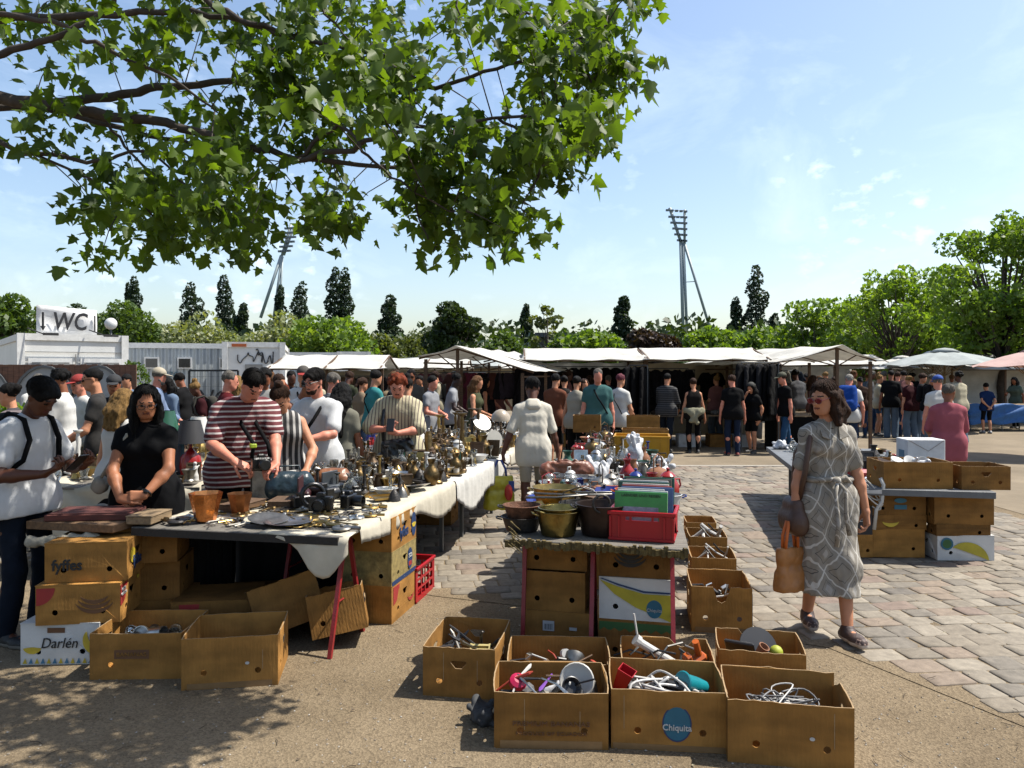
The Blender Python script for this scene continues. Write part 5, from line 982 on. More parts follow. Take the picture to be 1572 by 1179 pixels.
 for lab,a,b_,z,w,d,h,m,rz in[('carton under the left table with red badge, in shade behind the open boxes',.35,1.0,0,.5,.4,.26,CARD2,8),('fyffes box standing in the dark under the left table edge',.25,1.45,.5,.42,.38,.22,CARD2,12),('brown carton in the dark beside the far left stack',.3,1.47,.25,.44,.38,.24,CARD2,10),('brown carton at the bottom beside the far left stack',.32,1.45,0,.46,.38,.245,CARD2,9),('low carton at the back in the dark under the left table',.85,1.0,0,.4,.3,.16,CARD2,10)]:
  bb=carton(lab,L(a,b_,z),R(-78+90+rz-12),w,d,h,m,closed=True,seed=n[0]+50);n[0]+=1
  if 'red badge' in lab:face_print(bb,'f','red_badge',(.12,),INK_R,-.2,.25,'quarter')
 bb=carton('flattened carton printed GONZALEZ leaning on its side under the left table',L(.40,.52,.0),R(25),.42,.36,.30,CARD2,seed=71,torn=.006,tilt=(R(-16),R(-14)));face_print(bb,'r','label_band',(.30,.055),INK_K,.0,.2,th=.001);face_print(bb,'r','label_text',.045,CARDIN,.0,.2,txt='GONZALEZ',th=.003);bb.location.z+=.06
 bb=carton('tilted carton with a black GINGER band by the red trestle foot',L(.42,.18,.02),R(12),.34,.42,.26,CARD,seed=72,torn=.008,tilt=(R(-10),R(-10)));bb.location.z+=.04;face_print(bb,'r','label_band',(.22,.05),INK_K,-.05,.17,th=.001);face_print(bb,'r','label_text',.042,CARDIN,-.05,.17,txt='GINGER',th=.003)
 for lab,z,h in[('banana box with red quarter badge under the right edge of the left table',0,.25),('green and yellow SCB banana box in the middle of the stack by the trestle',.25,.23),('fyffes box with blue banana oval directly under the left table edge',.485,.225)]:
  bb=carton(lab,L(.98,.14,z),R(-12),.36,.50,h,CARD if z!=.25 else mat('cardboard_print',(.36,.27,.09),.8,var=.4,vscale=22),closed=True,seed=80+int(z*100))
  if z==0:face_print(bb,'r','red_badge',(.12,),INK_R,-.22,.24,'quarter');face_print(bb,'r','banana_outline',(.14,.02),INK_R,.12,.09,'banana')
  elif z==.25:face_print(bb,'r','logo_disc',(.10,.15),INK_B,.10,.12,'oval');face_print(bb,'r','logo_text',.04,INK_W,.10,.14,txt='SCB',th=.003);face_print(bb,'r','red_band',(.06,.03),INK_R,.10,.085,th=.0035);face_print(bb,'r','blue_band',(.48,.03),INK_B,0,.018,th=.001)
  else:face_print(bb,'r','logo_text',.10,INK_B,-.03,.10,txt='fyffes',bold=.002,sx=.85);face_print(bb,'r','logo_disc',(.10,.17),INK_B,.185,.115,'oval',th=.001);o=face_print(bb,'r','banana_print',(.09,.03),INK_Y,.185,.11,'banana',th=.003)
 def pcrate(label,loc,rz,w,d,h,m,slots='grid',name='plastic_crate'):
  t=thing(name,label,'crate',loc,rz);th=.006
  for k,(M,W)in{'f':(Matrix.Translation((0,-d/2+th,0))@Matrix.Rotation(PI/2,4,'X'),w),'b':(Matrix.Translation((0,d/2,0))@Matrix.Rotation(PI/2,4,'X'),w),'r':(Matrix.Translation((w/2-th,0,0))@Matrix.Rotation(PI/2,4,'Z')@Matrix.Rotation(PI/2,4,'X'),d-.014),'l':(Matrix.Translation((-w/2,0,0))@Matrix.Rotation(PI/2,4,'Z')@Matrix.Rotation(PI/2,4,'X'),d-.014)}.items():
   H=[]
   if slots=='grid':
    nc,nr=max(3,int(W/.085)),3
    for i in range(nc):
     for j in range(nr):x0=-W/2+.02+i*(W-.04)/nc;y0=.03+j*(h-.06)/nr;H.append([(x0+.008,y0+.008),(x0+.008,y0+(h-.06)/nr-.008),(x0+(W-.04)/nc-.008,y0+(h-.06)/nr-.008),(x0+(W-.04)/nc-.008,y0+.008)])
   elif slots=='hand':
    for x0,ww in((-W*.22,.022),(0,.11),(W*.23,.03)):H.append([(x0-ww/2,h*.70),(x0-ww/2,h*.83),(x0+ww/2,h*.83),(x0+ww/2,h*.70)])
   mb=MB();mb.plate([(-W/2,0),(W/2,0),(W/2,h),(-W/2,h)],H,th,M);mb.build('side_panel',m,t)
  mb=MB();mb.box((0,0,.006),(w-.01,d-.01,.008));mb.build('bottom',m,t)
  mb=MB()
  for sy in(-1,1):mb.box((0,sy*(d/2+.004),h-.008),(w+.024,.014,.022),bev=.003);mb.box((0,sy*(d/2+.004),.012),(w+.01,.012,.012))
  for sx in(-1,1):mb.box((sx*(w/2+.005),0,h-.008),(.014,d-.008,.022),bev=.003)
  for sx in(-1,-.72,.72,1):
   for sy in(-1,1):mb.box((sx*(w/2-.004),sy*(d/2+.006),h/2-.002),(.010,.014,h-.045))
  mb.build('rim',m,t);return t
 RED=mat('red_plastic',(.50,.008,.018),.35,var=.06,vscale=3,bump=.05,spec=.4);YEL=mat('yellow_plastic',(.72,.36,.01),.35,var=.08,spec=.4)
 pcrate('red slotted plastic crate on the ground beside the fyffes stack',L(1.42,.12,0),LROT-PI/2,.34,.42,.26,RED)
 S=SDF();[S.sph((x,y,z),.05,.04)for x,y,z in((0,0,0),(.06,.05,.03),(-.05,.06,.02),(.03,-.08,.04))];p,f=S.mesh(.010,amp=.01,freq=30);o=linkm('cloth_bundle',np_mesh('c',p,f),mat('cloth_mauve',(.14,.08,.13),.8),loc=L(1.42,.15,.23));tag(o,'mauve bundle of cloth bulging out of the red slotted crate','cloth')
 rc=pcrate('bright red plastic crate of books and records on the centre table',C_(.24,.20,.748),math.atan2(CU.y,CU.x)-PI/2-R(6),.36,.28,.165,RED,'hand')
 global CRATE;CRATE=rc
 pcrate('yellow plastic crate at the far end of the centre table',C_(4.6,.22,.75),math.atan2(CU.y,CU.x)-PI/2,.60,.40,.24,YEL,'none')
 for lab,px,py,z0,w,d,h,m in[('brown carton with torn flap, left of the pair at the centre row end',903,664,.78,.42,.34,.26,CARD2),('open carton of small books at the far end of the centre row',990,664,.78,.5,.36,.25,CARD),('carton right behind the yellow crate',994,690,.76,.56,.36,.24,CARD),('tall narrow carton standing by the blue shirted man',942,650,.8,.16,.2,.34,CARD2)]:
  f=G(px,py,z0);carton(lab,f+Vector((0,d/2,0)),R(-8),w,d,h,m,seed=n[0]+90,torn=.003);n[0]+=1
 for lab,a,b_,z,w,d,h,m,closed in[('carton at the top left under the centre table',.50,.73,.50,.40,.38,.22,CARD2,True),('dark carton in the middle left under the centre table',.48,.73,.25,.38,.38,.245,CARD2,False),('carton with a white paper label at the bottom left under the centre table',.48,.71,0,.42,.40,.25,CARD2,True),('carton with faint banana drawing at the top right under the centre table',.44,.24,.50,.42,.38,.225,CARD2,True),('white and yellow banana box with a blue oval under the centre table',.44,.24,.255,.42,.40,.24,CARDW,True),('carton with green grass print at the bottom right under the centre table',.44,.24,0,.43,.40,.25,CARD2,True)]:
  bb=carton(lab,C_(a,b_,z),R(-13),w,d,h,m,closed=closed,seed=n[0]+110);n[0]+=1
  if 'white and yellow' in lab:
   face_print(bb,'f','yellow_print',[(-.205,.11),(-.12,.03),(0,-.04),(.205,-.115),(.205,.04),(.05,.04),(-.10,.075)],mat('print_yellow',(.60,.50,.03),.6),0,.12,'poly',th=.001);face_print(bb,'f','outline_print',[(-.205,.118),(-.1,.082),(.05,.046),(.205,.046),(.205,.056),(.05,.056),(-.1,.092),(-.19,.12)],INK_B,0,.12,'poly',th=.001);face_print(bb,'f','logo_disc',(.09,.105),INK_T,.11,.075,'oval',th=.003);face_print(bb,'f','logo_text',.026,INK_W,.11,.068,txt='Chiquita',th=.0042)
  if 'grass' in lab:face_print(bb,'f','green_print',[(-.21,.24),(-.21,.19)]+[(-.21+i*.03,.185+(.02 if i%2 else 0))for i in range(15)]+[(.21,.24)],INK_G,0,0,'poly',th=.001)
  if 'paper label' in lab:face_print(bb,'f','paper_label',(.07,.06),INK_W,-.05,.17);[face_print(bb,'f','barcode',(.004 if i%2 else .002,.035),INK_K,-.075+i*.008,.165,th=.003)for i in range(7)];face_print(bb,'f','paper_label',(.045,.018),INK_W,.1,.16)
  if 'faint banana' in lab:
   for k in range(3):face_print(bb,'f','banana_outline',(.2-.03*k,.018),INK_K,-.03,.10+k*.018,'banana',th=.0008+.0004*k)
 for k,(a,b_,lab)in enumerate([(1.9,.35,'carton on the cobbles under the second centre table'),(1.95,.85,'carton in shade at the left under the second centre table'),(3.6,.3,'carton under the third centre table')]):carton(lab,C_(a,b_,.016),R(-10),.5,.4,.26,CARD,closed=True,seed=130+k)
 bb=carton('banana box closed with tape under the middle of the left row',L(4.15,.75,.016),R(-8),.48,.38,.25,CARD2,closed=True,seed=140)
 for lab,px,py,z,w,d,h,m in[('plain carton at the bottom of the middle stack under the grey table',1378,856,0,.50,.38,.25,CARD),('banana printed carton in the middle of the stack under the grey table',1384,0,.25,.46,.38,.13,CARD2),('carton with two blue oval prints directly under the grey table',1380,0,.38,.50,.38,.215,CARD2),('white carton with yellow banana print at the bottom right of the grey table',1472,862,0,.50,.38,.22,CARDW),('flat carton between the white box and the top carton on the right',1468,0,.22,.48,.38,.10,CARD2),('large plain carton at the top right under the grey table',1470,0,.32,.52,.38,.25,CARD2),('small carton left of the stacks under the grey table, behind the woman',1322,848,0,.22,.38,.20,CARD),('black printed carton behind the woman under the grey table',1318,0,.2,.26,.38,.26,mat('carton_black',(.03,.03,.035),.7))]:
  f=Vector(((px-786)/FPX*7.02,7.02 if px<1430 else 6.9,z));bb=carton(lab,f+Vector((0,d/2,.014)),R(-3+(n[0]%3)),w,d,h,m,closed=True,seed=n[0]+150,bulge=.01);n[0]+=1
  if 'yellow banana' in lab:o=face_print(bb,'f','banana_print',(.36,.09),mat('print_yellow',(.60,.50,.03)),.05,.09,'banana');o.rotation_euler=(R(90),R(200),0);face_print(bb,'f','logo_disc',(.11,.11),INK_T,-.17,.15,'oval',th=.003);face_print(bb,'f','logo_ring',(.08,.08),INK_G,-.17,.15,'oval',th=.004)
  if 'blue oval' in lab:face_print(bb,'f','blue_print',(.11,.045),INK_T,.02,.14,'oval');face_print(bb,'f','blue_print',(.11,.04),INK_T,.02,.08,'rect')
  if 'banana printed' in lab:face_print(bb,'f','banana_outline',(.16,.03),INK_Y,-.1,.06,'banana',th=.001)
  if 'black printed' in lab:face_print(bb,'f','lettering',.07,INK_W,0,.15,txt='BE')
 bt1=carton('long open carton on the grey table, left of the pair',Rt(.28,.62),R(-4),.60,.40,.24,CARD,seed=160,torn=.003);bt2=carton('shorter open carton at the right end of the grey table',Rt(.30,.05),R(-4),.42,.36,.21,CARD2,seed=161,torn=.004,handf=True)
 wb=thing('package','white crumpled paper wrapped box with a folded flap on the grey table','box',Rt(1.5,.16),R(-6));mb=MB();mb.box((0,0,.17),(.38,.30,.34),bev=.006);mb.build('package_body',mat('white_paper',(.85,.86,.86),.7,var=.12,vscale=5,bump=.8,bscale=8),wb);mb=MB();mb.tube([(-.18,-.153,.335),(.02,-.153,.22),(.18,-.153,.335)],.002,4);mb.tube([(.185,-.153,.12),(-.185,-.153,.13)],.0025,4);mb.build('fold_line',INK_BR,wb);face=MB();face.box((-.192,0,.15),(.004,.14,.14));face.build('picture_label',mat('label_blue',(.12,.25,.35),.6),wb)
 TAPE=mat('packing_tape',(.34,.20,.09),.25,var=.15,spec=.6)
 for b,s_,x,z,sz in((b3,'f',0,.02,(.46,.035)),(b6,'r',0,.12,(.05,.2)),(bl2,'f',.0,.018,(.44,.03)),(bl1,'r',.1,.12,(.045,.2)),(b1,'r',-.1,.1,(.05,.18)),(b8,'f',0,.02,(.34,.03)),(b4,'f',0,.015,(.5,.025))):face_print(b,s_,'tape',sz,TAPE,x,z,th=.0008)
 for b,x in((b3,-.12),(b3,.13),(b6,.18),(b1,-.08),(b1,.1),(bl2,.17),(b4,-.2)):face_print(b,'f','crease',(.003,b['dims'][2]*.55),CARDIN,x,b['dims'][2]*.62,th=.0008)
 for b in(bl2,b6):face_print(b,'f','scuff',(.022,.016),INK_W,.09,.13,'oval',th=.001)
 return dict(b1=b1,b2=b2,b3=b3,b4=b4,b5=b5,b6=b6,b7=b7,b8=b8,b9=b9,b10=b10,bl1=bl1,bl2=bl2,bt1=bt1,bt2=bt2)
BX=build_boxes()
def sheet_mat(name,c,tr=.35):
 if name in MATS:return MATS[name]
 m=bpy.data.materials.new(name);m.use_nodes=True;n=m.node_tree.nodes;l=m.node_tree.links;n.remove(n['Principled BSDF']);t=n.new('ShaderNodeTexCoord');nn=n.new('ShaderNodeTexNoise');nn.inputs['Scale'].default_value=1.6;nn.inputs['Detail'].default_value=8;nn.inputs['Roughness'].default_value=.7;l.new(t.outputs['Object'],nn.inputs[0])
 r=n.new('ShaderNodeValToRGB');r.color_ramp.elements[0].position=.3;r.color_ramp.elements[1].position=.6;r.color_ramp.elements[0].color=(*[x*.72 for x in c],1);r.color_ramp.elements[1].color=(*c,1);l.new(nn.outputs[0],r.inputs[0])
 bp=n.new('ShaderNodeBump');bp.inputs['Strength'].default_value=.4;bp.inputs['Distance'].default_value=.05;n3_=n.new('ShaderNodeTexNoise');n3_.inputs['Scale'].default_value=4;n3_.inputs['Detail'].default_value=4;l.new(t.outputs['Object'],n3_.inputs[0]);l.new(n3_.outputs[0],bp.inputs['Height'])
 d=n.new('ShaderNodeBsdfDiffuse');tl=n.new('ShaderNodeBsdfTranslucent');ms=n.new('ShaderNodeMixShader');ms.inputs[0].default_value=tr
 for x in(d,tl):l.new(r.outputs[0],x.inputs[0]);l.new(bp.outputs[0],x.inputs['Normal'])
 l.new(d.outputs[0],ms.inputs[1]);l.new(tl.outputs[0],ms.inputs[2]);l.new(ms.outputs[0],n['Material Output'].inputs[0]);MATS[name]=m;return m
TARP=sheet_mat('tarpaulin_white',(.62,.61,.57));TARPG=sheet_mat('tarpaulin_grey',(.42,.45,.44));TARPC=sheet_mat('tarpaulin_cream',(.42,.36,.26),.3);TARPP=sheet_mat('tarpaulin_pink',(.60,.44,.40))
def sheet(name,rows,m,parent,nx=24,sag=.03,seed=0,th=.004,wav=.01):
 rs=np.random.RandomState(seed);ph=rs.rand(6)*6;vs=[];fs=[];sub=6;R_=[]
 for k in range(len(rows)-1):
  for q in range(sub):u=q/sub;R_.append((Vector(rows[k][0]).lerp(Vector(rows[k+1][0]),u),Vector(rows[k][1]).lerp(Vector(rows[k+1][1]),u),u))
 R_.append((Vector(rows[-1][0]),Vector(rows[-1][1]),0))
 for j,(a,b,u)in enumerate(R_):
  for i in range(nx+1):
   w=i/nx;p=a.lerp(b,w);bays=3;p.z-=sag*abs(math.sin(w*PI*bays))*.6+sag*math.sin(PI*u)+wav*math.sin(w*21+j*.9+ph[0]);p.y+=wav*math.sin(w*17+ph[1]+j);vs.append(tuple(p))
 for j in range(len(R_)-1):
  for i in range(nx):q=j*(nx+1)+i;fs.append((q,q+1,q+nx+2,q+nx+1))
 me=bpy.data.meshes.new(name);me.from_pydata(vs,[],fs);o=linkm(name,me,m,parent,True);o.modifiers.new('s','SOLIDIFY').thickness=th;return o
def garment_proto(name,kind,m,seed=0):
 S=SDF();w=.2 if kind!='dress' else .17;Lg={'jacket':.62,'tee':.58,'dress':1.05,'coat':.95}[kind]
 S.cap((-w*.8,0,-.06),(w*.8,0,-.06),.045,None,.03)
 for k in range(17):z=-.1-(Lg-.1)*k/16;S.cap((-w*(1+.025*k*(kind!='tee')),0,z),(w*(1+.025*k*(kind!='tee')),0,z),.045,None,.02)
 sl=.5 if kind in('jacket','coat')else .18
 if kind!='dress':
  for sg in(-1,1):S.cap((sg*w*.9,0,-.08),(sg*(w+.10),.01,-.08-sl),.055,.045,.03)
 S.sub((0,0,-.01),(.07,.08,.05));p,f=S.mesh(.022,amp=.012,freq=17,seed=seed,anis=(1.5,1,.3));p[:,1]*=.8;return np_mesh(name,p,f)
GARM={}
def garment(kind,c,seed=0):
 k=(kind,seed)
 if k not in GARM:GARM[k]=garment_proto('g_'+kind,kind,None,seed)
 me=GARM[k].copy();return me
def hang(name,label,kind,c,loc,rz,group,scale=1,seed=0,m=None):
 me=garment(kind,c,seed);o=linkm(name,me,m or clothm('g_'+(c if isinstance(c,str)else 'x'),c,var=.25),None,True,loc,rz=rz);o.scale=(scale,)*3;tag(o,label,'clothing',group);return o
def stall(label,x0,x1,y0,y1,zf,zr,zb,m,seed=0,posts=4,ridge=.35,over=.35,back=None,sides=None,group=None,wood=WOOD,valance=.0,xe=.15,backm=None,counter=None):
 t=thing('market_stall',label,'market stall',((x0+x1)/2,y0,0),0,group);ox=(x0+x1)/2;V=lambda x,y,z:(x-ox,y-y0,z);ym=y0+(y1-y0)*ridge
 sheet('canopy',[(V(x0-xe,y0-over,zf-.03),V(x1+xe,y0-over,zf-.03)),(V(x0-xe*.3,y0,zf+.04),V(x1+xe*.3,y0,zf+.04)),(V(x0,ym,zr),V(x1,ym,zr)),(V(x0-xe*.3,y1,zb),V(x1+xe*.3,y1,zb))],m,t,seed=seed)
 for i in range(posts):
  x=x0+(x1-x0)*i/(posts-1)
  for y,z in((y0,zf),(y1,zb)):mb=MB();mb.box(V(x,y,z/2),(.05,.05,z));mb.build('post',wood,t)
  mb=MB();mb.tube([V(x,y0-over+.05,zf-.05),V(x,ym,zr-.03)],.022,4);mb.tube([V(x,ym,zr-.03),V(x,y1,zb-.02)],.022,4);mb.build('rafter',wood,t)
 mb=MB();mb.tube([V(x0,y0,zf-.06),V(x1,y0,zf-.06)],.022,4);mb.build('beam',wood,t);mb=MB();mb.tube([V(x0,ym,zr-.04),V(x1,ym,zr-.04)],.022,4);mb.build('beam',wood,t)
 if back:sheet('back_wall',[(V(x0,y1-.03,zb-.05),V(x1,y1-.03,zb-.05)),(V(x0,y1-.01,zb*.5),V(x1,y1-.01,zb*.5)),(V(x0,y1-.03,back),V(x1,y1-.03,back))],backm or TARPC,t,seed=seed+1,sag=.005,wav=.015)
 for s_ in(sides or ''):
  x=x0 if s_=='l' else x1;sheet('side_wall',[(V(x,y0+.3,.2),V(x,y1,.2)),(V(x,y0+.2,1.2),V(x,y1,1.2)),(V(x,y0+.1,zf-.02),V(x,y1,zb-.02))],m,t,seed=seed+2,sag=0,nx=10)
 if counter:
  mb=MB();mb.box(V(ox,y0+counter[0],counter[1]),(x1-x0-.1,counter[2],.03));mb.build('counter',WOODP,t)
 return t
def gable_end(label,px,py,ridge_back,wl,wr,D0,zp,zl,zr_,m,seed=0,slant=0,depth=4):
 xp=(px-786)/FPX*D0;t=thing('market_stall',label,'market stall',(xp,D0,0));d=Vector((slant,1,0)).normalized()*depth
 F=[Vector((-wl,0,zl)),Vector((-wl*.5,-.0,(zl+zp)/2-.0)),Vector((0,-.12,zp)),Vector((wr*.5,0,(zp+zr_)/2+.02)),Vector((wr,0,zr_))]
 sheet('canopy',[(tuple(F[0]),tuple(F[0]+d)),(tuple(F[2]),tuple(F[2]+d)),(tuple(F[4]),tuple(F[4]+d))],m,t,seed=seed,sag=.04)
 for x,z in((-wl*.82,zl),(wr*.85,zr_),(0,zp)):
  for k in(0,1,2):
   if x==0 and k==1:continue
   b=d*(k/2*.96+.02);mb=MB();mb.box((x+b.x,b.y+.03,(z-.05)/2),(.06,.06,z-.05));mb.build('post',WOOD,t)
 for k in(0,1,2):
  b=d*(k/2*.96+.02)
  for e,z in((-wl,zl),(wr,zr_)):mb=MB();mb.tube([(b.x,b.y+.03,zp-.06),(b.x+e,b.y+.03,z-.04)],.024,4);mb.tube([(b.x,b.y+.03,zp-.45),(b.x+e*.5,b.y+.03,(z+zp)/2-.06)],.016,4);mb.build('rafter',WOOD,t)
 for e,z in((-wl*.82,zl),(wr*.85,zr_)):mb=MB();mb.tube([(e,.03,z-.12),(e+d.x,d.y,z-.12)],.022,4);mb.build('beam',WOOD,t)
 return t
def parasol(label,px,top,D,w,m,drop=.45,group=None,cap=True):
 x=(px-786)/FPX*D;H=zt(top,D);t=thing('parasol',label,'parasol',(x,D,0),0,group);mb=MB();n=8;rings=[(.04,H),(w*.25,H-drop*.42),(w*.5,H-drop)];vs=[(0,0,H+.02)];fs=[]
 for r,z in rings:
  for k in range(n*2):a=PI*k/n;rr=r*(1 if k%2==0 else .955);vs.append((rr*math.cos(a),rr*math.sin(a),z-(0 if k%2==0 else .03*r)))
 N=n*2
 for k in range(N):fs.append((0,1+k,1+(k+1)%N))
 for q in range(2):
  for k in range(N):fs.append((1+q*N+k,1+q*N+N+k,1+q*N+N+(k+1)%N,1+q*N+(k+1)%N))
 mb.add(vs,fs);o=mb.build('canopy',m,t);o.modifiers.new('s','SOLIDIFY').thickness=.005
 mb=MB();mb.tube([(0,0,0),(0,0,H-.02)],.035,8);mb.build('pole',WOODP,t,True);mb=MB()
 for k in range(n):a=2*PI*k/n;mb.tube([(0,0,H-drop-.35),(w*.25*math.cos(a),w*.25*math.sin(a),H-drop*.42-.04)],.01,4)
 mb.build('ribs',WOODP,t)
 if cap:mb=MB();mb.lathe([(w*.12,H-drop*.17),(w*.06,H+.03),(.01,H+.06)],12);mb.build('vent_cap',m,t,True)
def rail(label,x0,x1,y,z,n,kinds,cols,group,desc,rz=0,scale=1,seed=0,y1=None):
 t=thing('clothes_rail',label,'clothes rail',((x0+x1)/2,y,0));y1=y if y1 is None else y1;h=(x1-x0)/2;mb=MB();mb.tube([(-h,0,z),(h,y1-y,z)],.014,6);mb.build('bar',GREYM,t)
 for sg in(-1,1):mb=MB();mb.tube([(sg*h,0 if sg<0 else y1-y,0.0),(sg*h,0 if sg<0 else y1-y,z)],.014,6);mb.build('upright',GREYM,t)
 rnd=random.Random(seed)
 for i in range(n):u=(i+.5)/n;k=rnd.choice(kinds);hang('hanging_'+('dress' if k=='dress' else 'jacket' if k in('jacket','coat')else 'shirt'),desc+', '+ORD[i]+' from the left',k,rnd.choice(cols),(x0+(x1-x0)*u,y+(y1-y)*u,z-.01),rz+rnd.uniform(-.2,.2),group,scale,seed=rnd.randrange(3))
MX0,MX1,MY=.28,5.62,17.2
stall('left bay of the long white roofed clothes stall facing the camera',.28,2.93,17.0,19.6,2.02,2.28,2.0,TARP,1,2,.4,.35,back=.1,backm=TARP)
stall('right bay of the long white roofed clothes stall, cream wall inside',2.98,5.62,17.0,19.6,2.03,2.29,2.0,TARP,2,2,.4,.35,back=.1,sides='r')
DK=['0d0c0e','101015','15120f','0a0a0a','1a1a20']
rail('rail of black jackets along the back of the left clothes bay',.5,2.85,19.2,1.85,9,['jacket','coat'],DK,'black jackets at the back of the left bay','black jacket, back rail of left clothes bay',0,1.05,1)
rail('rail of black coats at the back of the right clothes bay',3.05,4.4,19.2,1.8,5,['jacket','coat'],DK,'black coats at the back of the right bay','black coat, back rail of right clothes bay',0,1.1,2)
hang('hanging_shirt','single black T-shirt pinned on the cream wall of the right bay','tee','0c0c0e',(5.02,19.35,1.72),0,None,1.15)
rail('short rail of patterned dark dresses at the left post of the clothes stall',.18,.72,16.7,1.85,4,['dress','coat'],['17151a','26222a','121016'],'dark dresses at the left post','dark dress at left post of clothes stall',.5,1,3)
rail('short rail of long black garments between the two clothes bays',2.55,2.95,16.75,1.86,3,['coat','dress'],['0a0a0c','0e0d10'],'long black garments between the bays','long black garment between the clothes bays',.9,1.05,4)
rail('short rail of black and grey dresses at the right post of the clothes stall',4.95,5.75,16.6,1.92,6,['dress','coat'],['0b0b0d','2a2a2d','111114'],'black and grey dresses at the right post','dark dress at right post of clothes stall',.7,1.15,5)
for k,(x,w)in enumerate(((1.6,1.9),(4.2,2.2))):
 t=thing('clothes_counter',('low counter of folded clothes in the left clothes bay','low counter of folded clothes in the right clothes bay')[k],'table',(x,17.9,0));mb=MB();mb.box((0,0,.72),(w,.9,.03));mb.build('tabletop',WOODP,t)
 for sx in(-1,1):mb=MB();mb.box((sx*w*.45,0,.35),(.05,.8,.70));mb.build('leg',WOOD,t)
 rnd=random.Random(k);mbs=SDF()
 for q in range(14):S=SDF();cx,cy=rnd.uniform(-w/2+.15,w/2-.15),rnd.uniform(-.35,.2);S.cap((-.1,0,0),(.1,0,0),.05,None,.01);S.cap((-.08,.1,0),(.08,.1,.02),.045,None,.04);p,f=S.mesh(.022,amp=.01,freq=20,seed=q);c=rnd.choice(['5a5348','3a2a28','1c2430','6a6a66','40382c','241a20']);o=linkm('folded_garment',np_mesh('fg',p,f),clothm('g_'+c,c),None,True,(x+cx,17.9+cy,.78),rz=rnd.random()*3);tag(o,('folded garment heaped on the counter of the left clothes bay','folded garment heaped on the counter of the right clothes bay')[k],'clothing',('garments heaped in the left bay','garments heaped in the right bay')[k])
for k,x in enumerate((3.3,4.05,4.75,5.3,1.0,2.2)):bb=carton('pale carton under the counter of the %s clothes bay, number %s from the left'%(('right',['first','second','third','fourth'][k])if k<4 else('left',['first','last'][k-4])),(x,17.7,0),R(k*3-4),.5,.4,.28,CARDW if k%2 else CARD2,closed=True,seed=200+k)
pic=thing('framed_picture','small framed drawing hanging on the cream wall of the right bay','picture',(4.52,19.50,1.62));mb=MB();mb.box((0,0,0),(.24,.02,.32));mb.build('frame',mat('frame_black',(.03,.03,.03)),pic);mb=MB();mb.box((0,-.013,0),(.19,.006,.27));mb.build('print',mat('print_cream',(.5,.45,.36)),pic)
gable_end('white peaked market stall with brown posts, left of the long clothes stall',700,530,0,.72,1.42,14.2,2.20,2.0,1.74,TARP,3,.25,4.5)
gable_end('white peaked market stall with one big brown post, right of the long clothes stall',1290,530,0,1.55,.85,16.6,2.29,1.9,1.99,TARP,4,-.3,4.2)
stall('long low white stall behind the man with glasses, first on the left',-5.0,-2.7,16.0,18.2,1.83,2.10,1.8,TARP,5,3,.45,.3,back=.6,group=None)
stall('long low white stall, second from the left, right of the first',-3.2,-1.1,19.0,21.5,1.86,2.08,1.8,TARP,6,3,.45,.3,back=.6)
stall('low stall with a grey roof edge farthest back on the left',-4.2,-.4,23.5,26,1.95,2.18,1.9,TARPG,7,4,.45,.3,back=.3)
stall('low white stall seen between the second left stall and the peaked stall',-2.3,.2,26,28,1.9,2.15,1.9,TARP,8,3,.45,.3,back=.3)
stall('cream walled stall at the back right beyond the grey parasol',9.2,13.0,26.5,29.5,2.0,2.35,2.0,TARP,9,3,.4,.4,back=.2,backm=TARP)
stall('low white stall in the far crowd between the right peaked stall and parasols',9.5,12.4,27.0,29.0,2.05,2.2,2.0,TARP,10,3,.5,.4)if False else None
stall('wide white tent with hanging cloth front at the right edge',14.3,19.5,25.0,29.0,1.85,2.35,1.9,TARP,11,4,.4,.4,back=.1,backm=TARP)
t=thing('tent_wall','hanging pale cloth wall under the wide tent at the right edge','tent wall',(17,26,0));sheet('cloth_wall',[((-2.9,0,1.9),(3,0,1.9)),((-2.7,.1,1.0),(3,.1,1.0)),((-2.6,0,.15),(3,0,.15))],TARP,t,seed=3,sag=.0,wav=.06,nx=50)
parasol('flat white parasol left of the grey parasol on the right',1432,541,25,2.9,TARP,.42);parasol('wide grey parasol in the right market row',1450,537,22.5,3.6,TARPG,.42)
parasol('broad white parasol left of the flat white one, over the far crowd',1385,548,29,3.2,TARP,.4);parasol('white parasol beyond the blue table at the right',1535,549,30,3.4,TARP,.4)
parasol('pale pink parasol cut by the right edge of the photo',1590,536,15.5,2.3,TARPP,.33);parasol('small distant white parasol behind the right peaked stall',1345,552,27,2.6,TARP,.3)
t=thing('market_table','table under a bright blue cloth at the right edge','table',(14.6,22.6,0));mb=MB();mb.box((0,0,.76),(2.9,.9,.03));mb.build('tabletop',WOODP,t);o=sheet('blue_cloth',[((-1.48,-.47,.79),(1.5,-.47,.79)),((-1.5,-.5,.5),(1.5,-.5,.5)),((-1.45,-.5,.22),(1.5,-.5,.25))],mat('cloth_blue',(.02,.14,.42),.7,var=.2),t,sag=0,wav=.03,nx=40)
for x in(-1.3,-.4,.5,1.3):mb=MB();mb.tube([(x,-.3,0),(x,-.3,.75)],.015,6);mb.tube([(x,.3,0),(x,.3,.75)],.015,6);mb.build('leg',GREYM,t)
t=thing('market_table','teal cloth covered table beside the boy in the blue T-shirt','table',(12.1,22.3,0));mb=MB();mb.box((0,0,.38),(1.5,.8,.75),bev=.02);mb.build('cloth_covered_top',mat('cloth_teal',(.02,.13,.14),.8,var=.3,vscale=4),t)
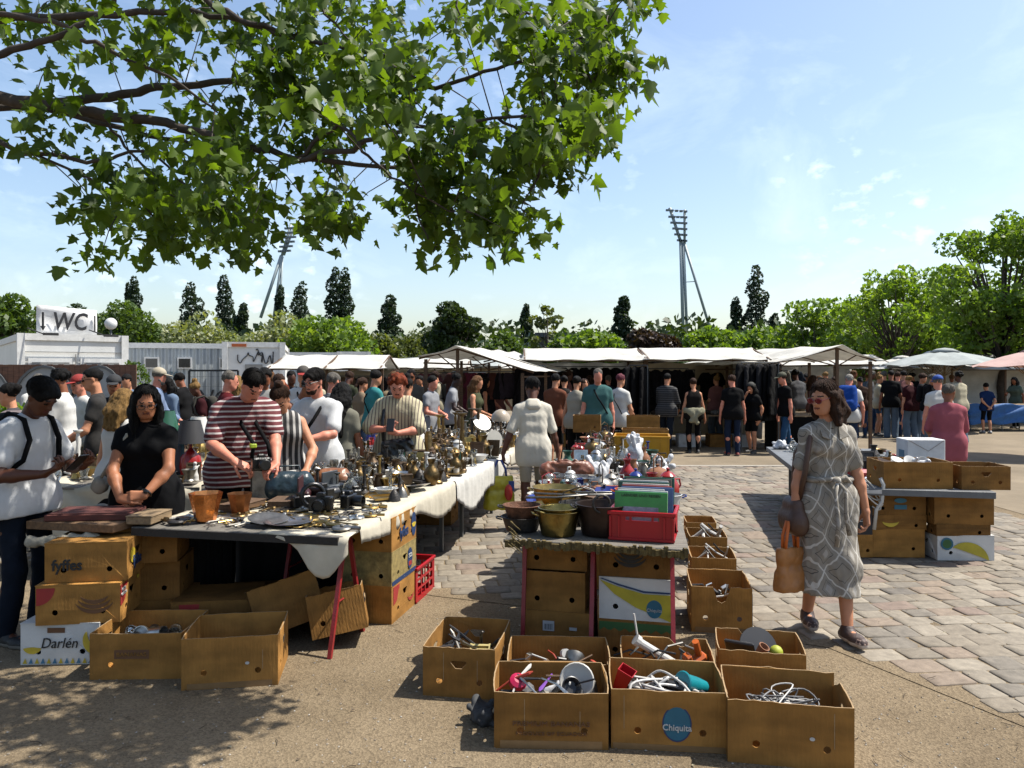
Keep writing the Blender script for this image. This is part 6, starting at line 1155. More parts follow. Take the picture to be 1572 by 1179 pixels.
t=thing('market_table','table of wooden bowls and baskets in the right peaked stall','table',(6.3,17.6,0));mb=MB();mb.box((0,0,.75),(1.6,1.6,.03));mb.build('tabletop',WOODP,t);mb=MB();mb.box((0,-.78,.38),(1.55,.02,.7));mb.build('dark_skirt',clothm('g_0a0a0a','0a0a0a'),t)
rail('rail of dark clothes in the right peaked stall',5.9,7.2,19.4,1.75,8,['jacket','tee','dress'],['15202c','5a5650','0f0f12','8a8578','2c1a14'],'clothes in the right peaked stall','garment on rail in right peaked stall',0,.9,8)
rail('rail of assorted clothes in the peaked stall left of the long stall',-1.3,.1,16.8,1.72,9,['jacket','tee','dress'],['6a2a3a','3a3440','8a8078','15151a','50302a'],'clothes in the left peaked stall','garment on rail in left peaked stall',0,.9,9)
rail('rail of pale and pink clothes far back in the left rows',-2.6,-.7,20.6,1.7,10,['jacket','tee','dress'],['8a7a78','7a4a58','a09a90','3a3a44'],'clothes far back in the left rows','garment on far rail of left rows',0,.9,10)
rail('rail of clothes in the first low white stall on the left',-4.6,-2.9,17.6,1.62,9,['jacket','tee'],['1c1c20','5a4a3c','2a1a1a','707068'],'clothes in the first left stall','garment on rail in first low stall',0,.85,11)
t=thing('work_table','low grey wooden table by the brown post of the left peaked stall','table',(-1.55,13.4,0));mb=MB();mb.box((0,0,.66),(1.1,.5,.04));mb.build('tabletop',WOODG,t)
for sx in(-1,1):mb=MB();mb.tube([(sx*.5,-.2,0),(sx*.36,0,.64)],.025,4);mb.tube([(sx*.5,.2,0),(sx*.36,0,.64)],.025,4);mb.build('leg',WOODG,t)
def cabin(label,c,d,rz,m,name='portable_cabin'):
 t=thing(name,label,'cabin',c,rz);w,l,h=d;mb=MB();mb.box((0,0,h/2),(w,l,h));mb.build('wall',m,t)
 mb=MB()
 for sx in(-1,1):
  for sy in(-1,1):mb.box((sx*(w/2),sy*(l/2),h/2),(.16,.16,h+.04))
 for z in(h-.06,.08):
  for sy in(-1,1):mb.box((0,sy*(l/2+.012),z),(w-.16,.05,.16))
  for sx in(-1,1):mb.box((sx*(w/2+.012),0,z),(.05,l-.16,.16))
 mb.build('frame',mat('cabin_frame',(.95,.95,.92),.6,var=.12,bump=.1),t);return t
def corr(name,c,freq=9,axis='X'):
 m=mat(name,c,.55,var=.12,vscale=1.2);n=m.node_tree.nodes;l=m.node_tree.links;t=n.new('ShaderNodeTexCoord');s=n.new('ShaderNodeSeparateXYZ');l.new(t.outputs['Object'],s.inputs[0]);a=n.new('ShaderNodeMath');a.operation='MULTIPLY';a.inputs[1].default_value=freq*6.28;l.new(s.outputs[axis],a.inputs[0]);b=n.new('ShaderNodeMath');b.operation='SINE';l.new(a.outputs[0],b.inputs[0]);bp=n.new('ShaderNodeBump');bp.inputs['Strength'].default_value=.9;bp.inputs['Distance'].default_value=.04;l.new(b.outputs[0],bp.inputs['Height']);l.new(bp.outputs[0],n['Principled BSDF'].inputs['Normal']);return m
CW=mat('cabin_white',(1,1,.97),.5,var=.06,vscale=2);CG=corr('cabin_grey_blue',(.62,.68,.70),5);CG2=corr('cabin_side',(.34,.40,.42),5,'Y')
GLD=mat('dark_glass',(.02,.025,.03),.1,var=.3,vscale=3,spec=.8);SHUT=mat('shutter_grey',(.30,.30,.29),.6,var=.2)
c1=cabin('white toilet cabin with two serving windows below the WC banner',(-12.65,21.36,0),(2.25,6,2.62),R(38),CW,'toilet_cabin')
for x in(-.52,.58):
 mb=MB();mb.box((x,-3.06,1.62),(.92,.06,.86));f=mb.build('window',mat('cabin_frame',(.95,.95,.92)),c1);mb=MB();mb.box((x,-3.10,1.58),(.76,.03,.70));mb.build('pane',GLD,f);mb=MB();mb.box((x,-3.125,1.86),(.78,.04,.18));mb.build('shutter',SHUT,f)
mb=MB();mb.box((0,-3.05,2.2),(2.1,.03,.015));mb.box((.02,-3.05,1.2),(.02,.03,1.9));mb.build('panel_seam',SHUT,c1)
for x in(-.55,.75):mb=MB();mb.box((x,-3.35,2.62),(.32,.10,.06));mb.tube([(x-.15,-3.35,2.62),(x-.45,-3.1,2.76)],.015,5);mb.build('floodlight',mat('frame_black',(.03,.03,.03)),c1)
if 0:cabin('long grey cabin wing at the left edge behind the fence',(-17.0,22.6,0),(7.0,5,2.75),0,CG)
bn=thing('banner','white WC banner standing on the toilet cabin roof','banner',(-11.1,19.2,2.64),R(38));mb=MB();
vs=[];fs=[]
for i in range(13):
 for j in range(7):x=-.66+1.32*i/12;vs.append((x,.03*math.sin(x*4+j)-.004*j,j/6*(.71-.07*i/12)))
for i in range(12):
 for j in range(6):q=i*7+j;fs.append((q,q+7,q+8,q+1))
mb.add(vs,fs);o=mb.build('sheet',mat('banner_cloth',(1,1,1),.7,var=.05,bump=.3,bscale=8),bn,True);o.modifiers.new('s','SOLIDIFY').thickness=.01
PAINT=mat('paint_black',(.015,.015,.02),.6)
text('lettering','WC',.60,PAINT,bn,(.04,-.085,.31),bold=.012,sx=.72,shear=.15);mb=MB();mb.tube([(-.53,-.075,.54),(-.53,-.075,.16)],.028,6);mb.add([(-.59,-.08,.20),(-.53,-.08,.08),(-.47,-.08,.20)],[(0,1,2)]);mb.build('arrow',PAINT,bn);mb=MB();mb.tube([(.60,-.075,.50),(.60,-.075,.08)],.018,6);mb.build('arrow',PAINT,bn)
for x in(-.64,0,.64):mb=MB();mb.tube([(x,.06,-.08),(x,.06,.68-.05*(x>0))],.018,6);mb.build('support',GREYM,bn)
gl=thing('globe_lamp','white globe street lamp rising behind the toilet cabin','street lamp',(-14.6,28,0));zc=zt(497,28);mb=MB();mb.sphere((0,0,zc),.215,20);mb.build('globe',mat('globe_white',(.85,.85,.83),.4,var=.02),gl,True);mb=MB();mb.tube([(0,0,0),(0,0,zc-.2)],.04,8);mb.build('pole',GREYM,gl,True)
c2=cabin('long blue-grey cabin with small windows and graffiti on its long wall',(-11.25,26.4,0),(3.95,4.9,2.6),R(16),CG)
sx_=lambda px,D:(px-786)/FPX*D
for k,px in enumerate((192,233,277,334)):
 x=(px-262)/1181*25.4;mb=MB();mb.box((x,-2.48,2.0),(.42,.06,.36));f=mb.build('window',mat('cabin_frame',(.95,.95,.92)),c2);mb=MB();mb.box((x,-2.52,2.0),(.33,.02,.27));mb.build('pane',GLD,f)
GRAF=mat('spray_black',(.02,.02,.025),.6);GRAFB=mat('spray_blue',(.10,.2,.25),.6)
text('graffiti','DNO',.62,GRAF,c2,(.85,-2.49,.92),sx=1.15,shear=.3);text('graffiti','730',.28,GRAFB,c2,(-.1,-2.49,1.62),shear=.2)
rs=np.random.RandomState(2)
def scribble(parent,x0,x1,z0,z1,y,m,n=18,r=.02,name='graffiti',seed=0):
 rs=np.random.RandomState(seed);mb=MB();pts=[]
 for i in range(n):pts.append(Vector((x0+(x1-x0)*i/(n-1)+rs.uniform(-.06,.06),y,rs.uniform(z0,z1))))
 Q=[]
 for i in range(n-1):
  a,b,c,d=pts[max(i-1,0)],pts[i],pts[i+1],pts[min(i+2,n-1)]
  for q in range(4):u=q/4;Q.append(.5*((2*b)+(c-a)*u+(2*a-5*b+4*c-d)*u*u+(3*b-a-3*c+d)*u**3))
 mb.tube(Q,r,4,cap=False);return mb.build(name,m,parent)
c3=cabin('white cabin end wall covered in black graffiti tags',(sx_(391,23.2)-.8,26.1,0),(1.65,6,2.6),R(15),CW)
scribble(c3,-.45,.25,1.95,2.35,-3.02,GRAF,14,.018,seed=1);scribble(c3,.1,.6,1.9,2.45,-3.02,GRAF,14,.02,seed=5);scribble(c3,-.2,.5,1.2,1.7,-3.02,GRAF,12,.03,seed=8);mb=MB();mb.box((-.42,-3.06,2.52),(.42,.02,.09));mb.build('name_strip',mat('sign_orange',(.6,.14,.03)),c3);mb=MB();mb.box((.0,-3.03,1.0),(.5,.03,1.9));mb.build('door',SHUT,c3)
c4=cabin('low grey cabin farther back behind the left stalls, black tag on its wall',(sx_(485,35),36.5,0),(4.1,3,2.6),R(12),CG);scribble(c4,.2,1.1,2.15,2.45,-1.52,GRAF,14,.03,seed=3)
c5=cabin('white cabin end with a black tag, behind the left stalls',(sx_(543,33.6)-.4,35.7,0),(1.3,4,2.6),R(11),CW);scribble(c5,-.3,.3,2.1,2.4,-2.02,GRAF,12,.035,seed=4)
fe=thing('board_fence','brown board fence painted with grey and white graffiti letters at the left','fence',(-8.95,13.5,0));mb=MB()
for i in range(44):mb.box((-1.9+i*.098,0,.92+.006*math.sin(i*3)),(.092,.02,1.84))
mb.build('boards',wood_mat('fence_boards',(.20,.09,.05)),fe);mb=MB();mb.box((0,.04,1.45),(4.3,.04,.08));mb.box((0,.04,.4),(4.3,.04,.08));mb.build('rail',WOOD,fe)
GW=mat('spray_silver',(.40,.42,.43),.5,var=.12);GK=mat('spray_grey',(.14,.15,.155),.5)
for i,(x,r_)in enumerate(((-1.35,.62),(-.35,.70),(.75,.70),(1.72,.60))):
 mb=MB();mb.plate([(x+r_*.86*math.cos(a),.88+.93*math.sin(a))for a in[2*PI*k/28 for k in range(28)]],[],.006,Matrix.Translation((0,-.016,0))@Matrix.Rotation(PI/2,4,'X'));mb.build('graffiti_letter',GW,fe)
 mb=MB();mb.tube([(x+r_*.86*math.cos(a),-.028,.88+.93*math.sin(a))for a in[2*PI*k/28 for k in range(29)]],.030,4,cap=False);mb.build('graffiti_outline',GK,fe)
 mb=MB();mb.tube([(x+.13*math.cos(a),-.03,1.0+.16*math.sin(a))for a in[2*PI*k/16 for k in range(17)]],.022,4,cap=False);mb.build('graffiti_outline',GW if i==1 else GK,fe)
mg=thing('mesh_gate','black framed wire mesh panel in front of the blue-grey cabin','fence panel',(sx_(328,15),15,0));mb=MB();w=.95
for a,b in(((-w/2,0),(-w/2,1.74)),((w/2,0),(w/2,1.74)),((-w/2,1.74),(w/2,1.74)),((-w/2,.1),(w/2,.1))):mb.tube([(a[0],0,a[1]),(b[0],0,b[1])],.025,4)
mb.build('frame',mat('frame_black',(.03,.03,.03)),mg);mb=MB()
for i in range(1,18):mb.tube([(-w/2+w*i/18,0,.1),(-w/2+w*i/18,0,1.74)],.003,3)
for i in range(1,9):mb.tube([(-w/2,0,.1+i*.19),(w/2,0,.1+i*.19)],.003,3)
mb.build('wire_mesh',GREYM,mg)
for k,(px,D,H,W,lm)in enumerate(((204,17,1.95,.75,L_MID),(8,8.4,1.35,.9,L_LITE),(30,9.0,1.2,.8,L_MID))):
 t=thing('shrub',('upright leafy shrub between the fence and the blue-grey cabin','light green bush at the left edge in front of the fence','green bush beside the plaid shirted person')[k],'shrub',(sx_(px,D),D,0));V,Q=leaf_cloud(np.random.RandomState(k),[(0,0,H*f,W*.45,W*.45,H*.25)for f in(.25,.5,.75)],1500,.05);linkm('foliage',np_mesh('f',V,Q),lm,t,False);mb=MB();mb.tube([(0,0,0),(0,0,H*.7)],.03,5);mb.build('stem',BARK,t)
def mast(label,base_px,top_px,top_py,D,legs,seed=0,lean=1):
 t=thing('floodlight_mast',label,'floodlight mast',((base_px-786)/FPX*D,D,0));o=Vector(t.location);m=mat('mast_steel',(.42,.50,.52),.5,var=.1)
 Wp=lambda px,py:At(px,py,D)-o
 for a,b,r in legs['poles']:mb=MB();mb.tube([Wp(*a),Wp(*b)],r,8);mb.build('leg',m,t,True)
 for k,(a,b)in enumerate(legs['rows']):
  mb=MB();A,B_=Wp(*a),Wp(*b);mb.tube([A,B_],.10,5);mb.build('crossbar',m,t)
  for q in range(5):c=A.lerp(B_,q/4);mb=MB();mb.box(tuple(c+Vector((0,-.4,-.2))),(.75,.6,.45));mb.build('floodlight',mat('lamp_housing',(.22,.26,.28),.4),t)
 for a,b in legs.get('struts',[]):mb=MB();mb.tube([Wp(*a),Wp(*b)],.10,5);mb.build('strut',m,t)
mast('tall three legged stadium floodlight mast on the right, behind the main stall',1052,1050,320,190,dict(poles=[((1049,520),(1045,370),.42),((1055,520),(1049,372),.36),((1091,508),(1050,372),.34),((1046,374),(1028,319),.38),((1051,374),(1051,322),.32)],rows=[((1024,322),(1052,324)),((1028,332),(1052,333)),((1031,341),(1052,342)),((1034,350),(1052,351)),((1037,359),(1052,360)),((1041,368),(1052,369))],struts=[((1053,433),(1069,432))]))
mast('leaning stadium floodlight mast on the left, partly behind the maple leaves',404,446,345,190,dict(poles=[((400,488),(432,392),.40),((420,488),(433,392),.30),((428,488),(434,394),.26),((433,392),(447,344),.36),((436,392),(452,346),.28)],rows=[((440,350),(458,349)),((438,357),(456,356)),((436,364),(453,363)),((434,371),(451,370)),((432,378),(448,377)),((430,385),(445,384))]))
for k,(px0,px1,py,D)in enumerate(((1010,1210,511,150),(640,705,515,150),(820,880,513,150))):
 t=thing('grandstand',('low dark stadium roof line on the horizon right of the purple tree','distant pale stadium roof left of the dark round tree','far grey roof strip behind the airy pale tree')[k],'building',(sx_((px0+px1)/2,D),D,0));w=(px1-px0)/FPX*D;z=zt(py,D);mb=MB();mb.box((0,0,z-.4),(w,12,.8));mb.build('roof',mat('roof_dark',(.10,.11,.12)),t);mb=MB();mb.box((0,2,(z-.8)/2),(w*.95,8,z-.8));mb.build('wall',mat('wall_pale',(.3,.3,.3)),t)
 for q in range(int(w/6)):mb=MB();mb.box((-w/2+3+q*6,-5.7,(z-.8)/2),(.4,.4,z-.8));mb.build('pillar',GREYM,t)
BRASS=mat('brass',(.36,.245,.085),.34,1,var=.3,vscale=14,bump=.15);BRASSD=mat('brass_tarnished',(.13,.088,.04),.42,1,var=.45,vscale=18,bump=.3);COPPER=mat('copper',(.62,.24,.08),.25,1,var=.35,vscale=10,bump=.3);SILV=mat('silver_plate',(.42,.41,.38),.3,1,var=.3,vscale=16)
IRON=mat('iron_black',(.035,.032,.03),.5,.6,var=.4,vscale=14,bump=.4);CHINA=mat('white_china',(.80,.79,.75),.18,var=.05);PEWT=mat('pewter',(.20,.19,.17),.45,1,var=.35,vscale=15);BRZ=mat('bronze_dark',(.09,.06,.035),.5,.8,var=.4,vscale=14,bump=.3)
GLS=mat('clear_glass',(.85,.9,.9),.06,trans=.92,var=0,spec=.6);OCHRE=mat('glaze_ochre',(.55,.30,.03),.2);REDG=mat('glaze_red',(.40,.02,.02),.25);BLUEG=mat('enamel_blue',(.02,.04,.25),.2);ORG=mat('enamel_orange',(.65,.12,.01),.2);GREENG=mat('glaze_green',(.03,.12,.07),.3);TERR=mat('terracotta',(.30,.12,.05),.8)
def LP(name,prof,n=14):
 mb=MB();mb.lathe(prof,n);return mb
def proto_meshes():
 P={}
 def put(k,mb,r,h,sm=True,cat=None,ang=38):
  me=mb.mesh(k);me.polygons.foreach_set('use_smooth',[True]*len(me.polygons));me.set_sharp_from_angle(angle=R(ang));P[k]=(me,r,h,cat or k.replace('_',' '))
 put('candlestick',LP('',[(.0,0),(.045,0),(.045,.008),(.02,.02),(.012,.03),(.018,.045),(.009,.06),(.013,.09),(.008,.12),(.012,.15),(.009,.165),(.022,.18),(.022,.185),(.012,.187),(.012,.17),(0,.17)]),.045,.19)
 put('tall_candlestick',LP('',[(.0,0),(.07,0),(.07,.012),(.03,.03),(.016,.05),(.026,.08),(.013,.11),(.02,.18),(.012,.24),(.018,.30),(.012,.34),(.04,.36),(.04,.37),(.018,.372),(.018,.34),(0,.34)]),.06,.37,cat='candlestick')
 put('vase',LP('',[(.0,0),(.035,0),(.04,.01),(.06,.05),(.065,.085),(.05,.12),(.025,.15),(.022,.17),(.036,.20),(.032,.2),(.018,.17),(.02,.15),(.0,.14)]),.06,.2)
 put('bowl',LP('',[(.0,0),(.04,0),(.04,.008),(.07,.03),(.095,.065),(.10,.068),(.095,.069),(.065,.035),(.03,.015),(0,.012)],18),.09,.07)
 put('plate',LP('',[(.0,.004),(.06,.0),(.075,.004),(.115,.015),(.12,.018),(.114,.019),(.073,.009),(.0,.008)],22),.09,.02)
 put('goblet',LP('',[(.0,0),(.032,0),(.03,.006),(.007,.02),(.006,.07),(.02,.09),(.034,.12),(.032,.15),(.029,.15),(.03,.12),(.015,.095),(0,.09)]),.035,.15)
 put('mortar',LP('',[(.0,0),(.045,0),(.045,.012),(.034,.025),(.04,.06),(.058,.10),(.06,.104),(.052,.104),(.035,.06),(.03,.03),(0,.028)]),.055,.1)
 put('shell_case',LP('',[(.0,0),(.05,0),(.05,.012),(.044,.02),(.044,.29),(.041,.30),(.03,.33),(.03,.34),(.0,.34)]),.05,.34,cat='brass case')
 mb=MB();mb.lathe([(.0,0),(.05,0),(.052,.01),(.07,.05),(.068,.10),(.045,.14),(.035,.15),(.05,.155),(.03,.175),(.008,.185),(.012,.20),(0,.208)]);mb.tube([(.05,0,.06),(.09,0,.075),(.105,0,.12),(.12,0,.15)],[.014,.011,.008,.009],8);mb.tube([(-.045,0,.13),(-.09,0,.13),(-.10,0,.09),(-.065,0,.05)],.006,6);put('coffee_pot',mb,.08,.2)
 mb=MB();mb.lathe([(.0,0),(.07,0),(.085,.02),(.095,.07),(.08,.12),(.05,.145),(.03,.15),(.01,.16),(.014,.175),(0,.18)],18);mb.tube([(.08,0,.06),(.12,0,.09),(.14,0,.13)],[.016,.012,.009],8);mb.tube([(-.07,0,.13),(-.07,0,.22),(0,0,.25),(.07,0,.22),(.07,0,.13)],.005,6);put('kettle',mb,.09,.25)
 mb=MB();mb.lathe([(.0,0),(.03,0),(.034,.01),(.045,.05),(.03,.10),(.03,.12),(.036,.13),(.028,.13),(.024,.11),(0,.1)]);mb.tube([(.035,0,.12),(.065,0,.10),(.06,0,.06),(.042,0,.04)],.005,6);put('jug',mb,.045,.13)
 mb=MB();mb.lathe([(.0,0),(.036,0),(.036,.06),(.04,.065),(.036,.065),(.033,.06),(.0,.01)]);mb.tube([(.036,0,.05),(.058,0,.045),(.055,0,.02),(.036,0,.015)],.004,6);put('cup',mb,.045,.065)
 mb=MB();mb.lathe([(0,0),(.055,0),(.05,.01),(.012,.02),(.01,.06),(.018,.10),(.009,.14),(.012,.20),(.0,.21)],12)
 for a in(0,2.09,4.19):
  c,s_=math.cos(a),math.sin(a);mb.tube([(0,0,.13),(c*.04,s_*.04,.11),(c*.08,s_*.08,.13),(c*.08,s_*.08,.165)],.005,6);mb.lathe([(.0,0),(.018,.0),(.018,.004),(.011,.006),(.011,.03),(0,.03)],8,c=(c*.08,s_*.08,.165))
 put('candelabra',mb,.085,.22)
 mb=MB();mb.box((0,0,.04),(.12,.08,.08),bev=.006);mb.box((0,0,.084),(.124,.084,.008),bev=.002);put('small_casket',mb,.07,.09,cat='small box',ang=20)
 mb=MB();mb.box((0,0,.05),(.085,.085,.10),bev=.004);mb.lathe([(.04,.10),(.04,.125),(.025,.14),(0,.145)],12);mb.tube([(0,0,.14),(0,0,.17),(.06,0,.175),(.06,0,.155)],.005,6);put('coffee_mill',mb,.06,.18,ang=25)
 mb=MB();mb.lathe([(0,0),(.05,0),(.055,.008),(.05,.016),(0,.018)],16);mb.tube([(-.055,0,.012),(-.10,0,.012)],.01,6);mb.sphere((0,0,.022),(.012,.012,.008),8);put('lidded_dish',mb,.07,.03,cat='dish')
 S=SDF();S.cap((0,0,.0),(0,0,.03),.03,.022,.02);S.cap((0,0,.04),(0,0,.10),.02,.014,.02);S.cap((0,0,.085),(.035,.01,.06),.008,.006,.01);S.cap((0,0,.085),(-.03,.01,.11),.008,.006,.01);S.sph((0,0,.128),.014,.01);S.plane((0,0,0),(0,0,-1));p,f=S.mesh(.005);me=np_mesh('figurine',p,f);me.polygons.foreach_set('use_smooth',[True]*len(me.polygons));P['figurine']=(me,.03,.14,'figurine')
 S=SDF();S.cap((-.04,0,.05),(.045,0,.055),.024,.022,.02);S.cap((.05,0,.06),(.075,0,.10),.014,.010,.015);S.cap((.072,0,.104),(.10,0,.095),.012,.008,.01);S.cap((-.06,0,.06),(-.085,0,.03),.006,.004,.01)
 for x in(-.045,.045):
  for y in(-.013,.013):S.cap((x,y,.045),(x*1.05,y,0),.010,.007,.01)
 p,f=S.mesh(.005);me=np_mesh('animal_figurine',p,f);me.polygons.foreach_set('use_smooth',[True]*len(me.polygons));P['animal_figurine']=(me,.06,.11,'figurine')
 mb=MB();mb.box((0,0,.004),(.20,.14,.008),bev=.002)
 for sx in(-1,1):mb.box((sx*.095,0,.012),(.012,.14,.012));mb.box((0,sx*.065,.012),(.178,.012,.012))
 put('tray',mb,.10,.02,ang=20)
 mb=MB()
 for sx in(-1,1):mb.box((sx*.06,0,.09),(.016,.012,.18));
 for z in(.008,.172):mb.box((0,0,z),(.104,.012,.016))
 mb.box((0,.003,.09),(.104,.003,.15));put('small_picture',mb,.05,.18,ang=20)
 mb=MB();mb.tube([(-.08,0,.004),(.04,.0,.005)],.004,5);mb.sphere((.06,0,.005),(.025,.014,.005),8);put('spoon',mb,.05,.01)
 mb=MB();ring=[(.03*math.cos(a),.03*math.sin(a),.006)for a in[2*PI*k/14 for k in range(15)]];mb.tube(ring,.004,6,cap=False);mb.tube([(.03,0,.006),(.10,0,.006)],.004,6);mb.box((.095,.012,.006),(.012,.02,.004));put('old_key',mb,.05,.012,cat='key')
 mb=MB();mb.tube([(-.09,.0,.01),(-.02,.02,.012),(.03,-.01,.014),(.09,.015,.01)],[.006,.009,.008,.004],6);mb.tube([(-.06,-.03,.008),(0,.0,.014),(.05,.04,.008)],.004,5);mb.sphere((.0,.01,.018),(.018,.012,.010),8);put('brass_fitting',mb,.06,.03,cat='metal fitting')
 mb=MB();mb.box((0,0,.014),(.13,.19,.026),bev=.003);mb.box((.002,0,.014),(.126,.184,.02));put('book',mb,.09,.03,ang=20)
 mb=MB();mb.lathe([(.0,0),(.018,0),(.018,.01),(.016,.09),(.006,.11),(.006,.135),(0,.135)],10);put('small_bottle',mb,.02,.13,cat='bottle')
 mb=MB();mb.lathe([(.055,0),(.05,.02),(.035,.06),(.02,.085),(.012,.09),(.006,.10),(0,.10)],16);put('bell',mb,.05,.1)
 mb=MB();mb.lathe([(0,.0),(.03,0),(.03,.004),(.008,.01),(.008,.07),(0,.08)],10);mb.tube([(0,.005,.07),(0,.005,.075)],.001,4);M=Matrix.Translation((0,0,.12))@Matrix.Rotation(PI/2,4,'X');mb.lathe([(0,-.012),(.045,-.012),(.05,0),(.045,.012),(0,.014)],16,M=M);put('mantel_clock',mb,.05,.17,cat='clock')
 return P
PROTO=proto_meshes();GROUPS={}
MN={'BRASS':BRASS,'BRASSD':BRASSD,'SILV':SILV,'COPPER':COPPER,'IRON':IRON,'CHINA':CHINA,'PEWT':PEWT,'BRZ':BRZ,'GLS':GLS,'OCHRE':OCHRE,'REDG':REDG,'BLUEG':BLUEG,'ORG':ORG,'GREENG':GREENG,'TERR':TERR,'WOOD':WOOD}
ADJ={'BRASS':'polished brass','BRASSD':'tarnished brass','SILV':'silver plated','COPPER':'copper','IRON':'black iron','CHINA':'white china','PEWT':'grey pewter','BRZ':'dark bronze','GLS':'clear glass','OCHRE':'ochre glazed','REDG':'red glazed','BLUEG':'blue enamel','ORG':'orange enamel','GREENG':'green glazed','TERR':'terracotta','WOOD':'brown wooden'}
MC={}
def good(kind,mk,loc,rz,zone,scale=1,tip=None):
 me0,r,h,cat=PROTO[kind];k=(kind,mk)
 if k not in MC:me=me0.copy();me.materials.clear();me.materials.append(MN[mk]);MC[k]=me
 o=bpy.data.objects.new(kind,MC[k]);COL.objects.link(o);o.location=loc;o.rotation_euler=(tip or 0,0,rz);o.scale=(scale,)*3;lab='%s %s, %s'%(ADJ[mk],cat,zone)
 tag(o,lab,cat,'%s %ss %s'%(ADJ[mk],cat,zone));return o
def scatter(fr,a0,a1,b0,b1,n,kinds,mats_,zonefn,z,seed,density=.8,hmax=9,keep=()):
 rnd=random.Random(seed);placed=list(keep);made=0;tries=0
 while made<n and tries<n*40:
  tries+=1;a,b=rnd.uniform(a0,a1),rnd.uniform(b0,b1);k=rnd.choice(kinds);me,r,h,cat=PROTO[k];sc=rnd.uniform(.8,1.25)
  if h*sc>hmax:continue
  if any((a-q[0])**2+(b-q[1])**2<((r*sc+q[2])*density)**2 for q in placed):continue
  placed.append((a,b,r*sc));mk=rnd.choice(mats_.get(k,mats_['*']));tip=None;zz=z
  if k in('plate','tray')and rnd.random()<.2:tip=R(rnd.uniform(-12,12));zz+=.015
  if k=='small_picture':tip=R(-14)
  good(k,mk,fr(a,b,zz),rnd.random()*6.28 if k!='small_picture' else rnd.uniform(-.5,.5),zonefn(a,b),sc,tip);made+=1
 return placed
BR={'*':['BRASS','BRASSD','BRASSD','BRASSD','BRZ','BRZ','PEWT','IRON','IRON','CHINA','GLS'],'small_casket':['WOOD','BRZ','IRON'],'book':['WOOD','GREENG','REDG'],'plate':['SILV','BRASS','CHINA','PEWT'],'coffee_mill':['WOOD','IRON'],'goblet':['SILV','BRASS','GLS'],'small_picture':['BRASS','WOOD','BRZ'],'cup':['CHINA','SILV'],'vase':['BRASS','CHINA','BRASSD','GLS','BRZ'],'mantel_clock':['WOOD','BRASS'],'bowl':['BRASS','CHINA','SILV','BRASSD'],'small_bottle':['GLS','GREENG','BRZ']}
def zl(a,b):return('front of left row' if a<1.3 else 'near half of left row' if a<3.0 else 'middle of left row' if a<4.6 else 'far end of left row')+(', aisle side' if b<.6 else '')
keepL=[(.22,1.02,.16),(.45,.95,.12),(.55,.52,.18),(.95,.45,.28),(1.05,.85,.2),(1.5,.75,.2),(.75,.25,.2)]
scatter(L,.10,.95,.03,1.25,110,['spoon','old_key','brass_fitting','brass_fitting','old_key','plate','lidded_dish'],{'*':['BRASS','BRASSD','BRASS','PEWT','SILV','IRON']},zl,.76,1,.42,keep=keepL)
small=['candlestick','goblet','cup','mortar','bell','figurine','animal_figurine','jug','vase','bowl','plate','small_casket','brass_fitting','lidded_dish','tray','candelabra','coffee_pot','coffee_mill','small_picture','mantel_clock','small_bottle','kettle']
scatter(L,1.15,2.9,.06,1.25,175,['brass_fitting','mortar','small_casket','vase','plate','lidded_dish','bowl','spoon','candlestick','figurine','goblet','tray','cup','bell','animal_figurine','jug','brass_fitting'],BR,zl,.762,2,.48,keep=keepL)
scatter(L,2.7,4.6,.04,1.22,165,small,BR,zl,.762,3,.5)
scatter(L,4.6,6.8,.06,1.2,125,small+['tall_candlestick','tall_candlestick','candelabra','candelabra'],BR,zl,.762,4,.5)
for a,b,k,m,s_ in((3.55,.62,'shell_case','BRASSD',.95),(3.9,.35,'tall_candlestick','BRASSD',1.35),(3.35,.30,'kettle','BRASSD',1.15),(4.5,.8,'tall_candlestick','BRASS',1.2),(5.2,.5,'tall_candlestick','BRZ',1.3),(5.0,.9,'tall_candlestick','BRASSD',1.1),(4.2,.7,'candelabra','BRZ',1.5),(5.6,.3,'candelabra','BRZ',1.5)):good(k,m,L(a,b,.763),.5,'standing tallest, '+zl(a,b),s_)
def objx(name,label,cat,parts,loc,rz=0,group=None,rot=None):
 t=thing(name,label,cat,loc,rz,group,rot=rot)
 for nm,mb,m,sm in parts:
  o=mb.build(nm,m,t,sm)
  if sm:autosm(o,38)
 return t
def one(mb_fn):mb=MB();mb_fn(mb);return mb
def hexpot(mb):
 pr=[(.065,0),(.085,.10),(.105,.175),(.102,.175),(.082,.10),(.06,.01)];mb.lathe(pr,8)
cp=objx('copper_pot','tall faceted copper planter at the front of the left table, glowing orange','planter',[('vessel',one(hexpot),COPPER,False)],L(.22,1.02,.76),.3)
objx('copper_pot','darker copper pot behind the tall faceted planter','planter',[('vessel',one(hexpot),mat('copper_dark',(.25,.10,.04),.4,1,var=.4),False)],L(.45,.92,.76),.8).scale=(.8,.8,.8)
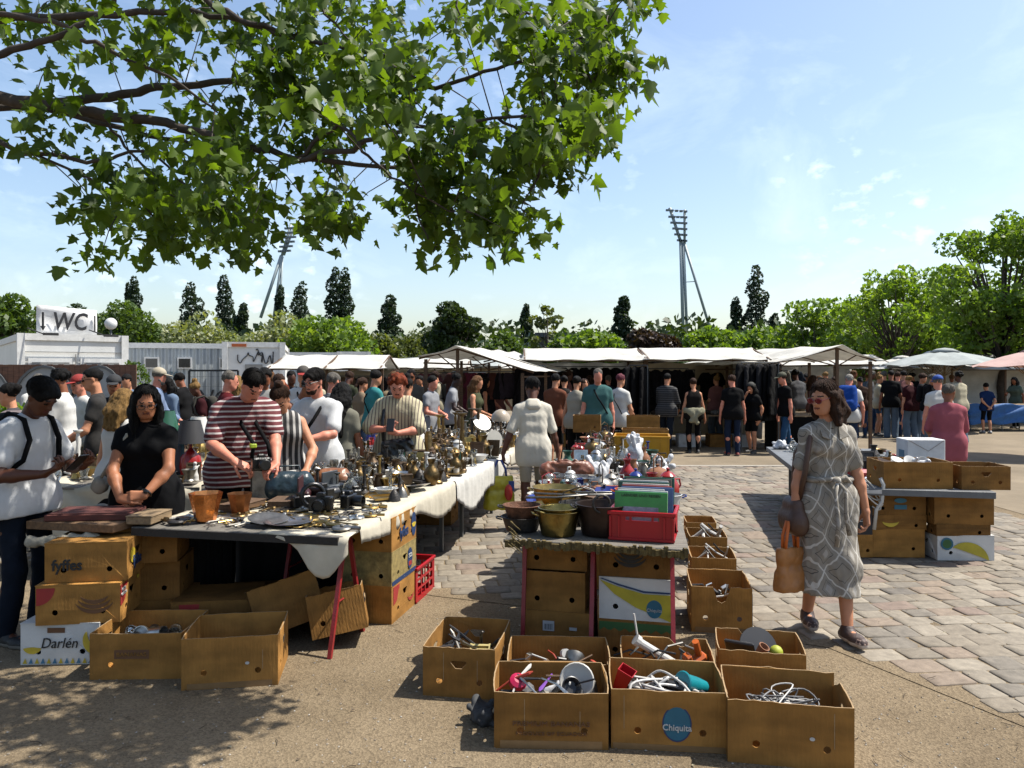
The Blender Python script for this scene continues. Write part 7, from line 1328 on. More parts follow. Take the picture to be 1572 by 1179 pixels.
def softbag(name,label,cat,loc,rz,d,m,seed=0,handle=True,group=None):
 S=SDF();x,y,z=d;S.cap((-x/2+y/2,0,y/2),(x/2-y/2,0,y/2),y/2,None,.02);S.cap((-x/2+y/2,0,z*.6),(x/2-y/2,0,z*.6),y/2,None,.08);S.cap((-x/2+y/2,0,z-y*.3),(x/2-y/2,0,z-y*.3),y*.3,None,.06);S.plane((0,0,0),(0,0,-1));p,f=S.mesh(.010,amp=.006,freq=20,seed=seed);t=thing(name,label,cat,loc,rz,group);linkm('pouch',np_mesh('p',p,f),m,t)
 if handle:mb=MB();mb.tube([(-x*.25,0,z*.9),(-x*.2,0,z*1.25),(x*.2,0,z*1.25),(x*.25,0,z*.9)],.007,6);mb.build('handle',m,t,True)
 return t
softbag('handbag','dark teal leather bag lying on the left table before the striped man','handbag',L(1.05,.88,.76),.3,(.34,.14,.20),mat('leather_teal',(.012,.035,.05),.4,bump=.3),1)
softbag('handbag','tan brown leather case next to the dark teal bag','handbag',L(1.45,.72,.76),.2,(.26,.12,.18),mat('leather_tan',(.28,.10,.03),.4,bump=.3),2,False)
def cam_parts(sc=1):
 b=MB();b.box((0,0,.045*sc),(.13*sc,.06*sc,.08*sc),bev=.008);b.box((0,0,.095*sc),(.045*sc,.045*sc,.025*sc),bev=.006);l=MB();l.lathe([(.03*sc,0),(.035*sc,.01*sc),(.035*sc,.07*sc),(.03*sc,.07*sc),(.026*sc,.05*sc),(0,.05*sc)],14,0,Matrix.Translation((0,-.03*sc,.045*sc))@Matrix.Rotation(PI/2,4,'X'));return[('camera_body',b,cb_,False),('lens',l,cb_,True)]
cb_=mat('camera_black','0a0a0b',.35,bump=.2)
for i,(a,b,s_,lab)in enumerate(((.62,.42,1.2,'black camera with a silver lens hood at the front edge of the left table'),(.80,.30,1.1,'black camera at the right end of the pile of cameras'),(.9,.55,1.4,'large black camera in the middle of the pile of cameras'),(.72,.62,1,'small black camera at the left of the pile of cameras'),(1.1,.38,1,'black camera at the back of the pile of cameras'))):objx('camera',lab,'camera',cam_parts(s_),L(a,b,.765),i*1.3)
for i,(a,b,rx,c,lab)in enumerate(((.86,.66,50,'leather_maroon','maroon leather camera case leaning open on the camera pile'),(1.15,.58,35,'leather_slate','slate coloured camera case with open flap behind the cameras'))):
 mb=MB();mb.box((0,0,.05),(.20,.09,.10),bev=.012);f=MB();f.box((0,.03,.14),(.19,.012,.11),bev=.004);objx('camera_case',lab,'camera case',[('case',mb,mat(c,(.06,.012,.015)if 'mar' in c else(.05,.06,.07),.45),False),('flap',f,MATS[c],False)],L(a,b,.77),rx/30)
mb=MB();mb.tube([(.075*math.cos(a),.0,.09+.075*math.sin(a))for a in[2*PI*k/20 for k in range(21)]],.017,8,cap=False);tag(mb.build('black_ring',cb_,None,True,loc=L(.70,.52,.77),rz=.5),'thick black ring standing upright in the camera pile','lens ring')
for i,(a,b,rz,sx,c,lab)in enumerate(((.12,1.35,.15,.26,'WOODP','narrow pale wooden tray at the front left corner of the left table'),(.62,1.0,-.1,.30,'WOOD','flat brown wooden box behind the copper planter'),(.78,.78,.2,.24,'WOOD','brown wooden case left of the teal bag'))):
 mb=MB();mb.box((0,0,.022),(sx,.16,.044),bev=.003);l_=MB();l_.box((0,0,.049),(sx+.006,.166,.008),bev=.002);objx('wooden_case',lab,'wooden box',[('case_body',mb,{'WOODP':WOODP,'WOOD':WOOD}[c],False),('lid',l_,{'WOODP':WOODP,'WOOD':WOOD}[c],False)],L(a,b,.762),LROT+rz)
mb=MB();mb.box((0,0,.12),(.15,.03,.24),bev=.003);f2=MB();f2.box((0,-.018,.12),(.12,.005,.20));objx('framed_relief','dark framed relief standing upright left of the teal bag','picture',[('frame',mb,mat('frame_dark',(.04,.03,.02)),False),('relief',f2,PEWT,False)],L(.95,1.05,.762),0)
mb=MB();mb.box((0,0,.02),(.50,.30,.04),bev=.004);l_=MB();l_.box((0,0,.043),(.47,.27,.005));objx('lacquered_box','flat dark red lacquered box on the plank at the far left','wooden box',[('case_body',mb,WOODR,False),('lid',l_,WOODR,False)],L(.08,1.70,.782),R(6))
def lampshade(label,a,b,z,rx,rz,m,sc=1,name='lamp'):
 s_=MB();s_.lathe([(.13*sc,0),(.115*sc,.05*sc),(.07*sc,.10*sc),(.03*sc,.12*sc),(0,.125*sc)],20,0,Matrix.Rotation(rx,4,'X'));s_.lathe([(.125*sc,.001),(.11*sc,.045*sc),(.065*sc,.092*sc),(0,.112*sc)],20,1,Matrix.Rotation(rx,4,'X'));arm=MB();arm.tube([(0,.05,.0),(0,.09,-.06),(0,.05,-(z-.77))],.008,6);ba=MB();ba.lathe([(.07,0),(.065,.015),(.01,.02)],16,c=(0,.05,-(z-.765)));
 return objx(name,label,'lamp',[('lamp_shade',s_,[m,mat('shade_inside',(.22,.21,.19),.5)],True),('arm',arm,GREYM,True),('base',ba,GREYM,True)],L(a,b,z),rz)
ENW=mat('enamel_white',(.72,.70,.64),.25,var=.08);ENC=mat('enamel_cream',(.50,.42,.32),.3,var=.1)
lampshade('white enamel lamp with its shade tipped up towards the camera, far left row',5.2,.45,1.08,R(-128),R(35),ENW,.95);lampshade('cream domed lamp shade beside the white enamel lamp',5.6,.30,1.10,R(15),0,ENC,1.0);lampshade('small white lamp head facing the aisle at the far left row',4.35,.10,.93,R(-95),R(35),ENW,.9)
mb=MB();mb.tube([(0,0,0),(.05,.02,.40)],.011,8);tag(mb.build('white_rod',ENW,None,True,loc=L(5.3,.12,.762)),'slanted white rod standing by the cream lamp shade','rod')
for i,(a,b)in enumerate(((5.9,.3),(6.3,.5))):mb=MB();mb.box((0,0,.06),(.34,.26,.12),bev=.012);mb.box((0,0,.125),(.36,.28,.012),bev=.004);tag(mb.build('plastic_tub',CHINA,None,False,loc=L(a,b,.765),rz=LROT),('white plastic tub behind the small lamp head','white plastic tub at the very end of the left row')[i],'tub')
t=thing('market_table','cream covered table left of the striped man, loaded with lamps and brass','table',(-3.35,7.7,0));mb=MB();mb.box((0,0,.735),(1.5,2.6,.02));mb.build('tabletop',WOODG,t);o=sheet('cloth',[((-.78,-1.33,.25),(.78,-1.33,.2)),((-.77,-1.32,.5),(.77,-1.32,.5)),((-.76,-1.31,.755),(.76,-1.31,.755)),((-.76,1.3,.755),(.76,1.3,.755))],CREAM,t,sag=0,wav=.02,nx=40)
T2=lambda a,b,z:Vector((-3.35+a,7.7+b,z));z2=lambda a,b:'on cream covered table left of striped man'
scatter(T2,-.7,.7,-1.25,1.2,95,small+['tall_candlestick'],BR,z2,.775,9,.55)
def lamp2(label,loc,shade,base,sc=1):
 s_=MB();s_.lathe([(.12*sc,.28*sc),(.075*sc,.46*sc),(.073*sc,.46*sc),(.118*sc,.28*sc)],20);b_=MB();b_.lathe([(0,0),(.07*sc,0),(.075*sc,.02),(.085*sc,.10*sc),(.075*sc,.17*sc),(.03*sc,.22*sc),(.012*sc,.24*sc),(.012*sc,.32*sc),(0,.32*sc)],18);return objx('table_lamp',label,'lamp',[('lamp_shade',s_,shade,True),('base',b_,base,True)],loc)
lamp2('table lamp with black shade and red glass base left of the striped man',(-2.82,6.75,.775),mat('shade_black',(.03,.03,.035),.7),REDG,1.1);lamp2('green shaded banker lamp behind the woman in black',(-3.6,8.0,.775),GREENG,BRASS,1.15);lamp2('white shaded lamp beside the green lamp',(-3.3,8.1,.775),CHINA,BRASS,1.0)
mb=MB();mb.box((0,0,.15),(.26,.02,.30),bev=.004);f2=MB();f2.box((0,-.013,.15),(.20,.005,.24));pf=objx('picture','blue framed picture propped among the lamps left of the striped man','picture',[('frame',mb,mat('frame_blue',(.03,.12,.17),.5),False),('print',f2,mat('print_grey',(.08,.09,.11)),False)],(-3.02,6.75,.785),.3,rot=(R(-10),0,.3))
t=thing('market_table','small white covered table with yellow vases behind the white T-shirt man','table',(-1.85,9.6,0));mb=MB();mb.box((0,0,.735),(.85,1.5,.02));mb.build('tabletop',WOODG,t);sheet('cloth',[((-.44,-.77,.5),(.44,-.77,.5)),((-.43,-.76,.755),(.43,-.76,.755)),((-.43,.76,.755),(.43,.76,.755))],LACE,t,sag=0,wav=.015,nx=30)
for sx in(-1,1):mb=MB();mb.box((sx*.36,-.6,.36),(.035,.035,.72));mb.build('leg',WOODP,t)
T3_=lambda a,b,z:Vector((-1.85+a,9.6+b,z));scatter(T3_,-.38,.38,-.7,.7,30,['vase','cup','bowl','plate','jug','goblet','figurine','small_bottle'],{'*':['OCHRE','CHINA','CHINA','GLS','BLUEG','OCHRE','REDG']},lambda a,b:'on the small white covered table',.775,15,.6)
carton('brown carton under the small white covered table',(-1.72,9.2,.016),R(5),.5,.4,.42,CARD,closed=True,seed=301)
t=thing('market_table','table of bric-a-brac between the backs of the left crowd','table',(-3.2,11.0,0));mb=MB();mb.box((0,0,.735),(1.8,1.2,.02));mb.build('tabletop',WOODG,t);T4=lambda a,b,z:Vector((-3.2+a,11.0+b,z));scatter(T4,-.85,.85,-.55,.55,40,small,{'*':['CHINA','OCHRE','BRASS','GLS','REDG']},lambda a,b:'on the bric-a-brac table in the left crowd',.746,16,.6)
def pan(mb,r,h,lip=.008):mb.lathe([(0,0),(r*.78,0),(r*.82,.01),(r,h),(r+lip,h+.004),(r+lip*.3,h+.006),(r*.78,.018),(0,.012)],28)
def cauldron(label,a,b,r,h,m,hm,z=.752,rz=0,sc=1,bail=False):
 v=MB();pan(v,r,h);hs=MB()
 if not bail:
  for sg in(-1,1):hs.tube([(sg*r*.98,-.035,h*.86),(sg*(r+.03),-.03,h*.95),(sg*(r+.035),0,h*.97),(sg*(r+.03),.03,h*.95),(sg*r*.98,.035,h*.86)],.005,6)
 else:hs.tube([(-r,0,h*.9),(-r*.8,.02,h+r*.5),(0,.05,h+r*.75),(r*.8,.02,h+r*.5),(r,0,h*.9)],.004,6)
 return objx('cauldron',label,'cooking pot',[('vessel',v,m,True),('handle',hs,hm,True)],C_(a,b,z),rz)
BRO=mat('brass_olive',(.26,.20,.07),.32,1,var=.35,vscale=9,bump=.2)
cauldron('broad brass cauldron with ring handles at the front of the centre table',.16,.70,.125,.135,BRO,BRO,.752,R(10));cauldron('brass cauldron nested inside the broad front one',.16,.70,.112,.12,BRO,BRO,.785,R(30))
cauldron('rusty iron pan at the front left corner of the centre table',.22,.93,.11,.07,mat('rust',(.10,.045,.025),.7,.5,var=.5,vscale=20,bump=.5),IRON,.83);cauldron('black iron pan under the rusty pan at the front left corner',.22,.93,.12,.08,IRON,IRON,.752)
cauldron('large black copper pot with an iron ring handle, centre of the front table',.24,.44,.155,.175,mat('copper_sooty',(.045,.03,.025),.45,.8,var=.4),IRON,.752,bail=False);cauldron('black pot behind the large sooty pot',.55,.60,.13,.12,IRON,IRON,.752,bail=True)
cauldron('wide shiny brass bowl behind the brass cauldron',.85,.80,.15,.12,BRASS,BRASS,.80,bail=False);cauldron('brass pan tilted beside the shiny bowl',.62,.82,.13,.08,BRASS,IRON,.76)
cauldron('large blue enamel basin on the centre table',1.15,.42,.15,.07,BLUEG,BLUEG,.80);cauldron('orange enamel pot beside the blue basin',1.22,.30,.10,.12,ORG,ORG,.752);cauldron('orange enamel pan behind the blue basin',1.45,.42,.11,.07,ORG,ORG,.80);cauldron('small white enamel pot left of the blue basin',1.05,.60,.07,.09,CHINA,CHINA,.752,bail=True)
cauldron('white enamel pot with blue rim behind the record crate',1.05,.04,.09,.10,CHINA,BLUEG,.77)
rg=MB();rg.tube([(.05*math.cos(a),.0,.05+.05*math.sin(a))for a in[2*PI*k/18 for k in range(19)]],.008,8,cap=False);tag(rg.build('iron_ring',IRON,None,True,loc=C_(.10,.44,.90),rz=.2),'iron ring standing on the rim of the large sooty pot','iron ring')
for i,(a,b,rz,l_)in enumerate(((.62,.66,1.1,.55),(.75,.62,.9,.5),(.5,.75,1.3,.4))):mb=MB();mb.tube([(-l_/2,0,0),(0,0,.01),(l_/2,0,.035)],[.009,.007,.006],6);tag(mb.build('steel_bar',PEWT,None,True,loc=C_(a,b,.90),rz=rz-1.6),('long steel pan handle lying across the black pots','second steel handle crossing above the black pots','short steel handle beside the brass pan')[i],'handle')
S=SDF();[S.cap((x,y,z),(x+.06,y-.05,z-.04),.006,.003,.004)for x,y,z in[(-.02+.012*math.sin(i*2.4),.03-.02*i,.04-.01*i+.02*math.cos(i*3))for i in range(9)]];p,f=S.mesh(.004,amp=.002,freq=60);tag(linkm('dried_herbs',np_mesh('h',p,f),mat('straw_mat',(.14,.10,.03)),loc=C_(.05,.95,.765)),'bundle of dried brown herbs hanging at the table corner','dried herbs')
cr=CRATE;ca=cr.rotation_euler[2];cM=Matrix.Translation(cr.location)@Matrix.Rotation(ca,4,'Z');rnd=random.Random(4);cols=[(.05,.35,.06),(.75,.75,.72),(.6,.6,.58),(.08,.15,.35),(.5,.08,.06),(.72,.70,.62),(.02,.10,.06),(.70,.68,.66),(.15,.12,.1),(.02,.13,.08)]
for i in range(10):
 y=-.11+i*.026;mb=MB();mb.box((0,0,.135),(.30-.015*(i%3),.014,.25+.012*i),bev=.002);o=mb.build('book',mat('cover_%d'%i,cols[i],.4,var=.2,vscale=9),None,False,loc=cM@Vector((rnd.uniform(-.02,.02),y,.012)));o.rotation_euler=(R(-9),0,ca+rnd.uniform(-.03,.03));tag(o,'upright %s book or sleeve in the red crate, %s from the front'%(['green','white','grey','blue','red','cream','dark green','off-white','brown','deep green'][i],ORD[i]),'book')
 if i==0:tt=text('cover_title','LAENDER UND REISEN',.022,INK_K,o,(0,-.011,.238),sx=1.0);mb=MB();mb.box((0,-.0085,.10),(.2,.002,.15));mb.build('cover_picture',mat('cover_pic',(.3,.32,.4),.5,var=.5,vscale=20),o)
 if i==1:mb=MB();mb.box((0,-.0085,.20),(.27,.002,.10));mb.build('cover_band',mat('cover_green',(.10,.45,.10),.5),o)
def crumple(name,label,cat,loc,d,m,seed,amp=.008,freq=30,rz=0):
 S=SDF();rs=np.random.RandomState(seed)
 dd=np.array(d)
 for i in range(16):
  v=rs.uniform(-1,1,3)*dd*.42;u=rs.uniform(-1,1,3)*dd*.42;v[2]=abs(v[2])*2;u[2]=abs(u[2])*.7;S.cap(v,u,min(d)*.11,min(d)*.03,.02)
 S.ell((0,0,d[2]*.3),dd*.33,.03)
 S.plane((0,0,0),(0,0,-1));p,f=S.mesh(.009,amp=amp,freq=freq,seed=seed,smooth=1,anis=(1.4,1.4,.5));o=linkm(name,np_mesh(name,p,f),m,None,True,loc,rz=rz);tag(o,label,cat);return o
PLB=mat('plastic_film',(.72,.73,.75),.25,var=.06,bump=.4,bscale=20,spec=.5)
crumple('plastic_bag','tall crumpled white plastic bag before the yellow crate','plastic bag',C_(3.3,.28,.76),(.22,.22,.40),PLB,1);crumple('plastic_bag','white plastic bag drooping over the aisle edge of the centre row','plastic bag',C_(2.35,.06,.72),(.22,.2,.30),PLB,2);crumple('plastic_bag','white plastic bag between the leather basket and the enamel pots','plastic bag',C_(2.5,.60,.76),(.26,.22,.24),PLB,3);crumple('plastic_bag','small white plastic bag with a torn handle at mid centre row','plastic bag',C_(3.0,.05,.76),(.26,.22,.2),PLB,4)
crumple('paper_wrap','white crumpled wrapping paper at the far centre row','wrapping paper',C_(4.3,.75,.76),(.3,.25,.16),CHINA,5)
S=SDF();S.cap((-.13,0,.03),(.13,0,.03),.07,None,.02);S.cap((-.17,0,.10),(.17,0,.10),.07,None,.03);S.ell((0,0,.16),(.18,.075,.05),.02);S.sub((0,0,.19),(.16,.055,.07));S.plane((0,0,0),(0,0,-1));p,f=S.mesh(.008,amp=.005,freq=22);tag(linkm('leather_basket',np_mesh('b',p,f),mat('leather_rust',(.26,.085,.04),.45,bump=.3),loc=C_(2.2,.85,.76),rz=.1),'rust brown leather basket on the left side of the centre row','basket')
for i,(a,b,s_)in enumerate(((1.55,.86,1.5),(1.75,.70,1.3),(1.35,.78,1.2),(1.9,.9,1.1))):good('bowl','GLS',C_(a,b,.76+.03*(i%2)),i,'stacked at the left side of the centre row',s_)
def zc_(a,b):return('front of centre row' if a<1.3 else 'near half of centre row' if a<2.6 else 'middle of centre row' if a<4.2 else 'far end of centre row')+(', right side' if b<.5 else '')
CM={'*':['CHINA','SILV','BRASSD','GLS','REDG','TERR','IRON','BLUEG','PEWT','GREENG'],'small_casket':['WOOD','IRON','REDG'],'book':['REDG','BLUEG','CHINA','WOOD'],'plate':['CHINA','BLUEG','GLS'],'candelabra':['BRASSD','SILV']}
kc=[(.16,.70,.13),(.22,.93,.1),(.24,.44,.16),(.55,.6,.1),(.85,.8,.14),(1.15,.42,.15),(1.22,.3,.1),(.24,.2,.24),(3.3,.28,.12),(2.5,.6,.12),(2.2,.85,.15),(4.6,.22,.3),(4.5,.5,.1)]
scatter(C_,.85,2.6,.02,.98,75,['cup','bowl','plate','jug','kettle','mortar','small_bottle','coffee_mill','small_casket','goblet','coffee_pot','lidded_dish','vase'],CM,zc_,.752,21,.55,keep=kc)
scatter(C_,2.6,4.3,.02,.98,85,small+['book','cup','cup','bowl'],CM,zc_,.752,22,.55,keep=kc);scatter(C_,4.2,6.4,.05,.98,70,small+['book','cup'],CM,zc_,.752,23,.6,keep=kc)
for i,(a,b,k,m,s_)in enumerate(((1.7,.95,'candelabra','BRASSD',1.7),(1.4,.85,'tall_candlestick','BRASSD',.9),(1.6,1.15,'vase','REDG',.9),(1.3,1.05,'vase','OCHRE',.8),(1.2,.75,'mortar','IRON',1.2),(1.35,.62,'bell','IRON',1.3),(1.1,.6,'mortar','IRON',1.4),(1.0,.68,'jug','IRON',1.1),(.9,1.1,'plate','CHINA',1.2),(.85,1.25,'plate','CHINA',1.1),(1.15,1.2,'bowl','REDG',1.1),(.7,1.1,'small_casket','REDG',1.6),(.95,.95,'tray','IRON',1.5),(2.4,.9,'bowl','GLS',1),(3.3,1.15,'bowl','GLS',1.2),(2.9,.8,'vase','IRON',1))):good(k,m,Rt(a,b,.657),i*.8,'on the grey table behind the woman',s_)
scatter(lambda a,b,z:Rt(a,b,z),.6,3.7,.1,1.35,46,small+['book','cup','bowl'],{'*':['IRON','BRZ','CHINA','BRASSD','REDG','PEWT','GLS']},lambda a,b:'on the grey table behind the woman',.657,41,.6,keep=[(.28,.62,.35),(.3,.05,.25),(1.5,.16,.3),(1.7,.95,.1),(.75,.98,.15)])
mb=MB();mb.box((0,0,.04),(.30,.12,.08),bev=.03);tag(mb.build('red_case',mat('red_glossy',(.42,.015,.03),.25),None,False,loc=Rt(.75,.98,.657),rz=.3),'glossy red rounded case beside the long carton on the grey table','case')
crumple('plastic_bag','crumpled clear plastic at the back left corner of the grey table','plastic bag',Rt(3.6,1.3,.657),(.26,.22,.16),PLB,8)
cab=MB();Q=[]
for k in range(40):t_=k/39;Q.append((.10*math.cos(t_*14)+.02*t_,.03*math.sin(t_*9),-.02-.12*math.sin(t_*14+1)-.1*t_))
cab.tube(Q,.007,6);cab.tube([(.1,0,.06),(.12,-.02,0),(.10,-.03,-.15),(.05,-.03,-.22),(.03,-.03,-.40)],.016,6);tag(cab.build('shower_hose',ENW,None,True,loc=Rt(.02,1.02,.69)),'white looped hose hanging over the front edge of the grey table','hose')
def inbox(bx,x,y,z=.012):return Matrix.Translation(bx.location)@Matrix.Rotation(bx.rotation_euler[2],4,'Z')@Vector((x,y,z))
def cables(label,bx,n,m,r,seed,w=.17,d=.12,h=.16,z0=.03,up=0):
 rs=np.random.RandomState(seed);t=thing('cable_tangle',label,'cables',inbox(bx,0,0),bx.rotation_euler[2])
 for k in range(n):
  P=[Vector((rs.uniform(-w,w),rs.uniform(-d,d),z0+.04+rs.uniform(0,h)))for _ in range(7)]
  if up and k<2:P[3].z+=up;P[4].z+=up*.8
  mb=MB();Q=[]
  for i in range(len(P)-1):
   a,b,c,e=P[max(i-1,0)],P[i],P[i+1],P[min(i+2,len(P)-1)]
   for q in range(6):u=q/6;Q.append(.5*((2*b)+(c-a)*u+(2*a-5*b+4*c-e)*u*u+(3*b-a-3*c+e)*u**3))
  mb.tube(Q,r*rs.uniform(.8,1.2),6);mb.build('cable',m,t,True)
 return t
WP=mat('white_plastic',(.70,.68,.64),.4,var=.08);BP=mat('black_plastic',(.02,.02,.022),.4);GP=mat('grey_plastic',(.16,.16,.165),.5)
cables('tangle of white cables in the box with the blue oval logo',BX['b4'],7,WP,.0055,1,h=.15,z0=.06,up=.05);cables('tangle of black cables in the box with the blue oval logo',BX['b4'],5,BP,.005,2,h=.12,z0=.05)
cables('thin white cables in the front right box',BX['b6'],5,WP,.004,3,h=.13,up=.05);cables('thin black and grey cables in the front right box',BX['b6'],11,GP,.004,4,h=.14);cables('black cables at the bottom of the front right box',BX['b6'],8,BP,.0045,14,h=.12)
def drop(name,label,cat,bx,x,y,z,mb,m,rot=(0,0,0),sm=False):
 o=mb.build(name,m,None,sm,loc=inbox(bx,x,y+(.05 if z<.11 else 0),min(z+.105,bx['dims'][2]*.9)if z<.13 else z+.05));o.rotation_euler=(rot[0],rot[1],rot[2]+bx.rotation_euler[2]);tag(o,label,cat)
 if sm:autosm(o,40)
 return o
def B1(d,bev=.006):mb=MB();mb.box((0,0,0),d,bev=bev);return mb
def T1(p,r,n=8):mb=MB();mb.tube(p,r,n);return mb
def Lt(pr,n=18):mb=MB();mb.lathe(pr,n);return mb
b4=BX['b4'];drop('plastic_hopper','bright red plastic hopper at the left end of the blue oval logo box','plastic part',b4,-.20,.04,.16,Lt([(.03,-.09),(.055,.07),(.05,.07),(.026,-.08)],4),RED_ if(RED_:=mat('red_plastic',(.5,.01,.02)))else None,(.35,.25,.5));drop('hair_dryer','teal and black hair dryer in the blue oval logo box','hair dryer',b4,.12,.02,.17,Lt([(.0,-.10),(.03,-.10),(.04,-.04),(.045,.04),(.055,.055),(.05,.06),(.0,.06)]),mat('plastic_teal',(.01,.28,.33),.35),(1.2,.3,-1.0),True);drop('appliance','black curved appliance handle lying on the cables','appliance',b4,.02,-.03,.16,T1([(-.12,0,0),(-.02,.02,.02),(.08,.0,.01)],[.014,.02,.03]),BP,sm=True)
for k in range(4):drop('appliance','dark appliance body buried in the blue oval logo box, %s from left'%ORD[k],'appliance',b4,-.15+k*.1,.06*(-1)**k,.05,B1((.11,.08,.08),.02),BP,(.2*k,.3,k))
b3=BX['b3'];drop('hair_brush','hot pink round hair brush in the front middle box','brush',b3,-.16,.03,.15,Lt([(0,0),(.03,0),(.045,.02),(.04,.04),(.02,.05),(0,.05)],12),mat('pink_hot',(.6,.01,.08),.4),(.6,.2,0));drop('dish','white enamel dish standing on edge in the front middle box','dish',b3,.13,.04,.17,Lt([(0,0),(.06,.0),(.085,.02),(.08,.024),(.055,.008),(0,.006)],22),ENW,(1.2,.2,-.3),True);drop('ladle','black round ladle in front of the white dish','ladle',b3,.09,-.02,.16,Lt([(0,0),(.035,.006),(.05,.03),(.046,.032),(.03,.012),(0,.008)]),BP,(1.1,.3,.2),True)
crumple('cloth','crumpled white towel in the front middle box','towel',inbox(b3,.03,.09,.06),(.16,.10,.20),PLB,21,amp=.01)
for k in range(9):x=-.18+k*.04;drop('utensil','%s utensil in the front middle box, %s from the left'%(['red','white','steel','black','purple','steel','brown','white','black'][k],ORD[k]),'utensil',b3,x,.05*math.sin(k*2.3),.12,T1([(-.09,0,0),(.0,.01,.01),(.09,0,0),(.11,0,0)],[.005,.005,.010,.003],6),[mat('utensil_red',(.5,.05,.02)),WP,SILV,BP,mat('utensil_purple',(.2,.05,.4)),SILV,WOOD,WP,BP][k],(.1,-.5+.13*k,k*1.1))
for k in range(6):drop('utensil','dark kitchen tool deep in the front middle box, %s from the left'%ORD[k],'utensil',b3,-.2+k*.08,-.04*(-1)**k,.05,B1((.10,.06,.05),.015),[BP,GP,PEWT][k%3],(.4,.2*k,k))
b1=BX['b1'];drop('plastic_rack','yellow slotted plastic rack in the front left box of the centre group','plastic rack',b1,.09,-.13,.14,(lambda mb:[mb.box((0,y,0),(.09,.012,.05))for y in(-.05,-.02,.01,.04)]+[mb.box((x,0,0),(.01,.10,.05))for x in(-.05,.05)]and mb)(MB()),mat('plastic_cream',(.62,.50,.20),.4),(.5,0,.1))
for k in range(9):drop('tool','dark tool in the front left box of the centre group, %s from left'%ORD[k],'tool',b1,-.14+k*.032,-.1+.06*math.sin(k*1.9),.07+.008*k,T1([(-.11,0,0),(.1,.0,.02),(.13,.01,.03)],[.007,.009,.004],6),[PEWT,IRON,BP][k%3],(.1,-.15-.05*k,k*.7))
b2=BX['b2'];drop('lamp','metal reflector lamp head in the low box behind the front middle box','lamp',b2,.08,0,.13,Lt([(.015,-.06),(.02,-.03),(.05,0),(.055,.03),(.05,.03),(.04,.0),(.0,-.02)]),PEWT,(-.9,.3,0),True);drop('jar_lid','white round fitting beside the metal lamp head','plastic part',b2,.03,-.02,.10,Lt([(0,0),(.025,0),(.025,.03),(0,.03)]),WP,(1.2,0,.4),True)
for k in range(10):drop('scrap_part','scrap part in the low box behind the front middle box, %s from left'%ORD[k],'scrap part',b2,-.2+k*.043,-.03+.06*math.sin(k*2.1),.05+.02*(k%3),[T1([(-.06,0,0),(.02,.02,.02),(.07,0,.0)],.005,6),B1((.05,.03,.03),.004)][k%2],[BP,SILV,WP,WOOD,mat('utensil_red',(.5,.05,.02))][k%5],(.3*k,.2,k*1.3))
b5=BX['b5'];drop('pipe','white ribbed plastic pipe sticking out of the torn box','pipe',b5,-.04,.02,.17,(lambda mb:[mb.tube([(-.10,0,.06),(.09,0,-.06)],.022,12),mb.tube([(-.12,0,.075),(-.10,0,.06)],.030,12),mb.tube([(-.10,.02,.06),(-.12,.03,.2)],.006,6)]and mb)(MB()),WP,(0,0,.2));drop('orange_tool','orange plastic sander with a brown handle at the right end of the torn box','tool',b5,.15,-.02,.15,(lambda mb:[mb.box((0,0,0),(.13,.06,.05),bev=.015),mb.box((-.04,0,.04),(.04,.05,.06),bev=.01),mb.tube([(.03,0,.0),(.03,0,.11)],.018,10)]and mb)(MB()),mat('plastic_orange',(.62,.13,.02),.4),(.2,-.4,.5))
for k in range(8):drop('scrap_part','dark rod or bracket in the torn box, %s from the left'%ORD[k],'scrap part',b5,-.18+k*.05,.04*math.sin(k*2),.08+.01*k,T1([(-.09,0,0),(.0,.01,.03),(.09,.02,.0)],.006,6),[BP,PEWT,IRON][k%3],(.1,.1*k,k*.9))
b7=BX['b7'];drop('disc','large black disc leaning in the right end rear box','disc',b7,0,.03,.13,Lt([(0,0),(.11,0),(.11,.012),(0,.014)],26),BP,(1.0,.2,.3),True);drop('ball','yellow green ball in the right end rear box','ball',b7,.08,-.10,.12,(lambda mb:mb.sphere((0,0,0),.036,16)and mb)(MB()),mat('ball_yellow',(.45,.5,.03),.6),sm=True);drop('paint_pot','small terracotta pot in the right end rear box','pot',b7,.0,-.11,.12,Lt([(0,-.04),(.02,-.04),(.03,.04),(.025,.04),(0,-.03)]),TERR,(.3,.5,0),True);drop('board','black flat panel leaning in the right end rear box','panel',b7,-.10,-.02,.14,B1((.16,.02,.10)),BP,(.6,0,-.3));drop('white_card','white card in the right end rear box','card',b7,-.05,-.11,.13,B1((.04,.004,.05),.001),WP,(.4,.2,.3))
b8=BX['b8']
for k in range(14):drop('metal_scrap','small metal scrap in the deep banana box, %s from the left'%ORD[k],'scrap part',b8,-.13+k*.02,.08*math.sin(k*2.2),.12+.012*(k%5),[T1([(-.05,0,0),(.02,.02,.03),(.06,0,.0)],.007,6),B1((.05,.03,.025),.004)][k%2],[IRON,PEWT,BP,WP,SILV][k%5],(.3*k,.4,k*1.1))
for bx,lab in((BX['b9'],'box behind the deep banana box'),(BX['b10'],'box with the paint rollers')):
 for k in range(7):drop('roller' if bx is BX['b10']else 'metal_scrap','%s in the %s, %s from the left'%(('white paint roller','dark handle')[k%2]if bx is BX['b10']else('curved white strip','rusty bar')[k%2],lab,ORD[k]),'tool',bx,-.10+k*.035,.08*math.sin(k*1.7),.16+.01*k,T1([(-.10,0,-.02),(.0,0,0),(.10,0,.04)],[.016 if k%2==0 and bx is BX['b10']else .007]*3,8),[WP,IRON][k%2],(.1,-.3,k*.8))
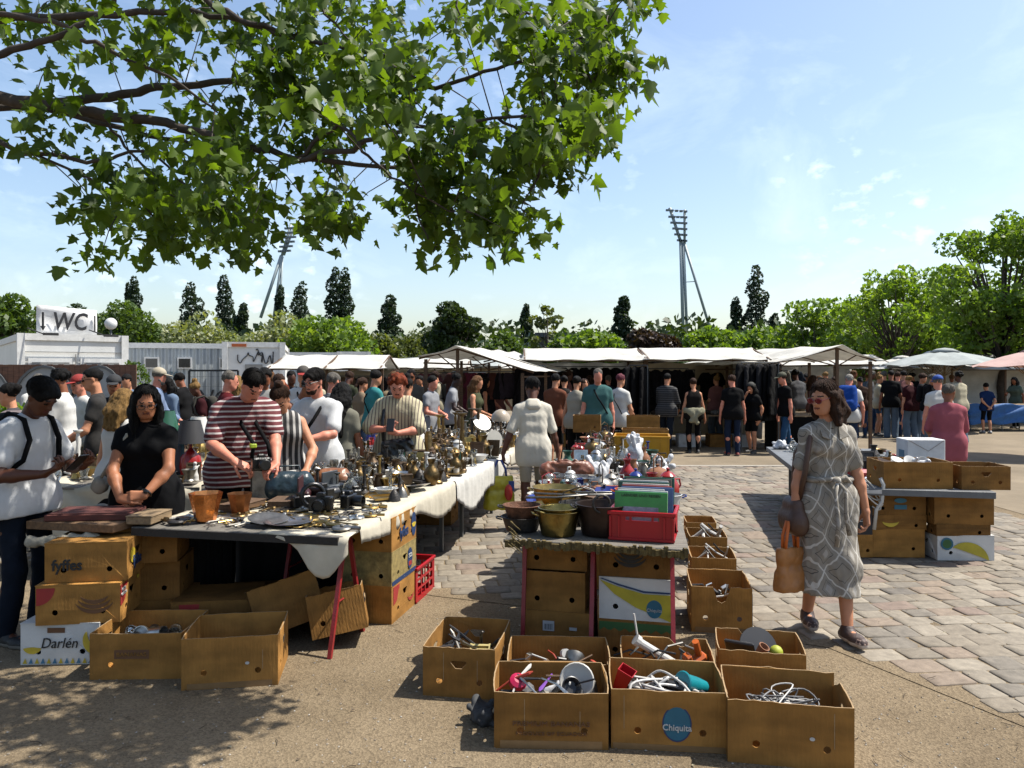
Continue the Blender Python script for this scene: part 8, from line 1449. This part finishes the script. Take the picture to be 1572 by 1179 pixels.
for k,(x,y,rt)in enumerate(((-.06,0,(1.3,.3,.2)),(.04,-.02,(1.4,.2,1.2)),(.13,.0,(1.5,0,.3)))):drop('metal_beaker',('upright shiny metal beaker in the box beside the Darlen box','shiny metal beaker lying on its side in the same box','glass bowl at the right in the same box')[k],'beaker',BX['bl1'],x,y,.14,Lt([(0,-.045),(.036,-.045),(.04,.045),(.036,.045),(.032,-.035),(0,-.035)]),[SILV,SILV,GLS][k],rt,True)
for k in range(6):drop('glassware','vessel at the bottom of the box beside the Darlen box, %s from the left'%ORD[k],'glassware',BX['bl1'],-.15+k*.06,.05*(-1)**k,.06,Lt([(0,-.03),(.03,-.03),(.034,.04),(.03,.04),(0,-.02)]),[GLS,SILV,PEWT][k%3],(1.2,k,0),True)
crumple('plastic_film','crumpled clear plastic film in the large left front box','plastic film',inbox(BX['bl2'],0,.0,.05),(.26,.18,.14),PLB,31,amp=.012)
crumple('cloth','white crumpled cloth in the long carton on the grey table','cloth',inbox(BX['bt1'],.12,.05,.16),(.18,.14,.12),PLB,33)
for k in range(4):drop('crockery','piece of crockery in the long carton on the grey table, %s from the left'%ORD[k],'crockery',BX['bt1'],-.2+k*.11,0,.08,Lt([(0,0),(.05,0),(.07,.05),(.065,.05),(0,.01)]),CHINA,(.4*k,.3,0),True)
crumple('rag','crumpled black rag on the ground left of the front middle box','rag',G(740,1112,0)+Vector((0,.04,0)),(.15,.16,.13),mat('rag_black',(.05,.052,.055),.8,var=.5,vscale=20),44,amp=.014,freq=22)
ARMS={'d':((.26,-.04,.82),(-.26,-.04,.82)),'f':((.14,-.33,.98),(-.16,-.30,.95)),'p':((.05,-.30,1.16),(-.05,-.30,1.15)),'h':((.06,-.25,1.05),(-.1,-.27,1.02)),'b':((.06,.16,.95),(-.06,.17,.93)),'r':((.24,-.04,.84),(-.12,-.38,1.15)),'m':((.22,-.02,.86),(-.03,-.24,1.42)),'u':((.2,-.4,1.3),(-.26,-.04,.84))}
def cp(px,D,rz,label,top,bot,hair,skin='fair',fem=0,H=1.72,w=1.0,arms='d',lean=4,hp=10,z=.004,walk=0,group=None,**k):
 if px is None:x=k.pop('x')
 else:x=(px-786)/FPX*D
 a,b=ARMS[arms];w*=.94;J=skeleton(H,lean,hp,k.pop('hyaw',0),fem=bool(fem),w=w,la=dict(t=a,p=(.6,.6,-.6)),ra=dict(t=b,p=(-.6,.6,-.6)),lf=(.09,-.05-walk,0),rf=(-.09,.05+walk,0))
 vox=.0125 if D<10 else .016 if D<15 else .021;mt=top[1]if not isinstance(top[1],str)else clothm('c_'+top[1],top[1]);mbm=bot[1]if not isinstance(bot[1],str)else clothm('c_'+bot[1],bot[1])
 return person(label,(x,D,z),rz,J,vox,skin,(top[0],mt),(bot[0],mbm)if bot[0]else None,hair,(('shoe_'+k['shoe'],k.pop('shoe'))if 'shoe' in k else('shoe_dark','141414')),group=group,folds=.6,seed=int(D*7+abs(x)*3),**k),J
WT='e2e1dc';BK='0b0b0d';NV='141c2c';DN='2c3d58';BG='8f8470';GR='55565a'
PLD=stripes('cloth_plaid',(.20,.16,.17),(.05,.04,.05),16,.5,'Z')
cp(22,7.2,-95,'woman with tied dark hair and a plaid shirt, in profile at the left edge',('shirt',PLD),('trousers',NV),('tied','darkbrown'),'fair',1,1.62,1,'f',sleeve=.9)
cp(100,8.6,-75,'man with bushy black hair and a white shirt under the fence graffiti',('shirt',WT),('trousers',BK),('curly','black'),'tan',0,1.76,1,'f',sleeve=.8)
cp(128,9.8,-30,'person in a bright red cap left of the man in sunglasses',('tee',WT),('trousers',BG),('short','grey'),'pink',0,1.68,hat=('cap','a02822'))
cp(152,8.0,-62,'man with sunglasses and dark patterned T-shirt in front of the fence',('tee',mat('cloth_camo','201d1a',.9,var=.8,vscale=14)),('trousers',BK),('short','black'),'fair',0,1.77,1.05,'f',glasses='sun')
cp(176,9.3,20,'person in a dark cap right of the man in sunglasses',('tee','1b1c20'),('trousers',BK),('short','black'),'tan',0,1.68,hat=('cap','26282c'))
cp(183,6.5,165,'blond woman in a white top seen from behind, beside the woman in black',('tank',WT),('skirt',BK),('bob','blond'),'fair',1,1.58,botlen=.5)
cp(237,11.0,110,'bearded man in a beige cap and light blue shirt by the mesh panel',('long','7d8fae'),('trousers',BG),('short','grey'),'pink',0,1.78,1.1,'f',hat=('cap','b9ae98'),beard='grey',sleeve=1.8)
t,J=cp(345,9.2,120,'grey haired man in a dark red hooded jacket behind the striped man',('long','5a0f16'),('trousers',BK),('short','grey'),'pink',0,1.74,1.15,'f',sleeve=1.9)
strap('shoulder_bag','black bag on the shoulder of the man in the dark red jacket','bag',J,t,clothm('black_nylon','0b0b0e'),-1,.02,(.3,.3,.07))
cp(405,10.0,30,'dark haired person behind the head of the striped man',('tee','9a9a98'),('trousers',BK),('mop','black'),'tan',0,1.78);cp(424,10.8,60,'person in a white T-shirt and backward cap behind the striped man',('tee',WT),('trousers',NV),('short','brown'),'fair',0,1.7)
cp(434,11.2,-40,'ginger haired person half hidden left of the red visor cap',('tee',BG),('trousers',NV),('bob','red'),'pink',1,1.62)
t,J=cp(466,10.6,10,'tall man in a cap with a red visor and white T-shirt',('tee',WT),('trousers',GR),('short','brown'),'fair',0,1.8,1.05,'h',hat=('cap','4a443e','f','a8231c'));strap('crossbody_bag','black strap on the tall man with the red visor cap','bag',J,t,clothm('black_nylon','0b0b0e'),-1,.014)
cp(450,8.9,60,'person in a white sleeveless top bending forward, left of the bearded man',('tank',WT),('trousers','3a4238'),('short','black'),'tan',0,1.7,1,'f',lean=22,hp=20)
CHK=stripes('cloth_check_grey',(.14,.14,.15),(.28,.28,.29),40,.5,'Z')
cp(507,9.3,150,'grey haired man in a dark checked shirt, seen from behind',('shirt',CHK),('trousers',NV),('short','grey'),'pink',0,1.72,1.1,'f')
cp(522,7.75,165,'woman with waist-long black hair seen from behind, right of the bearded man',('tee','7f7d70'),('skirt','4a4a46'),('long','black'),'tan',1,1.62,botlen=.6)
cp(553,12.6,140,'woman in a beige sleeveless top left of the man in turquoise',('tank','8d7d68'),('skirt',DN),('pony','brown'),'fair',1,1.64,botlen=.4,arms='f');t,J=cp(572,12.0,125,'man in a turquoise T-shirt and off-white trousers',('tee','3f8f90'),('trousers','9c9684'),('short','darkbrown'),'fair',0,1.76,1.02,'f');strap('crossbody_bag','thin black strap on the man in the turquoise T-shirt','bag',J,t,clothm('black_nylon','0b0b0e'),1,.01)
cp(632,14.2,0,'man in sunglasses and a grey T-shirt facing the camera, behind the redhead',('tee','5e5a52'),('trousers',BK),('short','darkbrown'),'tan',0,1.78,glasses='sun');cp(626,9.3,200,'person in a white sleeveless top and blue shorts right behind the redhead',('tank',WT),('shorts','1c3f96'),('bun','darkbrown'),'fair',1,1.66,arms='f',botlen=.28)
cp(660,13.2,65,'person in a light grey printed T-shirt and denim shorts, walking',('tee','9b9da2'),('shorts','38506e'),('short','darkbrown'),'pink',0,1.66,1,'h',walk=.22,shoe='8d8d8a',hem=.16)
cp(690,13.8,90,'dark skinned man in a white shirt under the peaked stall',('shirt','a3a5aa'),('trousers',BK),('short','black'),'dark',0,1.72,1,'f',lean=12)
cp(728,12.6,75,'woman with long light brown hair, olive top and denim skirt',('tank','4d5138'),('shorts','54708f'),('long','lightbrown'),'fair',1,1.67,arms='h',botlen=.3);cp(742,16.2,100,'woman in a dark top inside the peaked stall',('tank',BK),('trousers',BK),('long','black'),'mid',1,1.62)
cp(851,13.6,150,'person in a rust coloured shirt and black shorts behind the man in white',('shirt','7a4a36'),('shorts',BK),('short','black'),'fair',0,1.7,arms='p',shoe='9a9a98');cp(866,15.0,170,'woman in dark grey between the rust shirt and the white tank top',('tank','2d2a28'),('trousers',BK),('tied','darkbrown'),'fair',1,1.66)
cp(884,13.2,155,'woman in a white tank top and wide black trousers seen from behind',('tank','b0aa9a'),('wide',BK),('tied','darkbrown'),'fair',1,1.66,arms='d');cp(895,14.6,20,'woman in a beige top just left of the man in the blue-green T-shirt',('tank','8a7458'),('trousers',BK),('bob','brown'),'fair',1,1.6)
t,J=cp(917,12.9,2,'stout grey haired man in a blue-green T-shirt facing the camera',('tee','47706f'),('trousers',GR),('short','grey'),'pink',0,1.79,1.16);strap('crossbody_bag','black strap on the man in the blue-green T-shirt','bag',J,t,clothm('black_nylon','0b0b0e'),-1,.014)
t,J=cp(950,13.4,140,'person with short reddish hair and a white T-shirt near the long coats',('tee',WT),('trousers',BK),('short','pinkish'),'fair',1,1.7,arms='h');strap('crossbody_bag','thin black strap on the person with reddish hair','bag',J,t,clothm('black_nylon','0b0b0e'),1,.008)
cp(1023,16.4,150,'black haired man in a dark striped jumper and jeans at the clothes stall',('long',stripes('cloth_jumper',(.01,.01,.012),(.10,.10,.10),22,.75,'Z')),('trousers','1a222e'),('short','black'),'fair',0,1.7,1.1,'f',sleeve=1.9,walk=.1)
t,J=cp(1065,16.2,178,'bare shouldered woman with a cream jumper tied round her black trousers',('strap','1a1614'),('trousers',BK),('short','brown'),'fair',1,1.6)
S=SDF();z0=J.P.z;S.cap((-.1,.0,z0+.04),(.1,0,z0+.04),.13,None,.03);S.cap((-.08,.09,z0),(.08,.10,z0-.18),.07,.05,.05);S.cap((.08,.1,z0),(-.06,.10,z0-.22),.06,.05,.05);S.plane((0,0,z0+.10),(0,0,1));S.plane((0,0,z0-.3),(0,0,-1));p,f=S.mesh(.018,amp=.01,freq=20);linkm('tied_jumper',np_mesh('j',p,f),clothm('c_cream','9f9c84'),t)
cp(1125,15.7,175,'man in a black T-shirt, blue jeans and orange shoes, seen from behind',('tee',BK),('trousers','1d2b44'),('short','brown'),'pink',0,1.67,1,hyaw=20,shoe='8a2c18');cp(1155,16.2,-50,'short woman in black T-shirt and shorts, hand at her mouth',('tee',BK),('shorts',BK),('bob','darkbrown'),'fair',1,1.5,1.1,'m',hat=('cap','3a3a36','back'),botlen=.36)
cp(1207,16.0,-80,'man in an olive cap, black T-shirt and blue jeans walking left',('tee',BK),('trousers','30557a'),('short','brown'),'pink',0,1.72,1,'d',hat=('cap','4a4c38'),walk=.12,lean=8);t,J=cp(1302,14.6,150,'white haired man in a white T-shirt just behind the walking woman',('tee',WT),('trousers',DN),('short','white'),'pink',0,1.7,1.05,'u',lean=14)
backpack('bright blue bag on the back of the white haired man',J,t,clothm('c_blue','17479a'),1.1)
cp(1456,9.4,165,'balding man in a pink shirt seen from behind at the grey table',('shirt','b0606a'),('trousers',BK),('balding','grey'),'tan',0,1.57,1.05,'f',hyaw=-25,hem=.2,sleeve=.95,z=.016);cp(1442,13.2,175,'man in a blue cap and white T-shirt with a black bag',('tee',WT),('trousers',BK),('short','grey'),'pink',0,1.66,1,hat=('cap','1f4fa8'))
cp(1515,21.4,175,'boy in a blue T-shirt and black shorts at the blue table',('tee','17315f'),('shorts',BK),('short','darkbrown'),'fair',0,1.42,1,'b',shoe='9a9a98');cp(1560,23.3,-60,'woman with long dark hair behind the blue table at the right edge',('tee','5a6a60'),('trousers',BK),('long','black'),'tan',1,1.6,1,'r',lean=12)
TC=[('white','dddcd7'),('black','101012'),('grey','5c5d60'),('navy','18223a'),('beige','8b7a60'),('olive','3d4230'),('dusty pink','8c5f5c'),('pale blue','7286a0'),('brown','3c2a20'),('cream','c4bca2'),('maroon','3c1218'),('charcoal','26272b')]
BC=[('black trousers','trousers',BK),('blue jeans','trousers','263a58'),('pale jeans','wide','6d7f92'),('beige trousers','wide','8a7c66'),('black skirt','skirt',BK),('denim shorts','shorts','3b5270'),('grey skirt','skirt','5d5c58')]
def bunch(zone,pts,seed,rzs,grp):
 rnd=random.Random(seed)
 for i,(px,D)in enumerate(sorted(pts)):
  fem=rnd.random()<.5;tc=rnd.choice(TC);bc=rnd.choice([b for b in BC if fem or b[1]!='skirt']);hc=rnd.choice(['black','brown','darkbrown','blond','lightbrown','grey']);hk=rnd.choice(['long','bob','tied','bun','pony']if fem else['short','curly','mop','short']);tk=rnd.choice(['tee','tank','tee','long']if fem else['tee','shirt','tee'])
  t,J=cp(px,D,rnd.choice(rzs)+rnd.uniform(-35,35),'%s person in %s %s, %s, %s'%(ORD[i],tc[0],{'tee':'T-shirt','tank':'tank top','long':'jumper','shirt':'shirt'}[tk],bc[0],zone),(tk,tc[1]),(bc[1],bc[2]),(hk,hc),rnd.choice(['fair','fair','mid','tan','pink','brown']),fem,rnd.uniform(1.58,1.68)if fem else rnd.uniform(1.68,1.8),rnd.uniform(.95,1.1),rnd.choice('dfphdf'),lean=rnd.uniform(0,10),hp=rnd.uniform(0,22),sleeve=1.9 if tk=='long' else .6,botlen=rnd.uniform(.25,.55)if bc[1]=='skirt' else .26,group=grp)
  if rnd.random()<.22:backpack('%s backpack on the %s person %s'%(('dark','grey')[i%2],ORD[i],zone),J,t,clothm(('c_pack','c_pack2')[i%2],('15161a','4c4a44')[i%2]))
bunch('left of the right parasols',[(1322,20),(1336,22),(1347,20.5),(1358,22.5),(1368,20),(1378,21.5),(1388,20.3),(1399,19.5),(1412,19.6),(1426,19),(1474,18.5),(1352,24),(1384,24),(1405,23),(1436,22),(1462,23)],3,[170,190,180,40],'crowd before the right parasols')
bunch('in the far left aisle',[(540,19),(586,18),(600,21),(612,17.5),(648,17),(656,19),(674,18),(683,21),(700,19.5),(715,17.5),(722,21),(752,20),(764,18),(530,22),(562,22),(638,22)],8,[0,180,60,-60],'crowd in the far left aisle')
bunch('behind the left tables',[(57,11.5),(84,12),(200,12.6),(262,12),(285,13.5),(312,12),(362,12.6),(385,13.4),(414,13),(446,13.2),(484,12.4),(530,14.5),(596,15),(612,12.8)],15,[0,90,-90,150],'crowd behind the left tables')
bunch('at the long clothes stall',[(838,18.2),(872,17.8),(905,18.3),(935,18.0),(1180,18.2),(1225,19),(1248,18),(1262,20.5),(1280,19),(1100,18.4)],21,[180,0,120],'crowd at the clothes stall')
bunch('far off between the right stalls',[(1236,24),(1254,26),(1270,25),(1310,26),(1330,27),(1372,27),(1492,27),(1536,28)],30,[0,180,90],'far crowd on the right')
by={}
for o in list(COL.objects):
 if o.parent is None and o.get('label')and not o.get('kind'):by.setdefault(o['label'],[]).append(o)
for lab,os_ in by.items():
 if 1<len(os_)<=20:
  os_.sort(key=lambda o:o.location.y)
  for i,o in enumerate(os_):
   n=lab+(', %s from the camera'%ORD[i]if i else ', nearest the camera')
   if len(n.split())<=16:o['label']=n
